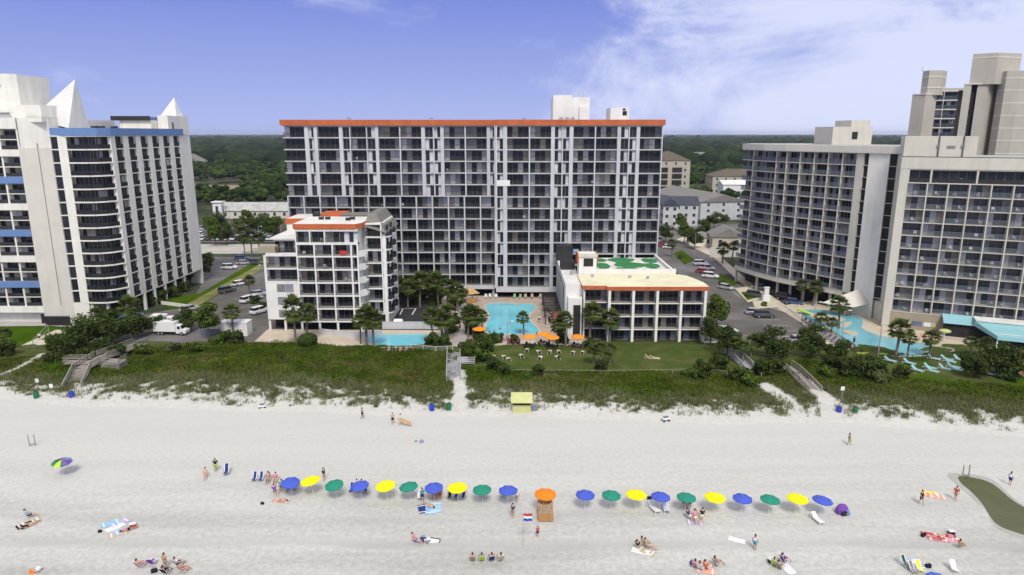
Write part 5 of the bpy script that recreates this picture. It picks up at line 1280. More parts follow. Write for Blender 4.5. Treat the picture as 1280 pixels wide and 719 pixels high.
BLK = (.02,.02,.025); WHT = (.75,.75,.74); NAVY = (.03,.05,.2); REDC = (.5,.05,.05); PNK = (.6,.22,.3); KHK = (.35,.3,.2); TEAL = (.05,.35,.4); LIM = (.45,.6,.05); PUR = (.2,.06,.4); SKYB = (.25,.5,.7); TAN = (.5,.42,.3)
gpl = 'people on the beach'
def person(kind, px, py, rz, top, bot, label, sk=None, z=0.0, s=1.0):
    X, Y = G(px, py, z); c = {'body': SK[random.randrange(4)] if sk is None else SK[sk], 'top': top, 'shorts': bot}
    if top is None: c['top'] = c['body']
    return kind.spawn((X, Y, z), rz, label, c, scale=s, group=gpl)
def put(kind, px, py, rz, label, col=None, part=None, s=1.0, z=0.0, grp=None):
    X, Y = G(px, py, z); cc = {p_: col for p_ in (part or ())} if col else None
    return kind.spawn((X, Y, z), rz, label, cc, scale=s, group=grp)
SB = ('seat','backrest')
# walkers
person(PW, 453, 524, 1.9, KHK, BLK, 'person walking in black shorts by the dune, left of the pair with the board')
person(PS, 491, 531, .3, TAN, BLK, 'person standing beside the one who carries a long board')
person(PW, 501, 532, 1.57, WHT, NAVY, 'person in a white shirt carrying a long board by the dune')
bd = thing('surfboard', 'long narrow board under the arm of the white shirted person', 'surfboard'); m = MB(); Q = []
for k in range(9):
    t_ = k/8; Q.append((-1.2+2.4*t_, .02+.24*math.sin(math.pi*min(1,max(0,t_)))**.6))
m.prism([(x, y) for x, y in Q]+[(x, -y) for x, y in Q[::-1]], -.03, .03, 'wood_pale'); m.build('deck', bd); m = MB(); m.add([(1.0,0,-.03),(1.15,0,-.03),(1.18,0,-.2),(1.0,0,-.03)], [(0,1,2)], 'dark_frame'); m.build('fin', bd)
X, Y = G(506, 533); place(bd, (X+.0, Y-.1, .75), -.25, 1, (1.2, .25))
person(PW, 1061, 557, 1.2, KHK, KHK, 'person in khaki walking alone on the empty right sand')
person(PS, 270, 590, .2, BLK, LIM, 'person in black top standing beside the navy folding chair', 2)
person(PW, 1151, 631, .5, BLK, BLK, 'person in black standing by the orange towels on the right')
person(PW, 1194, 626, -.8, REDC, KHK, 'person walking between orange towels and tidal pool')
person(PS, 1262, 607, 2.0, WHT, NAVY, 'person in a white shirt across the tidal pool at the right edge')
person(PS, 50, 427, .6, WHT, BLK, 'person standing on the sand court')
person(PW, 528, 628, .4, TEAL, NAVY, 'person standing at the white chair under the seventh umbrella')
person(PW, 646, 630, -.5, WHT, KHK, 'person in white by the blue umbrella nearest the lifeguard stand', 1)
person(PS, 641, 648, -.6, NAVY, KHK, 'person bending over below the last blue umbrella before the stand')
person(PS, 943, 688, 2.4, WHT, TEAL, 'person in white and green standing below the right umbrella row')
person(PS, 672, 672, .2, REDC, NAVY, 'small figure in red beside the flag pole', s=.72)
person(PS, 405, 602, 1.2, BLK, KHK, 'person in black behind the first yellow umbrella')
for px, py, c, b_, d in ((575,414,REDC,BLK,'red top on the walkway beside the palms'),(571,398,WHT,KHK,'white top on the upper walkway'),(578,404,PNK,NAVY,'pink top on the upper walkway'),(611,436,NAVY,WHT,'navy top at the edge of the lawn'),(700,390,WHT,BLK,'white shirt next to the dark pergola')): person(PS, px, py, px*.3, c, b_, 'person in '+d, z=.4)
# seated groups
def seated(px, py, rz, col, top, bot, lab_p, lab_c, sk=None):
    put(CHAIR, px, py, rz, lab_c, col, SB, grp='folding chairs on the sand'); person(PSIT, px, py, rz, top, bot, lab_p, sk)
for i, (px, top, bot, col, d) in enumerate(((591,PNK,KHK,KHK,'pink top, left one of the four seated in a line'),(602,TEAL,BLK,LIM,'green top, second of the four seated in a line'),(614,REDC,NAVY,NAVY,'red top under a blue hat, third of the four'),(625,WHT,KHK,TAN,'pale top, right one of the four seated in a line'))):
    seated(px, 702, math.pi+.1*i, col, top, bot, 'person in a '+d, 'chair of person in '+d)
person(PSIT, 520, 680, 1.3, PNK, PUR, 'person in pink sitting at the left end of the dark framed tent mat')
seated(176, 710, math.pi*.9, PNK, None, PNK, 'person in pink swimwear seated left of the purple chair', 'pale chair left of the purple one', 1)
put(CHAIR, 191, 706, math.pi, 'empty purple chair in the bottom left group', PUR, SB, grp='folding chairs on the sand')
person(PS, 207, 712, 2.8, None, KHK, 'tall person rising behind the bottom left group', 0)
seated(224, 708, 2.6, BLK, WHT, BLK, 'person in white seated right of the tall one, bottom left', 'black chair right of the tall person, bottom left', 3)
seated(208, 718, 3.0, BLK, BLK, BLK, 'person in black seated at the very bottom left group', 'black chair at the very bottom of the left group', 2)
seated(229, 716, 2.4, REDC, None, REDC, 'person in red swimwear at the right of the bottom left group', 'red chair at the right of the bottom left group', 0)
put(BAG, 193, 716, .4, 'small dark bag below the purple chair', BLK, ('body','strap'))
put(CHAIR, 46, 716, 2.8, 'white and blue chair at the bottom left corner', WHT, SB); put(BAG, 41, 717, .2, 'orange bag at the bottom left corner', ORG, ('body','strap'))
# far left lying pair
put(TOWEL, 33, 656, -.7, 'dark striped towel under the people at the far left', BLK, ('towel_cloth',)); put(TOWEL, 38, 653, -.7, 'tan towel under the people at the far left', TAN, ('towel_cloth',))
person(PLIE, 35, 659, -.75, BLK, BLK, 'person lying in black at the far left', 0); person(PLIE, 40, 656, -.75, None, TAN, 'person lying in tan swimwear at the far left', 0)
person(PSIT, 38, 648, 2.2, SKYB, BLK, 'person in light blue sitting at the far left towels'); 
# towel cluster left
for px, py, c, d in ((144,660,WHT,'white'),(150,654,(.5,.4,.65),'lilac'),(155,664,SKYB,'light blue'),(148,668,TAN,'cream'),(138,655,SKYB,'pale blue')):
    put(TOWEL, px, py, -.8+random.uniform(-.2,.2), d+' towel in the left towel cluster', c, ('towel_cloth',))
person(PLIE, 162, 663, -1.0, PNK, BLK, 'person lying at the right of the left towel cluster', 2); put(BAG, 125, 666, .3, 'dark bag left of the left towel cluster', BLK, ('body','strap'), s=.7)
put(COOL, 166, 659, .4, 'red cool box at the left towel cluster', REDC, ('body',))
# standing pair left of the row
person(PSIT, 257, 598, .3, None, PNK, 'person sitting on the sand left of the navy folding chair', 1); put(CHAIR, 283, 594, .2, 'navy folding chair left of the umbrella row', NAVY, SB, 1.2)
# left end of the row
gcu = 'chairs under the umbrellas'
for px, c, d in ((318,NAVY,'first from the left'),(326,NAVY,'second from the left')): put(CHAIR, px, 602, .05, 'navy striped chair in the group left of the tilted umbrella, '+d, c, SB, grp=gcu)
seated(335, 603, .1, NAVY, None, KHK, 'person in khaki shorts seated third in the group left of the tilted umbrella', 'navy striped chair third in the group left of the tilted umbrella', 0)
seated(344, 604, .1, TAN, PNK, KHK, 'person in pink seated nearest the tilted blue umbrella', 'tan chair nearest the tilted blue umbrella', 1)
seated(352, 613, .2, LIM, TEAL, BLK, 'person in teal below the tilted blue umbrella', 'lime chair below the tilted blue umbrella')
seated(360, 612, .1, LIM, LIM, BLK, 'person in lime below the tilted blue umbrella', 'second lime chair below the tilted blue umbrella')
put(CHAIR, 369, 612, -.1, 'navy striped chair right below the tilted blue umbrella', BLUE, SB, grp=gcu)
person(PSIT, 344, 619, .6, PUR, NAVY, 'person in purple sitting below the tilted umbrella'); put(TOWEL, 352, 627, 1.5, 'salmon towel below the tilted umbrella', (.62,.38,.32), ('towel_cloth',)); person(PLIE, 350, 627, 1.5, None, (.5,.2,.18), 'person lying on the salmon towel', 1)
put(BAG, 328, 631, 0, 'dark flip flop bag left of the salmon towel', BLK, ('body','strap'), .7)
uc = [(439,616,NAVY,'left chair of the pair below the fourth umbrella'),(457,616,NAVY,'right chair of the pair below the fourth umbrella'),
      (562,624,BLK,'black striped chair below the eighth, yellow umbrella'),(570,624,NAVY,'middle striped chair below the eighth, yellow umbrella'),(579,624,NAVY,'right striped chair below the eighth, yellow umbrella'),
      (525,625,WHT,'white chair below and left of the seventh umbrella'),(629,621,WHT,'white chair below the blue umbrella nearest the lifeguard stand'),(603,621,WHT,'white chair below the ninth, green umbrella')]
for px, py, c, d in uc: put(CHAIR, px, py, random.uniform(-.2,.2), d, c, SB, grp=gcu)
person(PSIT, 446, 613, .1, TEAL, KHK, 'person in teal in the shade of the fourth umbrella'); person(PSIT, 452, 613, .1, REDC, KHK, 'person in red in the shade of the fourth umbrella')
seated(543, 622, .1, REDC, REDC, ORG, 'person in red below the seventh umbrella', 'red chair below the seventh umbrella', 0); seated(550, 623, .1, ORG, ORG, REDC, 'person in orange below the seventh umbrella', 'orange chair below the seventh umbrella', 0)
put(TOWEL, 528, 637, .3, 'white and navy towel below the seventh umbrella', NAVY, ('towel_cloth',)); put(TOWEL, 538, 637, .1, 'light blue towel, left of the pair below the seventh umbrella', SKYB, ('towel_cloth',), 1.2); put(TOWEL, 545, 635, .1, 'light blue towel, right of the pair below the seventh umbrella', (.35,.6,.75), ('towel_cloth',), 1.2)
person(PLIE, 536, 633, .9, None, TAN, 'person crawling on the light blue towels', 1)
put(LOUNGE, 817, 638, .35, 'white lounger below the right row, left of its pair', WHT, SB, grp='loungers on the sand'); put(LOUNGE, 832, 637, -.05, 'white lounger below the right row, right of its pair', (.6,.62,.72), SB, grp='loungers on the sand'); put(LOUNGE, 1021, 652, .25, 'white lounger below the last umbrella', WHT, SB, .9, grp='loungers on the sand')
person(PSIT, 855, 633, .3, TEAL, BLK, 'person in teal below the fifth umbrella of the right row', 0); put(CHAIR, 861, 632, .2, 'dark chair below the fifth umbrella of the right row', BLK, SB); put(BAG, 812, 625, 0, 'dark bag at the left foot of the fourth umbrella, right row', BLK, ('body','strap'))
for i, (px, py, c) in enumerate(((862,650,NAVY),(869,652,PNK),(877,650,BLK))): person(PSIT, px, py, .6-i*.5, c, WHT, 'person in %s in the huddle of three below the right row' % ('navy','pink','black')[i])
put(TOWEL, 869, 654, 1.5, 'lilac towel under the huddle of three', (.45,.38,.55), ('towel_cloth',)); person(PS, 869, 647, .4, REDC, BLK, 'child standing behind the huddle of three', s=.6)
for i, (px, py, c, n_) in enumerate(((798,686,BLK,'black'),(806,683,TAN,'tan'),(811,687,KHK,'khaki'))): person(PSIT, px, py, 2.5-i*.6, c, TAN, 'person in %s in the small heap at lower centre right' % n_)
put(TOWEL, 801, 690, 1.2, 'white towel under the small heap at lower centre right', WHT, ('towel_cloth',)); put(TOWEL, 808, 690, .9, 'cream towel under the small heap at lower centre right', TAN, ('towel_cloth',))
for i, (px, py, c, n_) in enumerate(((869,710,PNK,'pink'),(876,713,WHT,'white'),(884,712,ORG,'orange'),(897,708,KHK,'khaki'))): seated(px, py, 2.8-i*.3, c, c, PNK, 'person in %s in the bottom group right of centre' % n_, '%s chair in the bottom group right of centre' % n_)
put(TOWEL, 882, 714, 1.3, 'orange towel in the bottom group right of centre', (.75,.42,.3), ('towel_cloth',)); put(BAG, 866, 706, 0, 'navy bag at the bottom group right of centre', NAVY, ('body','strap'))
for i, (px, py, c, n_) in enumerate(((968,708,LIM,'lime'),(975,712,KHK,'khaki'),(981,704,PUR,'purple'))): seated(px, py, 2.6-i*.3, c, c, BLK, 'person in %s in the bottom group at right' % n_, '%s chair in the bottom group at right' % n_)
put(TOWEL, 984, 711, .2, 'white towel in the bottom group at right', WHT, ('towel_cloth',)); put(COOL, 964, 703, .3, 'dark cool box in the bottom group at right', BLK, ('body',))
put(TOWEL, 921, 676, 1.1, 'white and red towel alone below the right row', WHT, ('towel_cloth',), .9)
for px, py, c, n_ in ((1165,620,ORG,'orange'),(1172,622,(.75,.4,.35),'salmon'),(1162,617,(.85,.6,.15),'yellow')): put(TOWEL, px, py, 1.2, n_+' towel beside the person in black on the right', c, ('towel_cloth',))
for px, py, c, n_ in ((1165,670,REDC,'dark red'),(1172,674,(.6,.2,.25),'crimson'),(1180,672,PNK,'pink'),(1188,675,(.75,.35,.38),'light pink')): put(TOWEL, px, py, 1.3, n_+' towel in the red group at right', c, ('towel_cloth',), 1.1)
person(PLIE, 1168, 673, 1.2, REDC, PNK, 'person lying in red in the red group at right', 0); person(PLIE, 1182, 671, 1.3, PNK, REDC, 'person lying in pink in the red group at right', 1); put(BAG, 1154, 671, .4, 'black bag at the left of the red group', BLK, ('body','strap')); put(COOL, 1189, 668, 0, 'dark cool box at the right of the red group', BLK, ('body',)); person(PSIT, 1201, 686, 2.2, None, KHK, 'person sitting apart at the right of the red group', 0)
put(CHAIR, 1133, 710, .3, 'dark green chair in the bottom right group', (.02,.09,.05), SB); put(TOWEL, 1147, 706, .3, 'light blue towel in the bottom right group', (.3,.45,.75), ('towel_cloth',)); put(CHAIR, 1151, 716, .2, 'yellow chair in the bottom right group', YEL, SB); put(BAG, 1160, 710, 0, 'black bag in the bottom right group', BLK, ('body','strap')); put(TOWEL, 1135, 704, 1.4, 'white towel in the bottom right group', WHT, ('towel_cloth',)); put(CHAIR, 1143, 717, .4, 'grey chair in the bottom right group', (.2,.2,.22), SB)
UMB.spawn((*G(1172, 717, 1.2), -.8), 0, 'light blue umbrella cut by the bottom right of the view', {'canopy': (.08,.15,.5)}, scale=.85)
put(CHAIR, 1194, 716, .1, 'white chair at the bottom right of the view', WHT, SB)
put(BAG, 527, 554, .2, 'lilac bag dropped on the bare upper sand', (.35,.25,.5), ('body','strap')); put(BAG, 520, 553, .2, 'small green bag beside the lilac bag', (.1,.4,.15), ('body','strap'), .6)
# dark framed tent mat
tm = thing('play_mat', 'black framed pop up mat beside the person in pink', 'mat'); m = MB(); m.box(-.8,.8,-.5,.5,.02,.06,'plastic_white'); m.build('cloth', tm); m = MB()
for a, b in (((-.85,-.55),(.85,-.55)),((.85,-.55),(.85,.55)),((.85,.55),(-.85,.55)),((-.85,.55),(-.85,-.55))): m.tube((*a,.09),(*b,.12),.07,.07,'dark_frame',6)
m.build('rim', tm); X, Y = G(542, 678); place(tm, (X, Y, 0), -.1, .7, (.35, .1)); put(BAG, 529, 678, 0, 'navy bag between person in pink and framed mat', NAVY, ('body','strap'), 1.3); put(COOL, 534, 678, .2, 'grey cool box left of the framed mat', (.3,.3,.33), ('body',))
# small closed blue tent at the right end
tn = thing('beach_tent', 'small crumpled purple blue sun tent right of the last umbrella', 'tent'); m = MB(); m.ell((0,0,.35),(.75,.55,.75),'purple',9,5); m.ell((.3,-.3,.2),(.45,.4,.45),'blue_band',8,5); m.build('shell', tn); m = MB(); m.box(-.4,.2,-.62,-.5,0,.5,'void'); m.build('opening', tn); place(tn, (*G(1052, 642), 0), .2, 1, None)

# ------------------------------------------------------------------ lifeguard stand, flag, shade hut, bins, posts
lg = thing('lifeguard_stand', 'wooden lifeguard stand in the gap of the umbrella row', 'lifeguard stand'); m = MB()
for x in (-.75,.75):
    for y in (-.5,.9): m.beam((x*1.1,y*1.1,0),(x*.85,y*.85,1.7),.09,.09,'wood_orange')
    m.beam((x*1.05,-.5,.4),(x*1.0,.9,1.2),.06,.08,'wood_orange')
m.build('frame', lg); m = MB()
for k in range(6): m.box(-.8,.8,-.95+.16*k,-.83+.16*k,1.3-.14*(5-k),1.36-.14*(5-k),'wood_pale')
m.box(-.8,.8,-.05,.9,1.36,1.42,'wood_pale'); m.build('platform', lg)
m = MB(); m.box(-.6,.6,.1,.65,1.75,1.82,'wood_pale'); m.box(-.6,.6,.62,.7,1.82,2.5,'wood_pale'); m.box(-.6,-.52,.1,.65,1.42,2.05,'wood_pale'); m.box(.52,.6,.1,.65,1.42,2.05,'wood_pale'); m.build('bench', lg)
m = MB(); m.box(-.78,.78,-1.0,-.94,.1,.95,'wood_orange'); m.build('front_board', lg)
X, Y = G(682, 652); place(lg, (X, Y+.8, 0), 0, 1, None)
UMB.spawn((X, Y+1.5, .35), .3, 'orange umbrella over the wooden lifeguard stand', {'canopy': ORG}, scale=1.12, tilt=(.04,0))
person(PSIT, 0, 0, 0, BLK, BLK, 'person in black seated on the lifeguard stand', 2).location = (X-.1, Y+1.15, 1.40)
fl = thing('flag_pole', 'thin flag pole with red, white and blue flag left of the lifeguard stand', 'flag pole'); m = MB(); m.tube((0,0,0),(0,0,3.6),.03,.02,'metal',6); m.build('pole', fl)
m = MB(); nk = 8
for b_, mm in enumerate(('plastic_blue','plastic_white','red')):
    P = []
    for k in range(nk+1):
        xx = .03+.85*k/nk; yy = .06*math.sin(k*1.3); sag = -.12*(k/nk)
        P += [(xx, yy, 2.75+.27*b_+sag), (xx, yy, 3.02+.27*b_+sag)]
    m.add(P, [(2*k, 2*k+2, 2*k+3, 2*k+1) for k in range(nk)], mm)
m.build('flag', fl); place(fl, (*G(654, 683), 0), .2, 1, None)
sh = thing('rental_hut', 'small beach hut with pale yellow roof at the edge of the dune', 'hut'); m = MB(); m.add([(-1.4,-1.3,1.75),(1.4,-1.3,1.75),(1.4,.5,2.5),(-1.4,.5,2.5),(-1.4,-1.3,1.68),(1.4,-1.3,1.68),(1.4,.5,2.42),(-1.4,.5,2.42)], [(0,1,2,3),(7,6,5,4),(0,4,5,1),(1,5,6,2),(2,6,7,3),(3,7,4,0)], 'yellow_roof'); m.build('roof', sh)
m = MB(); m.box(-1.2,1.2,-.9,-.8,0,1.2,'yellow_roof'); m.box(-1.2,-1.1,-.8,.4,0,1.9,'yellow_roof'); m.box(1.1,1.2,-.8,.4,0,1.9,'yellow_roof'); m.box(-1.1,1.1,.3,.4,0,2.1,'yellow_roof'); m.build('wall', sh)
m = MB(); m.box(-1.25,1.25,-1.0,-.75,1.2,1.26,'wood_pale'); m.build('counter', sh); m = MB(); m.box(-1.1,1.1,-.86,-.82,1.27,1.65,'void'); m.build('hatch', sh)
place(sh, (*G(652, 515), 0), 0, 1.12, None)
bn = thing('notice_stand', 'small blue grey folding board beside the yellow roofed hut', 'sign'); m = MB(); m.add([(-.5,-.3,0),(.5,-.3,0),(.5,.1,1.1),(-.5,.1,1.1),(-.5,.4,0),(.5,.4,0)], [(0,1,2,3),(3,2,5,4)], 'rail_grey'); m.build('board', bn); m = MB(); m.box(-.5,.5,.05,.15,1.1,1.16,'metal'); m.build('hinge', bn); place(bn, (*G(668, 516), 0), .2, 1, None)
def cart(px, py, lb):
    c = thing('beach_cart', lb, 'cart'); m = MB(); m.box(-.7,.7,-.35,.35,.4,.75,'plastic_white'); m.build('tray', c); m = MB(); m.box(-.5,.5,-.25,.25,.75,.95,'rail_grey'); m.build('load', c)
    for x in (-.5,.5):
        for y in (-.4,.4): m = MB(); m.tube((x,y-.05,.2),(x,y+.05,.2),.2,.2,'tyre',10); m.build('wheel', c)
    m = MB(); m.tube((.7,0,.6),(1.3,0,.9),.03,.03,'metal',5); m.build('handle', c); place(c, (*G(px, py), 0), .3, .75, None)
cart(328, 511, 'white beach cart at the dune edge far left of the walkers'); cart(832, 527, 'grey beach cart at the dune edge below the lodge')
def bin_(px, py, m_, lb):
    b_ = thing('litter_bin', lb, 'litter bin', (*G(px, py), 0), 0, 'litter bins by the beach paths'); m = MB(); m.tube((0,0,0),(0,0,1.05),.36,.40,m_,12); m.build('drum', b_); m = MB(); m.tube((0,0,1.05),(0,0,1.15),.43,.40,m_,12); m.tube((0,0,1.15),(0,0,1.16),.25,.25,'void',10); m.build('lid', b_); m = MB(); m.box(-.5,-.42,-.06,.06,0,1.25,'wood'); m.build('post', b_)
for a in ((46,499,'plastic_green','green litter bin at the far left path'),(90,499,'plastic_blue','blue litter bin at the foot of the left boardwalk'),(540,515,'plastic_blue','blue litter bin at the end of the central path'),(561,514,'plastic_green','green litter bin at the end of the central path'),(1048,518,'plastic_blue','blue litter bin at the end of the right path'),(1068,519,'plastic_green','green litter bin at the end of the right path')): bin_(*a)
def posts(px, py, lb, sc=1):
    v = thing('post_pair', lb, 'posts', (*G(px, py), 0), .2)
    for x in (-.35,.35): m = MB(); m.tube((x*sc,0,0),(x*sc-.06,0,1.6),.07,.06,'wood',8); m.build('post', v)
    m = MB(); m.beam((-.4*sc,0,.25),(.4*sc,0,.25),.06,.1,'wood'); m.build('crossbar', v)
posts(41, 558, 'two upright wooden posts on the left sand'); posts(1207, 597, 'white post frame at the tip of the tidal pool', 1.2)
def marker(px, py, lb, zz=2.2):
    v = thing('path_sign', lb, 'sign', (*G(px, py), dune_z(*G(px, py)))); m = MB(); m.tube((0,0,-.1),(0,0,zz),.05,.05,'wood',6); m.build('post', v); m = MB(); m.box(-.28,.28,-.04,.0,zz-.5,zz+.1,'plastic_white'); m.build('sign_board', v)
marker(66, 497, 'pale sign on a post left of the boardwalk foot', 1.8); marker(1051, 507, 'round white sign on a post at the right path', 2.3); marker(48, 488, 'small sign on a post above the green bin', 1.4)
# volleyball net
v = thing('volleyball_net', 'net between two posts on the sand court', 'volleyball net'); a = Vector((*G(43, 441), 0)); b_ = Vector((*G(62, 421), 0))
for q in (a, b_): m = MB(); m.tube(q, q+Vector((0,0,2.5)), .06, .05, 'wood', 6); m.build('post', v)
m = MB(); m.beam(a+Vector((0,0,2.4)), b_+Vector((0,0,2.4)), .02, .06, 'plastic_white'); m.beam(a+Vector((0,0,1.5)), b_+Vector((0,0,1.5)), .02, .04, 'plastic_white')
for k in range(1, 22): q = a.lerp(b_, k/22); m.tube(q+Vector((0,0,1.5)), q+Vector((0,0,2.4)), .008, .008, 'frame', 3)
m.build('net', v)

# ------------------------------------------------------------------ boardwalks with railings
def boardwalk(lb, px, wd, zs, m_='wood', rail=True, plat=None, rails=True):
    root = thing('boardwalk', lb, 'boardwalk'); P = [Vector((*G(x, y, z), z)) for (x, y), z in zip(px, zs)]
    d = MB(); rl = MB(); ps = MB()
    for a, b in zip(P[:-1], P[1:]):
        t = (b-a); Ln = t.length; u = t.normalized(); s = Vector((-u.y, u.x, 0)).normalized()
        n_ = int(Ln/.3)
        for k in range(n_):
            q = a+t*((k+.5)/n_); d.beam(q-s*wd/2, q+s*wd/2, .25, .05, m_)
        for sg in (-1, 1): d.beam(a+s*sg*wd*.42-Vector((0,0,.12)), b+s*sg*wd*.42-Vector((0,0,.12)), .08, .18, m_)
        npst = max(1, int(Ln/1.9))
        for sg in (-1, 1):
            for k in range(npst+1):
                q = a+t*(k/npst)+s*sg*wd/2; ps = MB(); ps.beam((q.x, q.y, -.1), (q.x, q.y, q.z+1.05), .11, .11, m_); (k == npst and b is not P[-1]) or ps.build('post', root)
            if rails:
                for h_ in (.3, .55, .8): rl.beam(a+s*sg*wd/2+Vector((0,0,h_)), b+s*sg*wd/2+Vector((0,0,h_)), .04, .12, m_)
                rl.beam(a+s*sg*wd/2+Vector((0,0,1.05)), b+s*sg*wd/2+Vector((0,0,1.05)), .16, .05, m_)
    d.build('deck', root)
    if rails: rl.build('railing', root)
    return root
r1 = boardwalk('weathered wooden boardwalk with stairs climbing the dune on the left', [(90,488),(103,461),(128,447),(150,440),(176,430)], 2.6, [.15,1.2,1.5,1.5,.8])
pl = MB(); q = G(108, 453, 1.6); pl.box(q[0]-3.6, q[0]+.6, q[1]-.7, q[1]+1.2, 1.42, 1.5, 'wood')
for z in (1.8,2.05,2.4): pl.box(q[0]-3.6,q[0]+.2,q[1]+1.14,q[1]+1.2,z,z+.12,'wood'); pl.box(q[0]-3.6,q[0]-.2,q[1]-.7,q[1]-.64,z,z+.12,'wood'); pl.box(q[0]-3.6,q[0]-3.54,q[1]-.64,q[1]+1.14,z,z+.12,'wood')
q = G(138, 455, 1.4); pl.box(q[0]-1.2, q[0]+1.8, q[1]-.6, q[1]+2.0, 1.42, 1.5, 'wood')
for z in (.5,.75,1.0,1.25,1.8,2.05,2.4): pl.box(q[0]-1.2,q[0]+1.8,q[1]-.6,q[1]-.54,z,z+.12,'wood'); pl.box(q[0]+1.74,q[0]+1.8,q[1]-.54,q[1]+2,z,z+.12,'wood')
for x in (-1.2,1.7): pl.box(q[0]+x,q[0]+x+.1,q[1]-.66,q[1]-.56,0,2.5,'wood')
pl.build('lookout', r1)
st_ = MB()
for k in range(5): g0 = Vector((*G(90,488),0)); e = (Vector((*G(103,461,1.2),0))-g0).normalized(); q = g0-e*(k*.32); s = Vector((-e.y,e.x,0)); st_.beam(q-s*1.2+Vector((0,0,.25-.06*k)), q+s*1.2+Vector((0,0,.25-.06*k)), .3, .05, 'wood')
st_.build('steps', r1)
m_ = mat('deck_grey', (.33,.33,.35), .9, .2, 1.2)
boardwalk('grey central dune walkway with white railings down to the beach', [(567,478),(567,458),(567,440)], 2.3, [.5,.8,.5], 'deck_grey')
lo = thing('walkway_platform', 'grey platform with railing beside the central walkway', 'platform'); m = MB(); q = G(577, 452, .8); m.box(q[0]-.9,q[0]+2.4,q[1]-1.2,q[1]+2.5,.7,.78,'deck_grey'); m.build('deck', lo); m = MB()
for z in (1.1,1.4,1.75): m.box(q[0]+2.34,q[0]+2.4,q[1]-1.2,q[1]+2.5,z,z+.08,'plastic_white'); m.box(q[0]-.6,q[0]+2.34,q[1]-1.2,q[1]-1.14,z,z+.08,'plastic_white')
m.build('railing', lo); m = MB()
for x, y in ((-.9,-1.2),(2.3,-1.2),(2.3,2.4)): m.box(q[0]+x,q[0]+x+.1,q[1]+y,q[1]+y+.1,-.1,.7,'deck_grey')
m.build('posts', lo)
boardwalk('grey plank walkway with railing leaving the lower corner of the lawn', [(944,474),(933,459),(921,447),(912,441)], 1.9, [.35,.7,.9,.5], 'deck_grey')
boardwalk('wooden dune walkway with railing below the right car park', [(1019,492),(1006,478),(992,465),(982,458)], 2.0, [.3,.8,1.0,.8], 'wood')
# tan ramp at right edge
boardwalk('tan ramp with yellow rails at the far right edge', [(1250,452),(1272,463),(1300,478)], 2.0, [.8,.8,.5], 'wood_pale')

# ------------------------------------------------------------------ fences and walls
def fence(nm, lb, pts, h, mp_, mr_, step=2.0, solid=None, zb=.35, bars=0):
    root = thing(nm, lb, 'wall' if solid else 'fence'); P = [Vector((*G(x, y, zb), zb)) for x, y in pts]; ps = MB(); rl = MB()
    for a, b in zip(P[:-1], P[1:]):
        t = b-a; n_ = max(1, int(t.length/step))
        if solid: rl.beam(a+Vector((0,0,h/2)), b+Vector((0,0,h/2)), .2, h, solid); rl.beam(a+Vector((0,0,h+.04)), b+Vector((0,0,h+.04)), .3, .08, solid)
        else:
            for k in range(n_+(b is P[-1])): q = a+t*k/n_; ps = MB(); ps.beam(q, q+Vector((0,0,h+.05)), .07, .07, mp_); ps.build('post', root)
            for z in (.12, h): rl.beam(a+Vector((0,0,z)), b+Vector((0,0,z)), .05, .05, mr_)
            nb = int(t.length/.16) if bars else 0
            for k in range(nb): q = a+t*(k+.5)/nb; rl.beam(q+Vector((0,0,.12)), q+Vector((0,0,h)), .02, .02, mr_)
    rl.build('rails' if not solid else 'wall_body', root); return root
fence('pool_fence', 'dark railing between the right car park and the winding pool', [(1002,400),(1030,417),(1060,435),(1084,452)], 1.4, 'dark_frame', 'dark_frame', bars=1)
fence('pool_fence', 'dark railing along the lower edge of the winding pool', [(1084,452),(1140,453),(1190,449),(1240,448)], 1.3, 'dark_frame', 'dark_frame', bars=1)
fence('pool_wall', 'low grey white wall behind the small left pool', [(478,412),(548,412)], 1.5, '', '', solid='grey_wall')
fence('pool_fence', 'white railing by the small left pool and walkway', [(513,438),(545,441),(566,440)], 1.1, 'plastic_white', 'plastic_white', bars=1)
fence('forecourt_wall', 'grey block wall under the terraced block', [(400,418),(444,422),(478,420)], 1.0, '', '', solid='grey_wall')
fence('white_railing', 'white railing along the left drive under the curved hotel', [(962,386),(985,392),(1000,400)], 1.1, 'plastic_white', 'plastic_white', bars=1)
fence('garden_fence', 'pale fence along the low edge of the lawn', [(640,469),(760,470),(880,468),(938,474)], .9, 'wood', 'wood', 2.5)
fence('boundary_fence', 'pale wall with dark panels between street and curved hotel', [(887,322),(922,322)], 3.2, '', '', solid='ivory_wall', zb=.1)
fence('street_wall', 'long pale wall along the far street on the left', [(240,314),(345,314)], .9, '', '', solid='beige_wall', zb=.1)
fence('drive_wall', 'low pale wall under the side of the left hotel', [(202,381),(238,386)], .7, '', '', solid='ivory_wall', zb=.1)

# ------------------------------------------------------------------ poolside
PAR = umbrella_maker('pool_parasol', 'parasol', 1.35, 2.6, 8, 'orange_cloth', True)
def table_mk():
    root = thing('pool_table', '', 'table'); m = MB(); m.tube((0,0,.7),(0,0,.74),.5,.5,'dark_frame',14); m.build('tabletop', root); m = MB(); m.tube((0,0,0),(0,0,.7),.05,.05,'dark_frame',6); m.tube((0,0,0),(0,0,.04),.3,.28,'dark_frame',10); m.build('pedestal', root); return root
def pchair_mk():
    root = thing('pool_chair', '', 'chair'); m = MB(); m.box(-.24,.24,-.24,.24,.42,.46,'cloth'); m.build('seat', root); m = MB(); m.box(-.24,.24,.2,.25,.46,.9,'cloth'); m.build('backrest', root)
    for x in (-.21,.21):
        for y in (-.21,.21): m = MB(); m.box(x-.02,x+.02,y-.02,y+.02,0,.42,'cloth'); m.build('leg', root)
    return root
TAB = Kind(table_mk); PCH = Kind(pchair_mk)
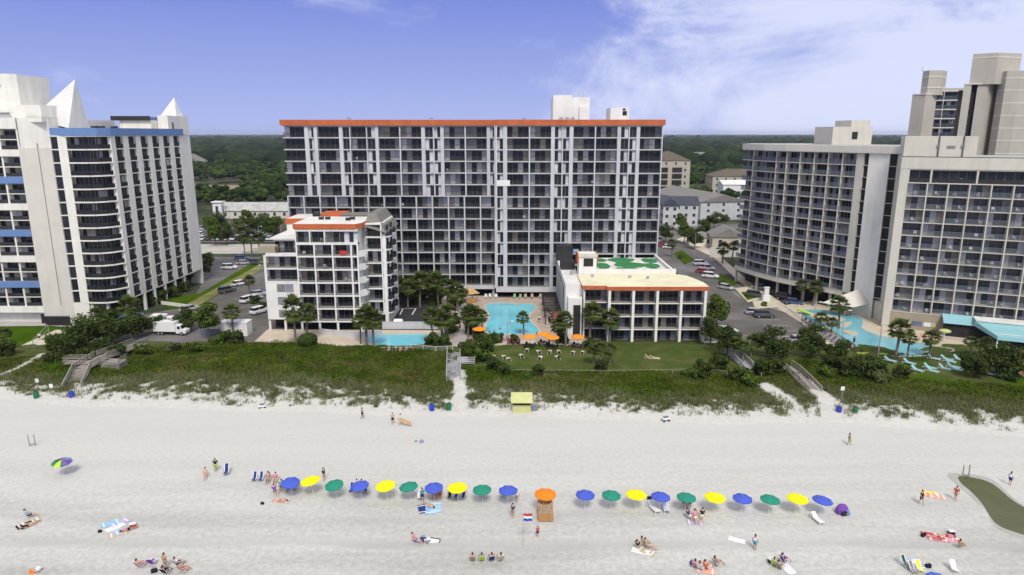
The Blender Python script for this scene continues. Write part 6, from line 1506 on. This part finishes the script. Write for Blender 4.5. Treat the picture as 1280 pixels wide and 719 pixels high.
for px, py, d in ((662,422,'left of the orange parasols by the big pool'),(680,419,'back one of the orange parasols by the big pool'),(690.5,423,'front middle orange parasol by the big pool'),(722,422,'orange parasol beside the lodge stair'),(599,412.5,'orange parasol on the left of the big pool'),(709,393,'orange parasol at the foot of the dark pergola')):
    X, Y = G(px, py, 2.5); PAR.spawn((X, Y, .4), random.random(), d if 'parasol ' in d or 'parasols' not in d else 'orange parasol, '+d, group='orange parasols at the pool')
    TAB.spawn((X, Y, .4), 0, 'dark round table under the %s' % d.replace('left of the orange parasols', 'leftmost orange parasol').replace('back one of the orange parasols', 'back orange parasol'), group='dark pool tables')
    for k in range(4): a = k*1.57+.5; PCH.spawn((X+.95*math.cos(a), Y+.95*math.sin(a), .4), a-1.57, ['near right','far right','far left','near left'][(k+0)%4]+' dark chair at the table under the %s' % d.replace('left of the orange parasols', 'leftmost orange parasol').replace('back one of the orange parasols', 'back orange parasol').replace(' by the big pool','').replace('the left of ','left of ').replace('at the foot of','before').replace('on left of the big pool','left of the pool'), {'seat': BLK, 'backrest': BLK, 'leg': BLK}, group='chairs round the table: '+d)
wc = [(607,374),(613,373.5),(620,374),(643,374),(650,374.2),(657,374),(665,374),(675,374)]
for i, (px, py) in enumerate(wc): PCH.spawn((*G(px, py, .4), .4), random.uniform(-.4,.4), 'pale chair by the dark ground floor above the big pool, %s from the left' % ordw[i].replace('leftmost','first'), {'seat': WHT if i < 3 else (.3,.5,.25) if i in (3,4) else TAN, 'backrest': WHT if i < 3 else (.3,.5,.25) if i in (3,4) else TAN, 'leg': WHT}, scale=1.3, group='chairs above the big pool')
for i, (px, py) in enumerate([(636,431),(642,431),(648,431),(634,426),(640,426),(628,427)]): PCH.spawn((*G(px, py, .4), .4), random.uniform(-3,3), 'dark red chair on the lower pool deck, %s of the cluster' % ordw[i].replace('leftmost','first'), {'seat': (.2,.05,.05), 'backrest': (.2,.05,.05), 'leg': BLK}, scale=1.2, group='dark chairs on the lower pool deck')
lw = [(607,439),(616,448.5),(630,448.5),(620,451),(636,451.5),(652,447),(658.5,440),(673.5,442),(675,449.5),(687,442),(698.6,442),(697,449),(716,443),(728,443)]
for i, (px, py) in enumerate(lw): LOUNGE.spawn((*G(px, py, .35), .32), random.uniform(-.3,.3)+math.pi, 'tan lounger on the lawn below the big pool, number %d counting from the left' % (i+1) if False else 'tan lounger on the lawn, %s' % ['beside the dark shrub at the walkway','left of the pale towel','second in the lower row','behind the white draped one','next to the dark bundle','with a raised white back','in the gap of the upper row','above the towel covered pair','draped in white towels','straight below the right parasols','left neighbour of the trio palms, upper','piled with dark bags','second from the lodge corner','nearest the lodge corner'][i], {'seat': (.55,.50,.38) if i not in (3,8) else WHT, 'backrest': (.55,.50,.38) if i != 11 else BLK}, scale=.95, group='tan loungers on the lawn')
for i, (px, py) in enumerate([(812,449),(818,450)]): LOUNGE.spawn((*G(px, py, .35), .32), 1.4, ['left of the two loungers lying on the open lawn','right of the two loungers lying on the open lawn'][i], {'seat': (.5,.36,.22), 'backrest': (.5,.36,.22)}, group='loungers on the open lawn')
bl = [(1146,465),(1162,462),(1165,466),(1180.5,463),(1191,461),(1194,464),(1167,450.5),(1183,451.5),(1186,454),(1198.5,451.5),(1236.5,469.5),(1136,456),(1112,453)]
for i, (px, py) in enumerate(bl): LOUNGE.spawn((*G(px, py, .45), .43), .7+random.uniform(-.15,.15), 'light blue lounger on the fenced lawn, %s' % ['far left of the lower row','front of the first lower pair','back of the first lower pair','middle of the lower row','upper of the right lower pair','lower of the right lower pair','first in the upper row','second in the upper row','just below the second in the upper row','last in the upper row','alone right of the gnarled tree','by the thin palm','left of the big dark palm'][i], {'seat': (.27,.49,.50), 'backrest': (.27,.49,.50)}, scale=1.15, group='light blue loungers on the fenced lawn')
for i in range(6): LOUNGE.spawn((*G(479+7.3*i, 438.5, .4), .41), random.uniform(-.2,.2)+math.pi, 'cream lounger below the small left pool, %s' % ['first from the left','second from the left','third from the left','fourth from the left','fifth from the left','sixth from the left'][i], {'seat': (.5,.42,.32), 'backrest': (.5,.42,.32)}, group='cream loungers at the small pool')
for i in (1, 3, 4): person(PLIE, 479+7.3*i, 438, math.pi, None, (BLK, NAVY, PNK, REDC, TEAL)[i], 'sunbather on the cream loungers by the small pool, %s' % ['','left one','','middle one','right one'][i], z=.78)
sl_ = [(1005+i*5.2, 403+i*3.4) for i in range(11)]
for i, (px, py) in enumerate(sl_): LOUNGE.spawn((*G(px, py, .4), .38), -.9, 'dark lounger along the fence of the winding pool, %s from the upper end' % (ordw+['eleventh'])[i].replace('leftmost','first'), {'seat': (.10,.10,.16), 'backrest': (.10,.10,.16)}, group='dark loungers along the pool fence')
# bathers
for px, py, d in ((612,415,'left edge'),(618,414.5,'lower left corner'),(625,411,'left middle'),(638,404,'middle'),(650,415,'lower edge'),(671,417,'lower right corner')):
    X, Y = G(px, py, .6); o = PS.spawn((X, Y, -.85), random.uniform(0, 6), 'bather standing deep in the big pool near its %s' % d, {'body': SK[0], 'top': random.choice([NAVY, BLK, PNK]), 'shorts': NAVY}, group='bathers in the big pool')
person(PS, 674, 404, 0, WHT, BLK, 'person in white top and black shorts beside the big pool', z=.38); person(PS, 1067, 432, 0, BLK, BLK, 'dark figure wading by the winding pool island', z=.3)
def cart2():
    c = thing('poolside_stall', 'small tan hut roof beside the centre pool and tall palms', 'hut'); m = MB(); X, Y = G(587, 378, .4)
    m.add([(-1.9,-1.9,2.3),(1.9,-1.9,2.3),(1.9,1.9,2.3),(-1.9,1.9,2.3),(0,0,3.9)], [(0,1,4),(1,2,4),(2,3,4),(3,0,4),(3,2,1,0)], 'wood_pale'); m.build('roof', c); m = MB()
    for x in (-1.4,1.4):
        for y in (-1.4,1.4): m.box(x-.08,x+.08,y-.08,y+.08,0,2.3,'wood')
    m.build('posts', c); m = MB(); m.box(-1.3,1.3,-1.3,-1.0,0,1.1,'wood_orange'); m.build('counter', c); place(c, (X, Y, .4), .5, 1, None)
cart2()
pg = thing('pergola', 'dark slatted pergola beside the lodge stair and big pool', 'pergola'); m = MB()
for k in range(12): m.box(7.0, 10.4, 139.6+k*1.4, 139.9+k*1.4, 3.3, 3.5, 'dark_frame')
m.box(7.0,7.2,139.4,156,3.1,3.3,'dark_frame'); m.box(10.2,10.4,139.4,156,3.1,3.3,'dark_frame'); m.build('slats', pg); m = MB()
for x in (7.1,10.2):
    for y in (139.5,145,150.5,155.8): m.box(x-.1,x+.1,y-.1,y+.1,.38,3.1,'dark_frame')
m.build('posts', pg)
for k in range(3): 
    o = TAB.spawn((8.6, 141+k*4.4, .4), 0, 'dark table in the shade of the slatted pergola, %s' % ['nearest','middle','farthest'][k]); 
    for j in range(3): a = j*2.1+k; PCH.spawn((8.6+.95*math.cos(a), 141+k*4.4+.95*math.sin(a), .4), a-1.57, 'dark chair under the slatted pergola, %s side of its %s table' % (['right','left','near'][j], ['nearest','middle','farthest'][k]), {'seat': BLK, 'backrest': BLK, 'leg': BLK}, group='chairs under the pergola, %s table' % ['nearest','middle','farthest'][k])
aw = thing('red_awning', 'small brick red awning at the foot of the lodge stair', 'awning'); m = MB(); m.add([(8.6,136.2,2.6),(12.0,136.2,2.6),(12.0,138,3.4),(8.6,138,3.4),(8.6,136.2,2.3),(12,136.2,2.3)], [(0,1,2,3),(4,5,1,0)], 'brick'); m.build('awning_cloth', aw); m = MB()
for x in (8.7,11.9): m.box(x-.05,x+.05,136.3,136.4,.4,2.4,'dark_frame')
m.build('posts', aw)
# hammock and orange column by the long hotel, cabana cloth, waterplay frame, mushroom
hm = thing('hammock', 'pale hammock slung in front of the dark ground floor', 'hammock'); m = MB(); a = Vector(AT(532,371,161)); b_ = Vector(AT(560,371,161)); pr = None
for k in range(9):
    q = a.lerp(b_, k/8)-Vector((0,0,.5*math.sin(math.pi*k/8)))
    if pr is not None: m.beam(pr, q, .8, .05, 'plastic_white')
    pr = q
m.build('sling', hm); m = MB(); m.tube((a.x,a.y,.1), a+Vector((0,0,.3)), .06,.06,'wood',6); m.tube((b_.x,b_.y,.1), b_+Vector((0,0,.3)), .06,.06,'wood',6); m.build('posts', hm)
wp = thing('water_play_frame', 'orange and red looped water play frame beside the winding pool', 'water toy'); m = MB(); X, Y = G(1161, 428, .4)
for k in range(4):
    x0 = -2+k*1.1; pr = None
    for j in range(9): t_ = math.pi*j/8; q = Vector((x0+.55-.55*math.cos(t_), 0, 1.2*math.sin(t_)+.2*k % 3)); 
    pts_ = [Vector((x0+.55-.55*math.cos(math.pi*j/8), .4*(k % 2), .2+1.5*math.sin(math.pi*j/8))) for j in range(9)]
    for q0, q1 in zip(pts_[:-1], pts_[1:]): m.tube(q0, q1, .07, .07, 'red' if k % 2 else 'orange_cloth', 6)
m.build('hoops', wp); m = MB(); m.tube((2.6,0,0),(2.6,0,1.9),.07,.07,'teal',6); m.build('post', wp); place(wp, (X, Y, .4), 0, 1, None)
ms = thing('water_mushroom', 'pale yellow mushroom shade at the right of the winding pool', 'water toy'); m = MB(); m.ell((0,0,1.6),(1.1,1.1,.35),'yellow_roof',12,5); m.build('cap', ms); m = MB(); m.tube((0,0,0),(0,0,1.6),.12,.1,'plastic_white',8); m.build('stem', ms); place(ms, (*G(1180, 424, .4), .4), 0, 1, None)
for px, py, lb, m_, s in ((1041,381,'teal parasol by the upper winding pool','teal_cloth',1.0),):
    U2 = umbrella_maker('pool_parasol', 'parasol', 1.3, 2.6, 8, 'teal_cloth'); U2.spawn((*G(px, py, 2.5), .4), 0, lb)
rf_ = thing('pool_float', 'lime green float mat on the lower side of the winding pool', 'float'); m = MB()
for k in range(4): m.box(-2.6+1.35*k, -1.35+1.35*k, -.5, .5, 0, .14, 'lime')
m.build('mat', rf_); place(rf_, (*G(1090, 443, .45), .42), -.1, 1, None)
rf_ = thing('pool_slide', 'lime green slide lip at the upper left end of the winding pool', 'slide'); m = MB()
m.add([(-1.6,-.5,.9),(1.4,-.5,.1),(1.4,.5,.1),(-1.6,.5,.9),(-1.6,-.6,1.2),(1.4,-.6,.35),(1.4,.6,.35),(-1.6,.6,1.2)], [(0,1,2,3),(0,4,5,1),(3,2,6,7)], 'lime'); m.build('chute', rf_); m = MB(); m.box(-1.7,-1.5,-.5,.5,0,.9,'plastic_white'); m.build('support', rf_); place(rf_, (*G(1005, 393, .45), .42), -.6, 1, None)
def lamp(px, py, h, lb, m_='metal'):
    l_ = thing('lamp_post', lb, 'lamp post', (*G(px, py), 0)); m = MB(); m.tube((0,0,0),(0,0,h),.09,.06,m_,6); m.build('pole', l_); m = MB(); m.beam((0,0,h),(.9,0,h+.15),.06,.06,m_); ar_ = m.build('arm', l_); m = MB(); m.box(.7,1.3,-.15,.15,h+.08,h+.2,'plastic_white'); m.build('lamp_head', ar_)
for a in ((323,366,7.0,'lamp post beside the parked white cars on the left drive'),(868,322,8,'lamp post at the street bend behind the lodge'),(838,300,7.5,'lamp post close to the right end of the long hotel'),(1052,426,6,'slender lamp post on the fence of the winding pool'),(1016,414,6,'slender lamp post at the upper loungers of the winding pool'),(1097,450,6.5,'slender lamp post at the lower winding pool'),(634,431,4.5,'thin lamp post at the lower edge of the big pool'),(325,312,8,'lamp post on the far street above the left drive'),(289,300,8,'lamp post in the far car park')): lamp(*a)
# storage container, white pillar, planter walls
sc = thing('storage_container', 'plain white storage container left of the terraced block', 'container'); m = MB(); X, Y = G(276, 421); X2, _ = G(310, 421); wd_ = X2-X
m.box(0,wd_,0,2.6,0,2.7,'white_wall'); m.build('box', sc); m = MB(); m.box(-.06,wd_+.06,-.06,2.66,2.7,2.82,'plastic_white'); m.build('roof', sc); m = MB(); m.box(-4.3,-.1,.2,.35,0,1.4,'rail_grey'); m.build('side_screen', sc)
m = MB(); m.box(wd_*.2,wd_*.45,-.04,0,.15,2.4,'ivory_wall'); m.build('door', sc); place(sc, (X, Y, .1), -.02, 1, None)
wpil = thing('white_pillar', 'white square sign pillar on the sandy street island', 'pillar'); m = MB(); m.box(-.9,.9,-.5,.5,0,1.5,'plastic_white'); m.box(-.55,.55,-.3,.3,1.5,3.3,'plastic_white'); m.build('pillar_body', wpil); m = MB(); m.box(-.65,.65,-.4,.4,3.3,3.5,'plastic_white'); m.build('cap', wpil); place(wpil, (*G(957, 378), .2), .1, 1, None)
tb = thing('equipment_box', 'white tented box in the dark parking bays by the small pool', 'box'); m = MB(); m.box(-.9,.9,-.6,.6,0,1.0,'rail_grey'); m.build('body', tb); m = MB(); m.add([(-1,-.7,1.0),(1,-.7,1.0),(1,.7,1.0),(-1,.7,1.0),(-.8,0,1.5),(.8,0,1.5)], [(0,1,5,4),(2,3,4,5),(1,2,5),(3,0,4)], 'plastic_white'); m.build('cover', tb); place(tb, (*G(498, 410), .4), 0, 1, None)

# ------------------------------------------------------------------ vehicles
def car_mk(suv=False):
    def mk():
        root = thing('parked_car', '', 'car'); Lh, Wh = 2.25, .88; hb = .62 if not suv else .78; ht = 1.42 if not suv else 1.72
        # body: lofted cross sections along x
        prof = [(-2.25,.35,.62),(-2.15,.28,hb+.12),(-1.2,.24,hb+.26),(.9,.24,hb+.24),(1.85,.26,hb+.14),(2.2,.30,hb-.02),(2.28,.38,.50)]
        if suv: prof = [(-2.28,.4,.9),(-2.2,.32,hb+.22),(-1.2,.3,hb+.26),(.9,.3,hb+.24),(1.85,.32,hb+.16),(2.2,.36,hb-.02),(2.28,.45,.6)]
        m = MB(); P = []
        for x, z0, z1 in prof:
            tw = Wh*(.93 if abs(x) > 2 else 1.0)
            P += [(x,-tw*.94,z0),(x,tw*.94,z0),(x,tw,z0+.2),(x,tw*.97,z1-.08),(x,tw*.86,z1),(x,-tw*.86,z1),(x,-tw*.97,z1-.08),(x,-tw,z0+.2)]
        n_ = 8; Fs = []
        for i in range(len(prof)-1):
            for k in range(n_): Fs.append((i*n_+k, i*n_+(k+1) % n_, (i+1)*n_+(k+1) % n_, (i+1)*n_+k))
        Fs += [tuple(reversed(range(n_))), tuple(range((len(prof)-1)*n_, len(prof)*n_))]
        m.add(P, Fs, 'paint'); m.build('body', root, False)
        zb = hb+.22; rx0, rx1 = (-1.45, .55) if not suv else (-1.95, .6); bx0, bx1 = (-2.0, 1.15) if not suv else (-2.15, 1.15)
        m = MB(); m.add([(bx0,-Wh*.82,zb),(bx1,-Wh*.82,zb),(bx1,Wh*.82,zb),(bx0,Wh*.82,zb),(rx0,-Wh*.68,ht-.04),(rx1,-Wh*.68,ht-.04),(rx1,Wh*.68,ht-.04),(rx0,Wh*.68,ht-.04)], [(0,1,5,4),(1,2,6,5),(2,3,7,6),(3,0,4,7)], 'glass'); m.build('windows', root)
        m = MB(); m.add([(rx0-.06,-Wh*.71,ht-.05),(rx1+.06,-Wh*.71,ht-.05),(rx1+.06,Wh*.71,ht-.05),(rx0-.06,Wh*.71,ht-.05),(rx0+.1,-Wh*.6,ht+.03),(rx1-.1,-Wh*.6,ht+.03),(rx1-.1,Wh*.6,ht+.03),(rx0+.1,Wh*.6,ht+.03)], [(0,1,5,4),(1,2,6,5),(2,3,7,6),(3,0,4,7),(4,5,6,7)], 'paint')
        xm = (rx0+rx1)/2
        for s in (-1, 1): m.beam((xm,s*Wh*.845,zb),(xm,s*Wh*.71,ht-.05),.07,.03,'paint')
        m.build('roof', root)
        for x in (-1.4, 1.4):
            for s in (-1, 1):
                w_ = MB(); w_.tube((x,s*(Wh-.2),.33),(x,s*(Wh+.02),.33),.34,.34,'tyre',14); wo_ = w_.build('wheel', root); w_ = MB(); w_.tube((x,s*(Wh+.0),.33),(x,s*(Wh+.035),.33),.2,.18,'metal',10); w_.build('rim', wo_)
        for s in (-1, 1):
            w_ = MB(); w_.box(2.14,2.30,s*.55-.16,s*.55+.16,.56,.70,'plastic_white'); w_.build('headlight', root); w_ = MB(); w_.box(-2.27,-2.16,s*.6-.14,s*.6+.14,.62,.78,'red'); w_.build('tail_light', root)
            w_ = MB(); w_.ell((.95,s*(Wh+.08),zb+.06),(.08,.09,.07),'paint',6,4); w_.build('mirror', root)
        return root
    return Kind(mk)
CAR, SUV = car_mk(), car_mk(True)
CC = {'white': (.72,.72,.72), 'silver': (.42,.43,.45), 'black': (.02,.02,.022), 'dark grey': (.08,.085,.09), 'red': (.30,.03,.03), 'blue': (.05,.09,.2), 'tan': (.35,.3,.22)}
def car(k, px, py, rz, c, lb, grp, z=.12, s=1.0):
    col = CC[c]; return k.spawn((*G(px, py, z), z), rz, lb, {'body': col, 'roof': col, 'mirror': col}, scale=s, group=grp)
gl = 'cars on the left drive'
for a in ((CAR,237,389,1.0,'silver','silver car stopped above the box truck'),(SUV,284,366,.95,'dark grey','dark grey pickup sized car in the left drive'),(CAR,300,357,.95,'white','white car ahead of the dark one in the left drive'),(SUV,311,378,1.2,'white','white car parked left of the terraced block, upper left'),(CAR,318,376,1.2,'white','white car tucked behind its white neighbour by the terraced block'),(SUV,325,392,1.05,'white','white car parked tight against the terraced block'),(CAR,323,370,.3,'silver','silver car nose in near the lamp on the left drive'),(SUV,320,331,-.2,'dark grey','dark car on the upper left drive by the street'),(SUV,287,337,.1,'white','white van sized car behind the shrubs of the left drive'),(CAR,302,325,.1,'blue','blue car at the top of the left drive'),(CAR,305,331,.2,'silver','silver car at the top bend of the left drive')):
    car(*a, gl)
def carlab(c, row):
    cc_[(c, row)] = cc_.get((c, row), 0)+1
    return '%s %s car from the left, %s row of the far left car park' % (ODN[cc_[(c, row)]-1], c, ['nearest','second','third','farthest'][row-1])
r = random.Random(12); names = ['white','silver','dark grey','white','silver','black','red','white','blue','white']
row = 0; cc_ = {}; ODN = ['first','second','third','fourth','fifth','sixth','seventh','eighth','ninth','tenth','eleventh','twelfth','thirteenth','fourteenth']
for py, x0, x1, step in ((300.5,254,348,7.6),(295.5,250,349,7.4),(291,252,350,7.2),(287,256,350,7.0)):
    x = x0; i = 0; row += 1
    while x < x1:
        c = names[r.randrange(len(names))]
        if r.random() < .85: car(CAR if r.random() < .5 else SUV, x, py, r.choice([1.5, 1.65, -1.5]), c, carlab(c, row), '%s cars in the %s row of the far car park' % (c, ['first','second','third','fourth'][row-1])); 
        x += step; i += 1
gr_ = 'cars on the right street and car park'
for a in ((SUV,909,418,.12,'white','white car behind the tree at the bottom of the right car park'),(CAR,912,422,.1,'dark grey','dark car below the white one at the bottom of the right car park'),(SUV,955,397,-.05,'dark grey','dark grey car parked before the white pillar'),(CAR,944,393,-.05,'silver','silver car half behind the dark grey one by the pillar'),
          (CAR,907,362,-.9,'silver','silver car parked along the right kerb of the street'),(SUV,888,348,-.45,'white','white car with its row of parked neighbours by the lodge'),(CAR,879,342,-.5,'red','red car above the white one on the street'),(SUV,884,338,-.5,'silver','silver car behind the red one on the street'),(SUV,876,332,.1,'white','white pickup at the bend of the right street'),
          (CAR,836,311,-.1,'white','white car by the end of the long hotel'),(CAR,829,309,-.1,'red','red car by the end of the long hotel'),(SUV,824,303,0,'silver','silver car deepest on the right street'),
          (CAR,950,362,-.6,'silver','silver car under the curved hotel'),(CAR,969,369,-.7,'black','black car, first of the dark row under the curved hotel'),(SUV,981,375,-.7,'black','black car, second of the dark row under the curved hotel'),(CAR,992,381,-.6,'blue','dark blue car, last of the row under the curved hotel'),(SUV,944,372,-.6,'dark grey','dark car beside the sandy island'),
          (CAR,1000,428,.05,'silver','silver car at the lower right corner of the car park'),(CAR,893,300,-.2,'silver','silver car near the townhouse row'),(CAR,880,303,-.2,'white','white car near the townhouse row'),(SUV,902,305,-.3,'dark grey','dark car before the cream cottage')):
    car(*a, gr_)
car(SUV, 165, 398, .5, 'blue', 'blue car with white load behind the palms of the left hotel', gl)
# box truck
def truck():
    root = thing('box_truck', 'white box truck with rounded cab parked below the left hotel', 'truck'); m = MB(); m.box(-4.2,1.4,-1.15,1.15,.95,3.4,'plastic_white'); m.build('cargo_box', root)
    m = MB(); m.box(-4.15,1.4,-.9,.9,.6,.94,'dark_frame'); m.build('chassis', root)
    m = MB(); m.prism([(1.45,.5),(3.9,.5),(4.0,1.35),(3.0,1.6),(2.6,2.5),(1.45,2.6)], -1.0, 1.0, 'plastic_white'); m.T = None
    m.v = [(x, z, y) for x, y, z in m.v]; m.build('cab', root)
    m = MB(); m.add([(3.04,-.85,1.62),(3.04,.85,1.62),(2.64,.8,2.42),(2.64,-.8,2.42)], [(0,1,2,3)], 'glass'); m.box(1.9,2.6,-1.02,-1.0,1.6,2.3,'glass'); m.box(1.9,2.6,1.0,1.02,1.6,2.3,'glass'); m.build('windscreen', root)
    for x in (-3.0,-2.1,2.9):
        for s in (-1, 1): w_ = MB(); w_.tube((x,s*.8,.45),(x,s*1.12,.45),.46,.46,'tyre',14); w_.tube((x,s*1.1,.45),(x,s*1.14,.45),.25,.22,'metal',10); w_.build('wheel', root)
    for s in (-1, 1): w_ = MB(); w_.box(3.92,4.02,s*.7-.15,s*.7+.15,.9,1.1,'plastic_white'); w_.build('headlight', root)
    return root
t_ = truck(); place(t_, (*G(216, 419), .12), -.08, .82, None)
t2 = thing('garbage_truck', 'white rear loader truck partly hidden behind the box truck', 'truck'); m = MB(); m.prism([(-3,.9),(1.2,.9),(1.2,3.1),(-2.0,3.3),(-3.2,2.4)], -1.15, 1.15, 'plastic_white'); m.v = [(x, z, y) for x, y, z in m.v]; m.build('cargo_body', t2); m = MB(); m.box(1.3,2.8,-1.05,1.05,.7,2.6,'plastic_white'); m.build('cab', t2); m = MB(); m.box(2.81,2.85,-.9,.9,1.6,2.4,'glass'); m.box(1.7,2.5,-1.08,-1.05,1.6,2.3,'glass'); m.build('windscreen', t2)
for x in (-2,2):
    for s in (-1, 1): w_ = MB(); w_.tube((x,s*.8,.45),(x,s*1.16,.45),.46,.46,'tyre',14); w_.build('wheel', t2)
place(t2, (*G(203, 410), .12), .15, .85, None)
# balcony chairs on the right block, white specks in the photograph
def bchair_mk():
    root = thing('balcony_chair', '', 'chair'); m = MB(); m.box(-.25,.25,-.25,.25,.38,.44,'plastic_white'); m.build('seat', root); m = MB(); m.box(-.25,.25,.2,.26,.44,.9,'plastic_white'); m.build('backrest', root)
    for x in (-.22,.22):
        for y in (-.22,.22): m = MB(); m.box(x-.025,x+.025,y-.025,y+.025,0,.38,'plastic_white'); m.build('leg', root)
    m = MB(); m.box(-.3,-.25,-.25,.25,.6,.64,'plastic_white'); m.box(.25,.3,-.25,.25,.6,.64,'plastic_white'); m.build('armrest', root); return root
BC = Kind(bchair_mk); r = random.Random(5); stt = (33.1-4)/11
for i in range(11):
    for k in range(7):
        if r.random() < .75:
            for j in range(1):
                p_ = TB @ Vector((.6+k*3.56+r.uniform(.3,2.6), .75+r.uniform(-.2,.2), 4.0+i*stt)); BC.spawn(tuple(p_), r.uniform(-2,2), 'white chair, %s storey of the pale grid block, %s balcony from left' % (['first','second','third','fourth','fifth','sixth','seventh','eighth','ninth','tenth','top'][i], ['first','second','third','fourth','fifth','sixth','seventh'][k]), scale=1.05, group='white chairs on the %s storey balconies of the grid block' % ['first','second','third','fourth','fifth','sixth','seventh','eighth','ninth','tenth','top'][i])
for k, (x, z, n_) in enumerate(((-41.7,2.7+5*2.686,'upper left'),(-37.6,2.7+4*2.686,'middle'),(-37.9,2.7+6*2.686,'top row'),(-33.4,2.7+3*2.686,'lower right'),(-33.9,2.7+5*2.686,'upper right'))): BC.spawn((x, 134.8, z), k*.9, 'white chair on a balcony of the terraced block, %s' % n_)

for px, fl, lb in ((503,7,'near the middle of its left half'),(478,7,'straight above the flank of the terraced block'),(560,10,'left of the middle, upper part'),(690,1,'right of the big pool, second lowest row'),(705,5,'above the lodge stair tower'),(655,6,'just right of the middle'),(740,9,'upper right quarter'),(445,11,'upper left quarter'),(600,3,'above the big pool'),(760,7,'right quarter, middle height'),(385,9,'near its left end'),(812,8,'at its right end')):
    zz = 3.3+fl*2.75; X = (px-640)*(165*.9753+(40-zz)*.2207)/853; BC.spawn((X, 163.9+(1.8 if px < 615 else 0), zz), px*.7, 'white chair on a long hotel balcony, %s' % lb, group='white chairs on the long hotel')
def cloth_mk():
    root = thing('hanging_towel', '', 'towel'); m = MB(); P = []
    for i in range(7): P += [(-.5+i/6, .02*math.sin(i*2), 0), (-.5+i/6, .05*math.sin(i*2.3), -.85)]
    m.add(P, [(2*i, 2*i+2, 2*i+3, 2*i+1) for i in range(6)], 'cloth'); m.build('towel_cloth', root); return root
HT = Kind(cloth_mk)
for px, fl, c, lb in ((629,9,WHT,'wide white sheet hung on the long hotel at mid height'),(720,3,SKYB,'light blue towel hung on the long hotel beside the lodge')):
    zz = 3.3+fl*2.75+1.1; X = (px-640)*(163*.9753+(40-zz)*.2207)/853; HT.spawn((X, 162.9 if px > 615 else 164.9, zz), 0, lb, {'towel_cloth': c}, scale=(3.2 if px == 629 else 1.3, 1, 1.6 if px == 629 else 1))
HT.spawn((-33.6, 133.9, 2.7+5*2.686+1.1), 0, 'red towel hung on a balcony of the terraced block', {'towel_cloth': REDC}, scale=(1.4,1,1))

# ------------------------------------------------------------------ haze: one closed box of thin air round the whole place
hz_m = bpy.data.materials.new('haze_air'); hz_m.use_nodes = True; t = hz_m.node_tree; t.nodes.clear()
o_ = t.nodes.new('ShaderNodeOutputMaterial'); v_ = t.nodes.new('ShaderNodeVolumePrincipled'); v_.inputs['Color'].default_value = (.78,.86,1,1); v_.inputs['Density'].default_value = 7e-5; v_.inputs['Anisotropy'].default_value = .2
t.links.new(v_.outputs[0], o_.inputs['Volume'])
hb = MB(); hb.box(-14500, 14500, -450, 12000, -1.5, 64, 'white_wall'); hz_o = hb.build('haze'); hz_o.data.materials.clear(); hz_o.data.materials.append(hz_m); tag(hz_o, 'thin pale blue haze over the distant forest', 'haze', kind='stuff')
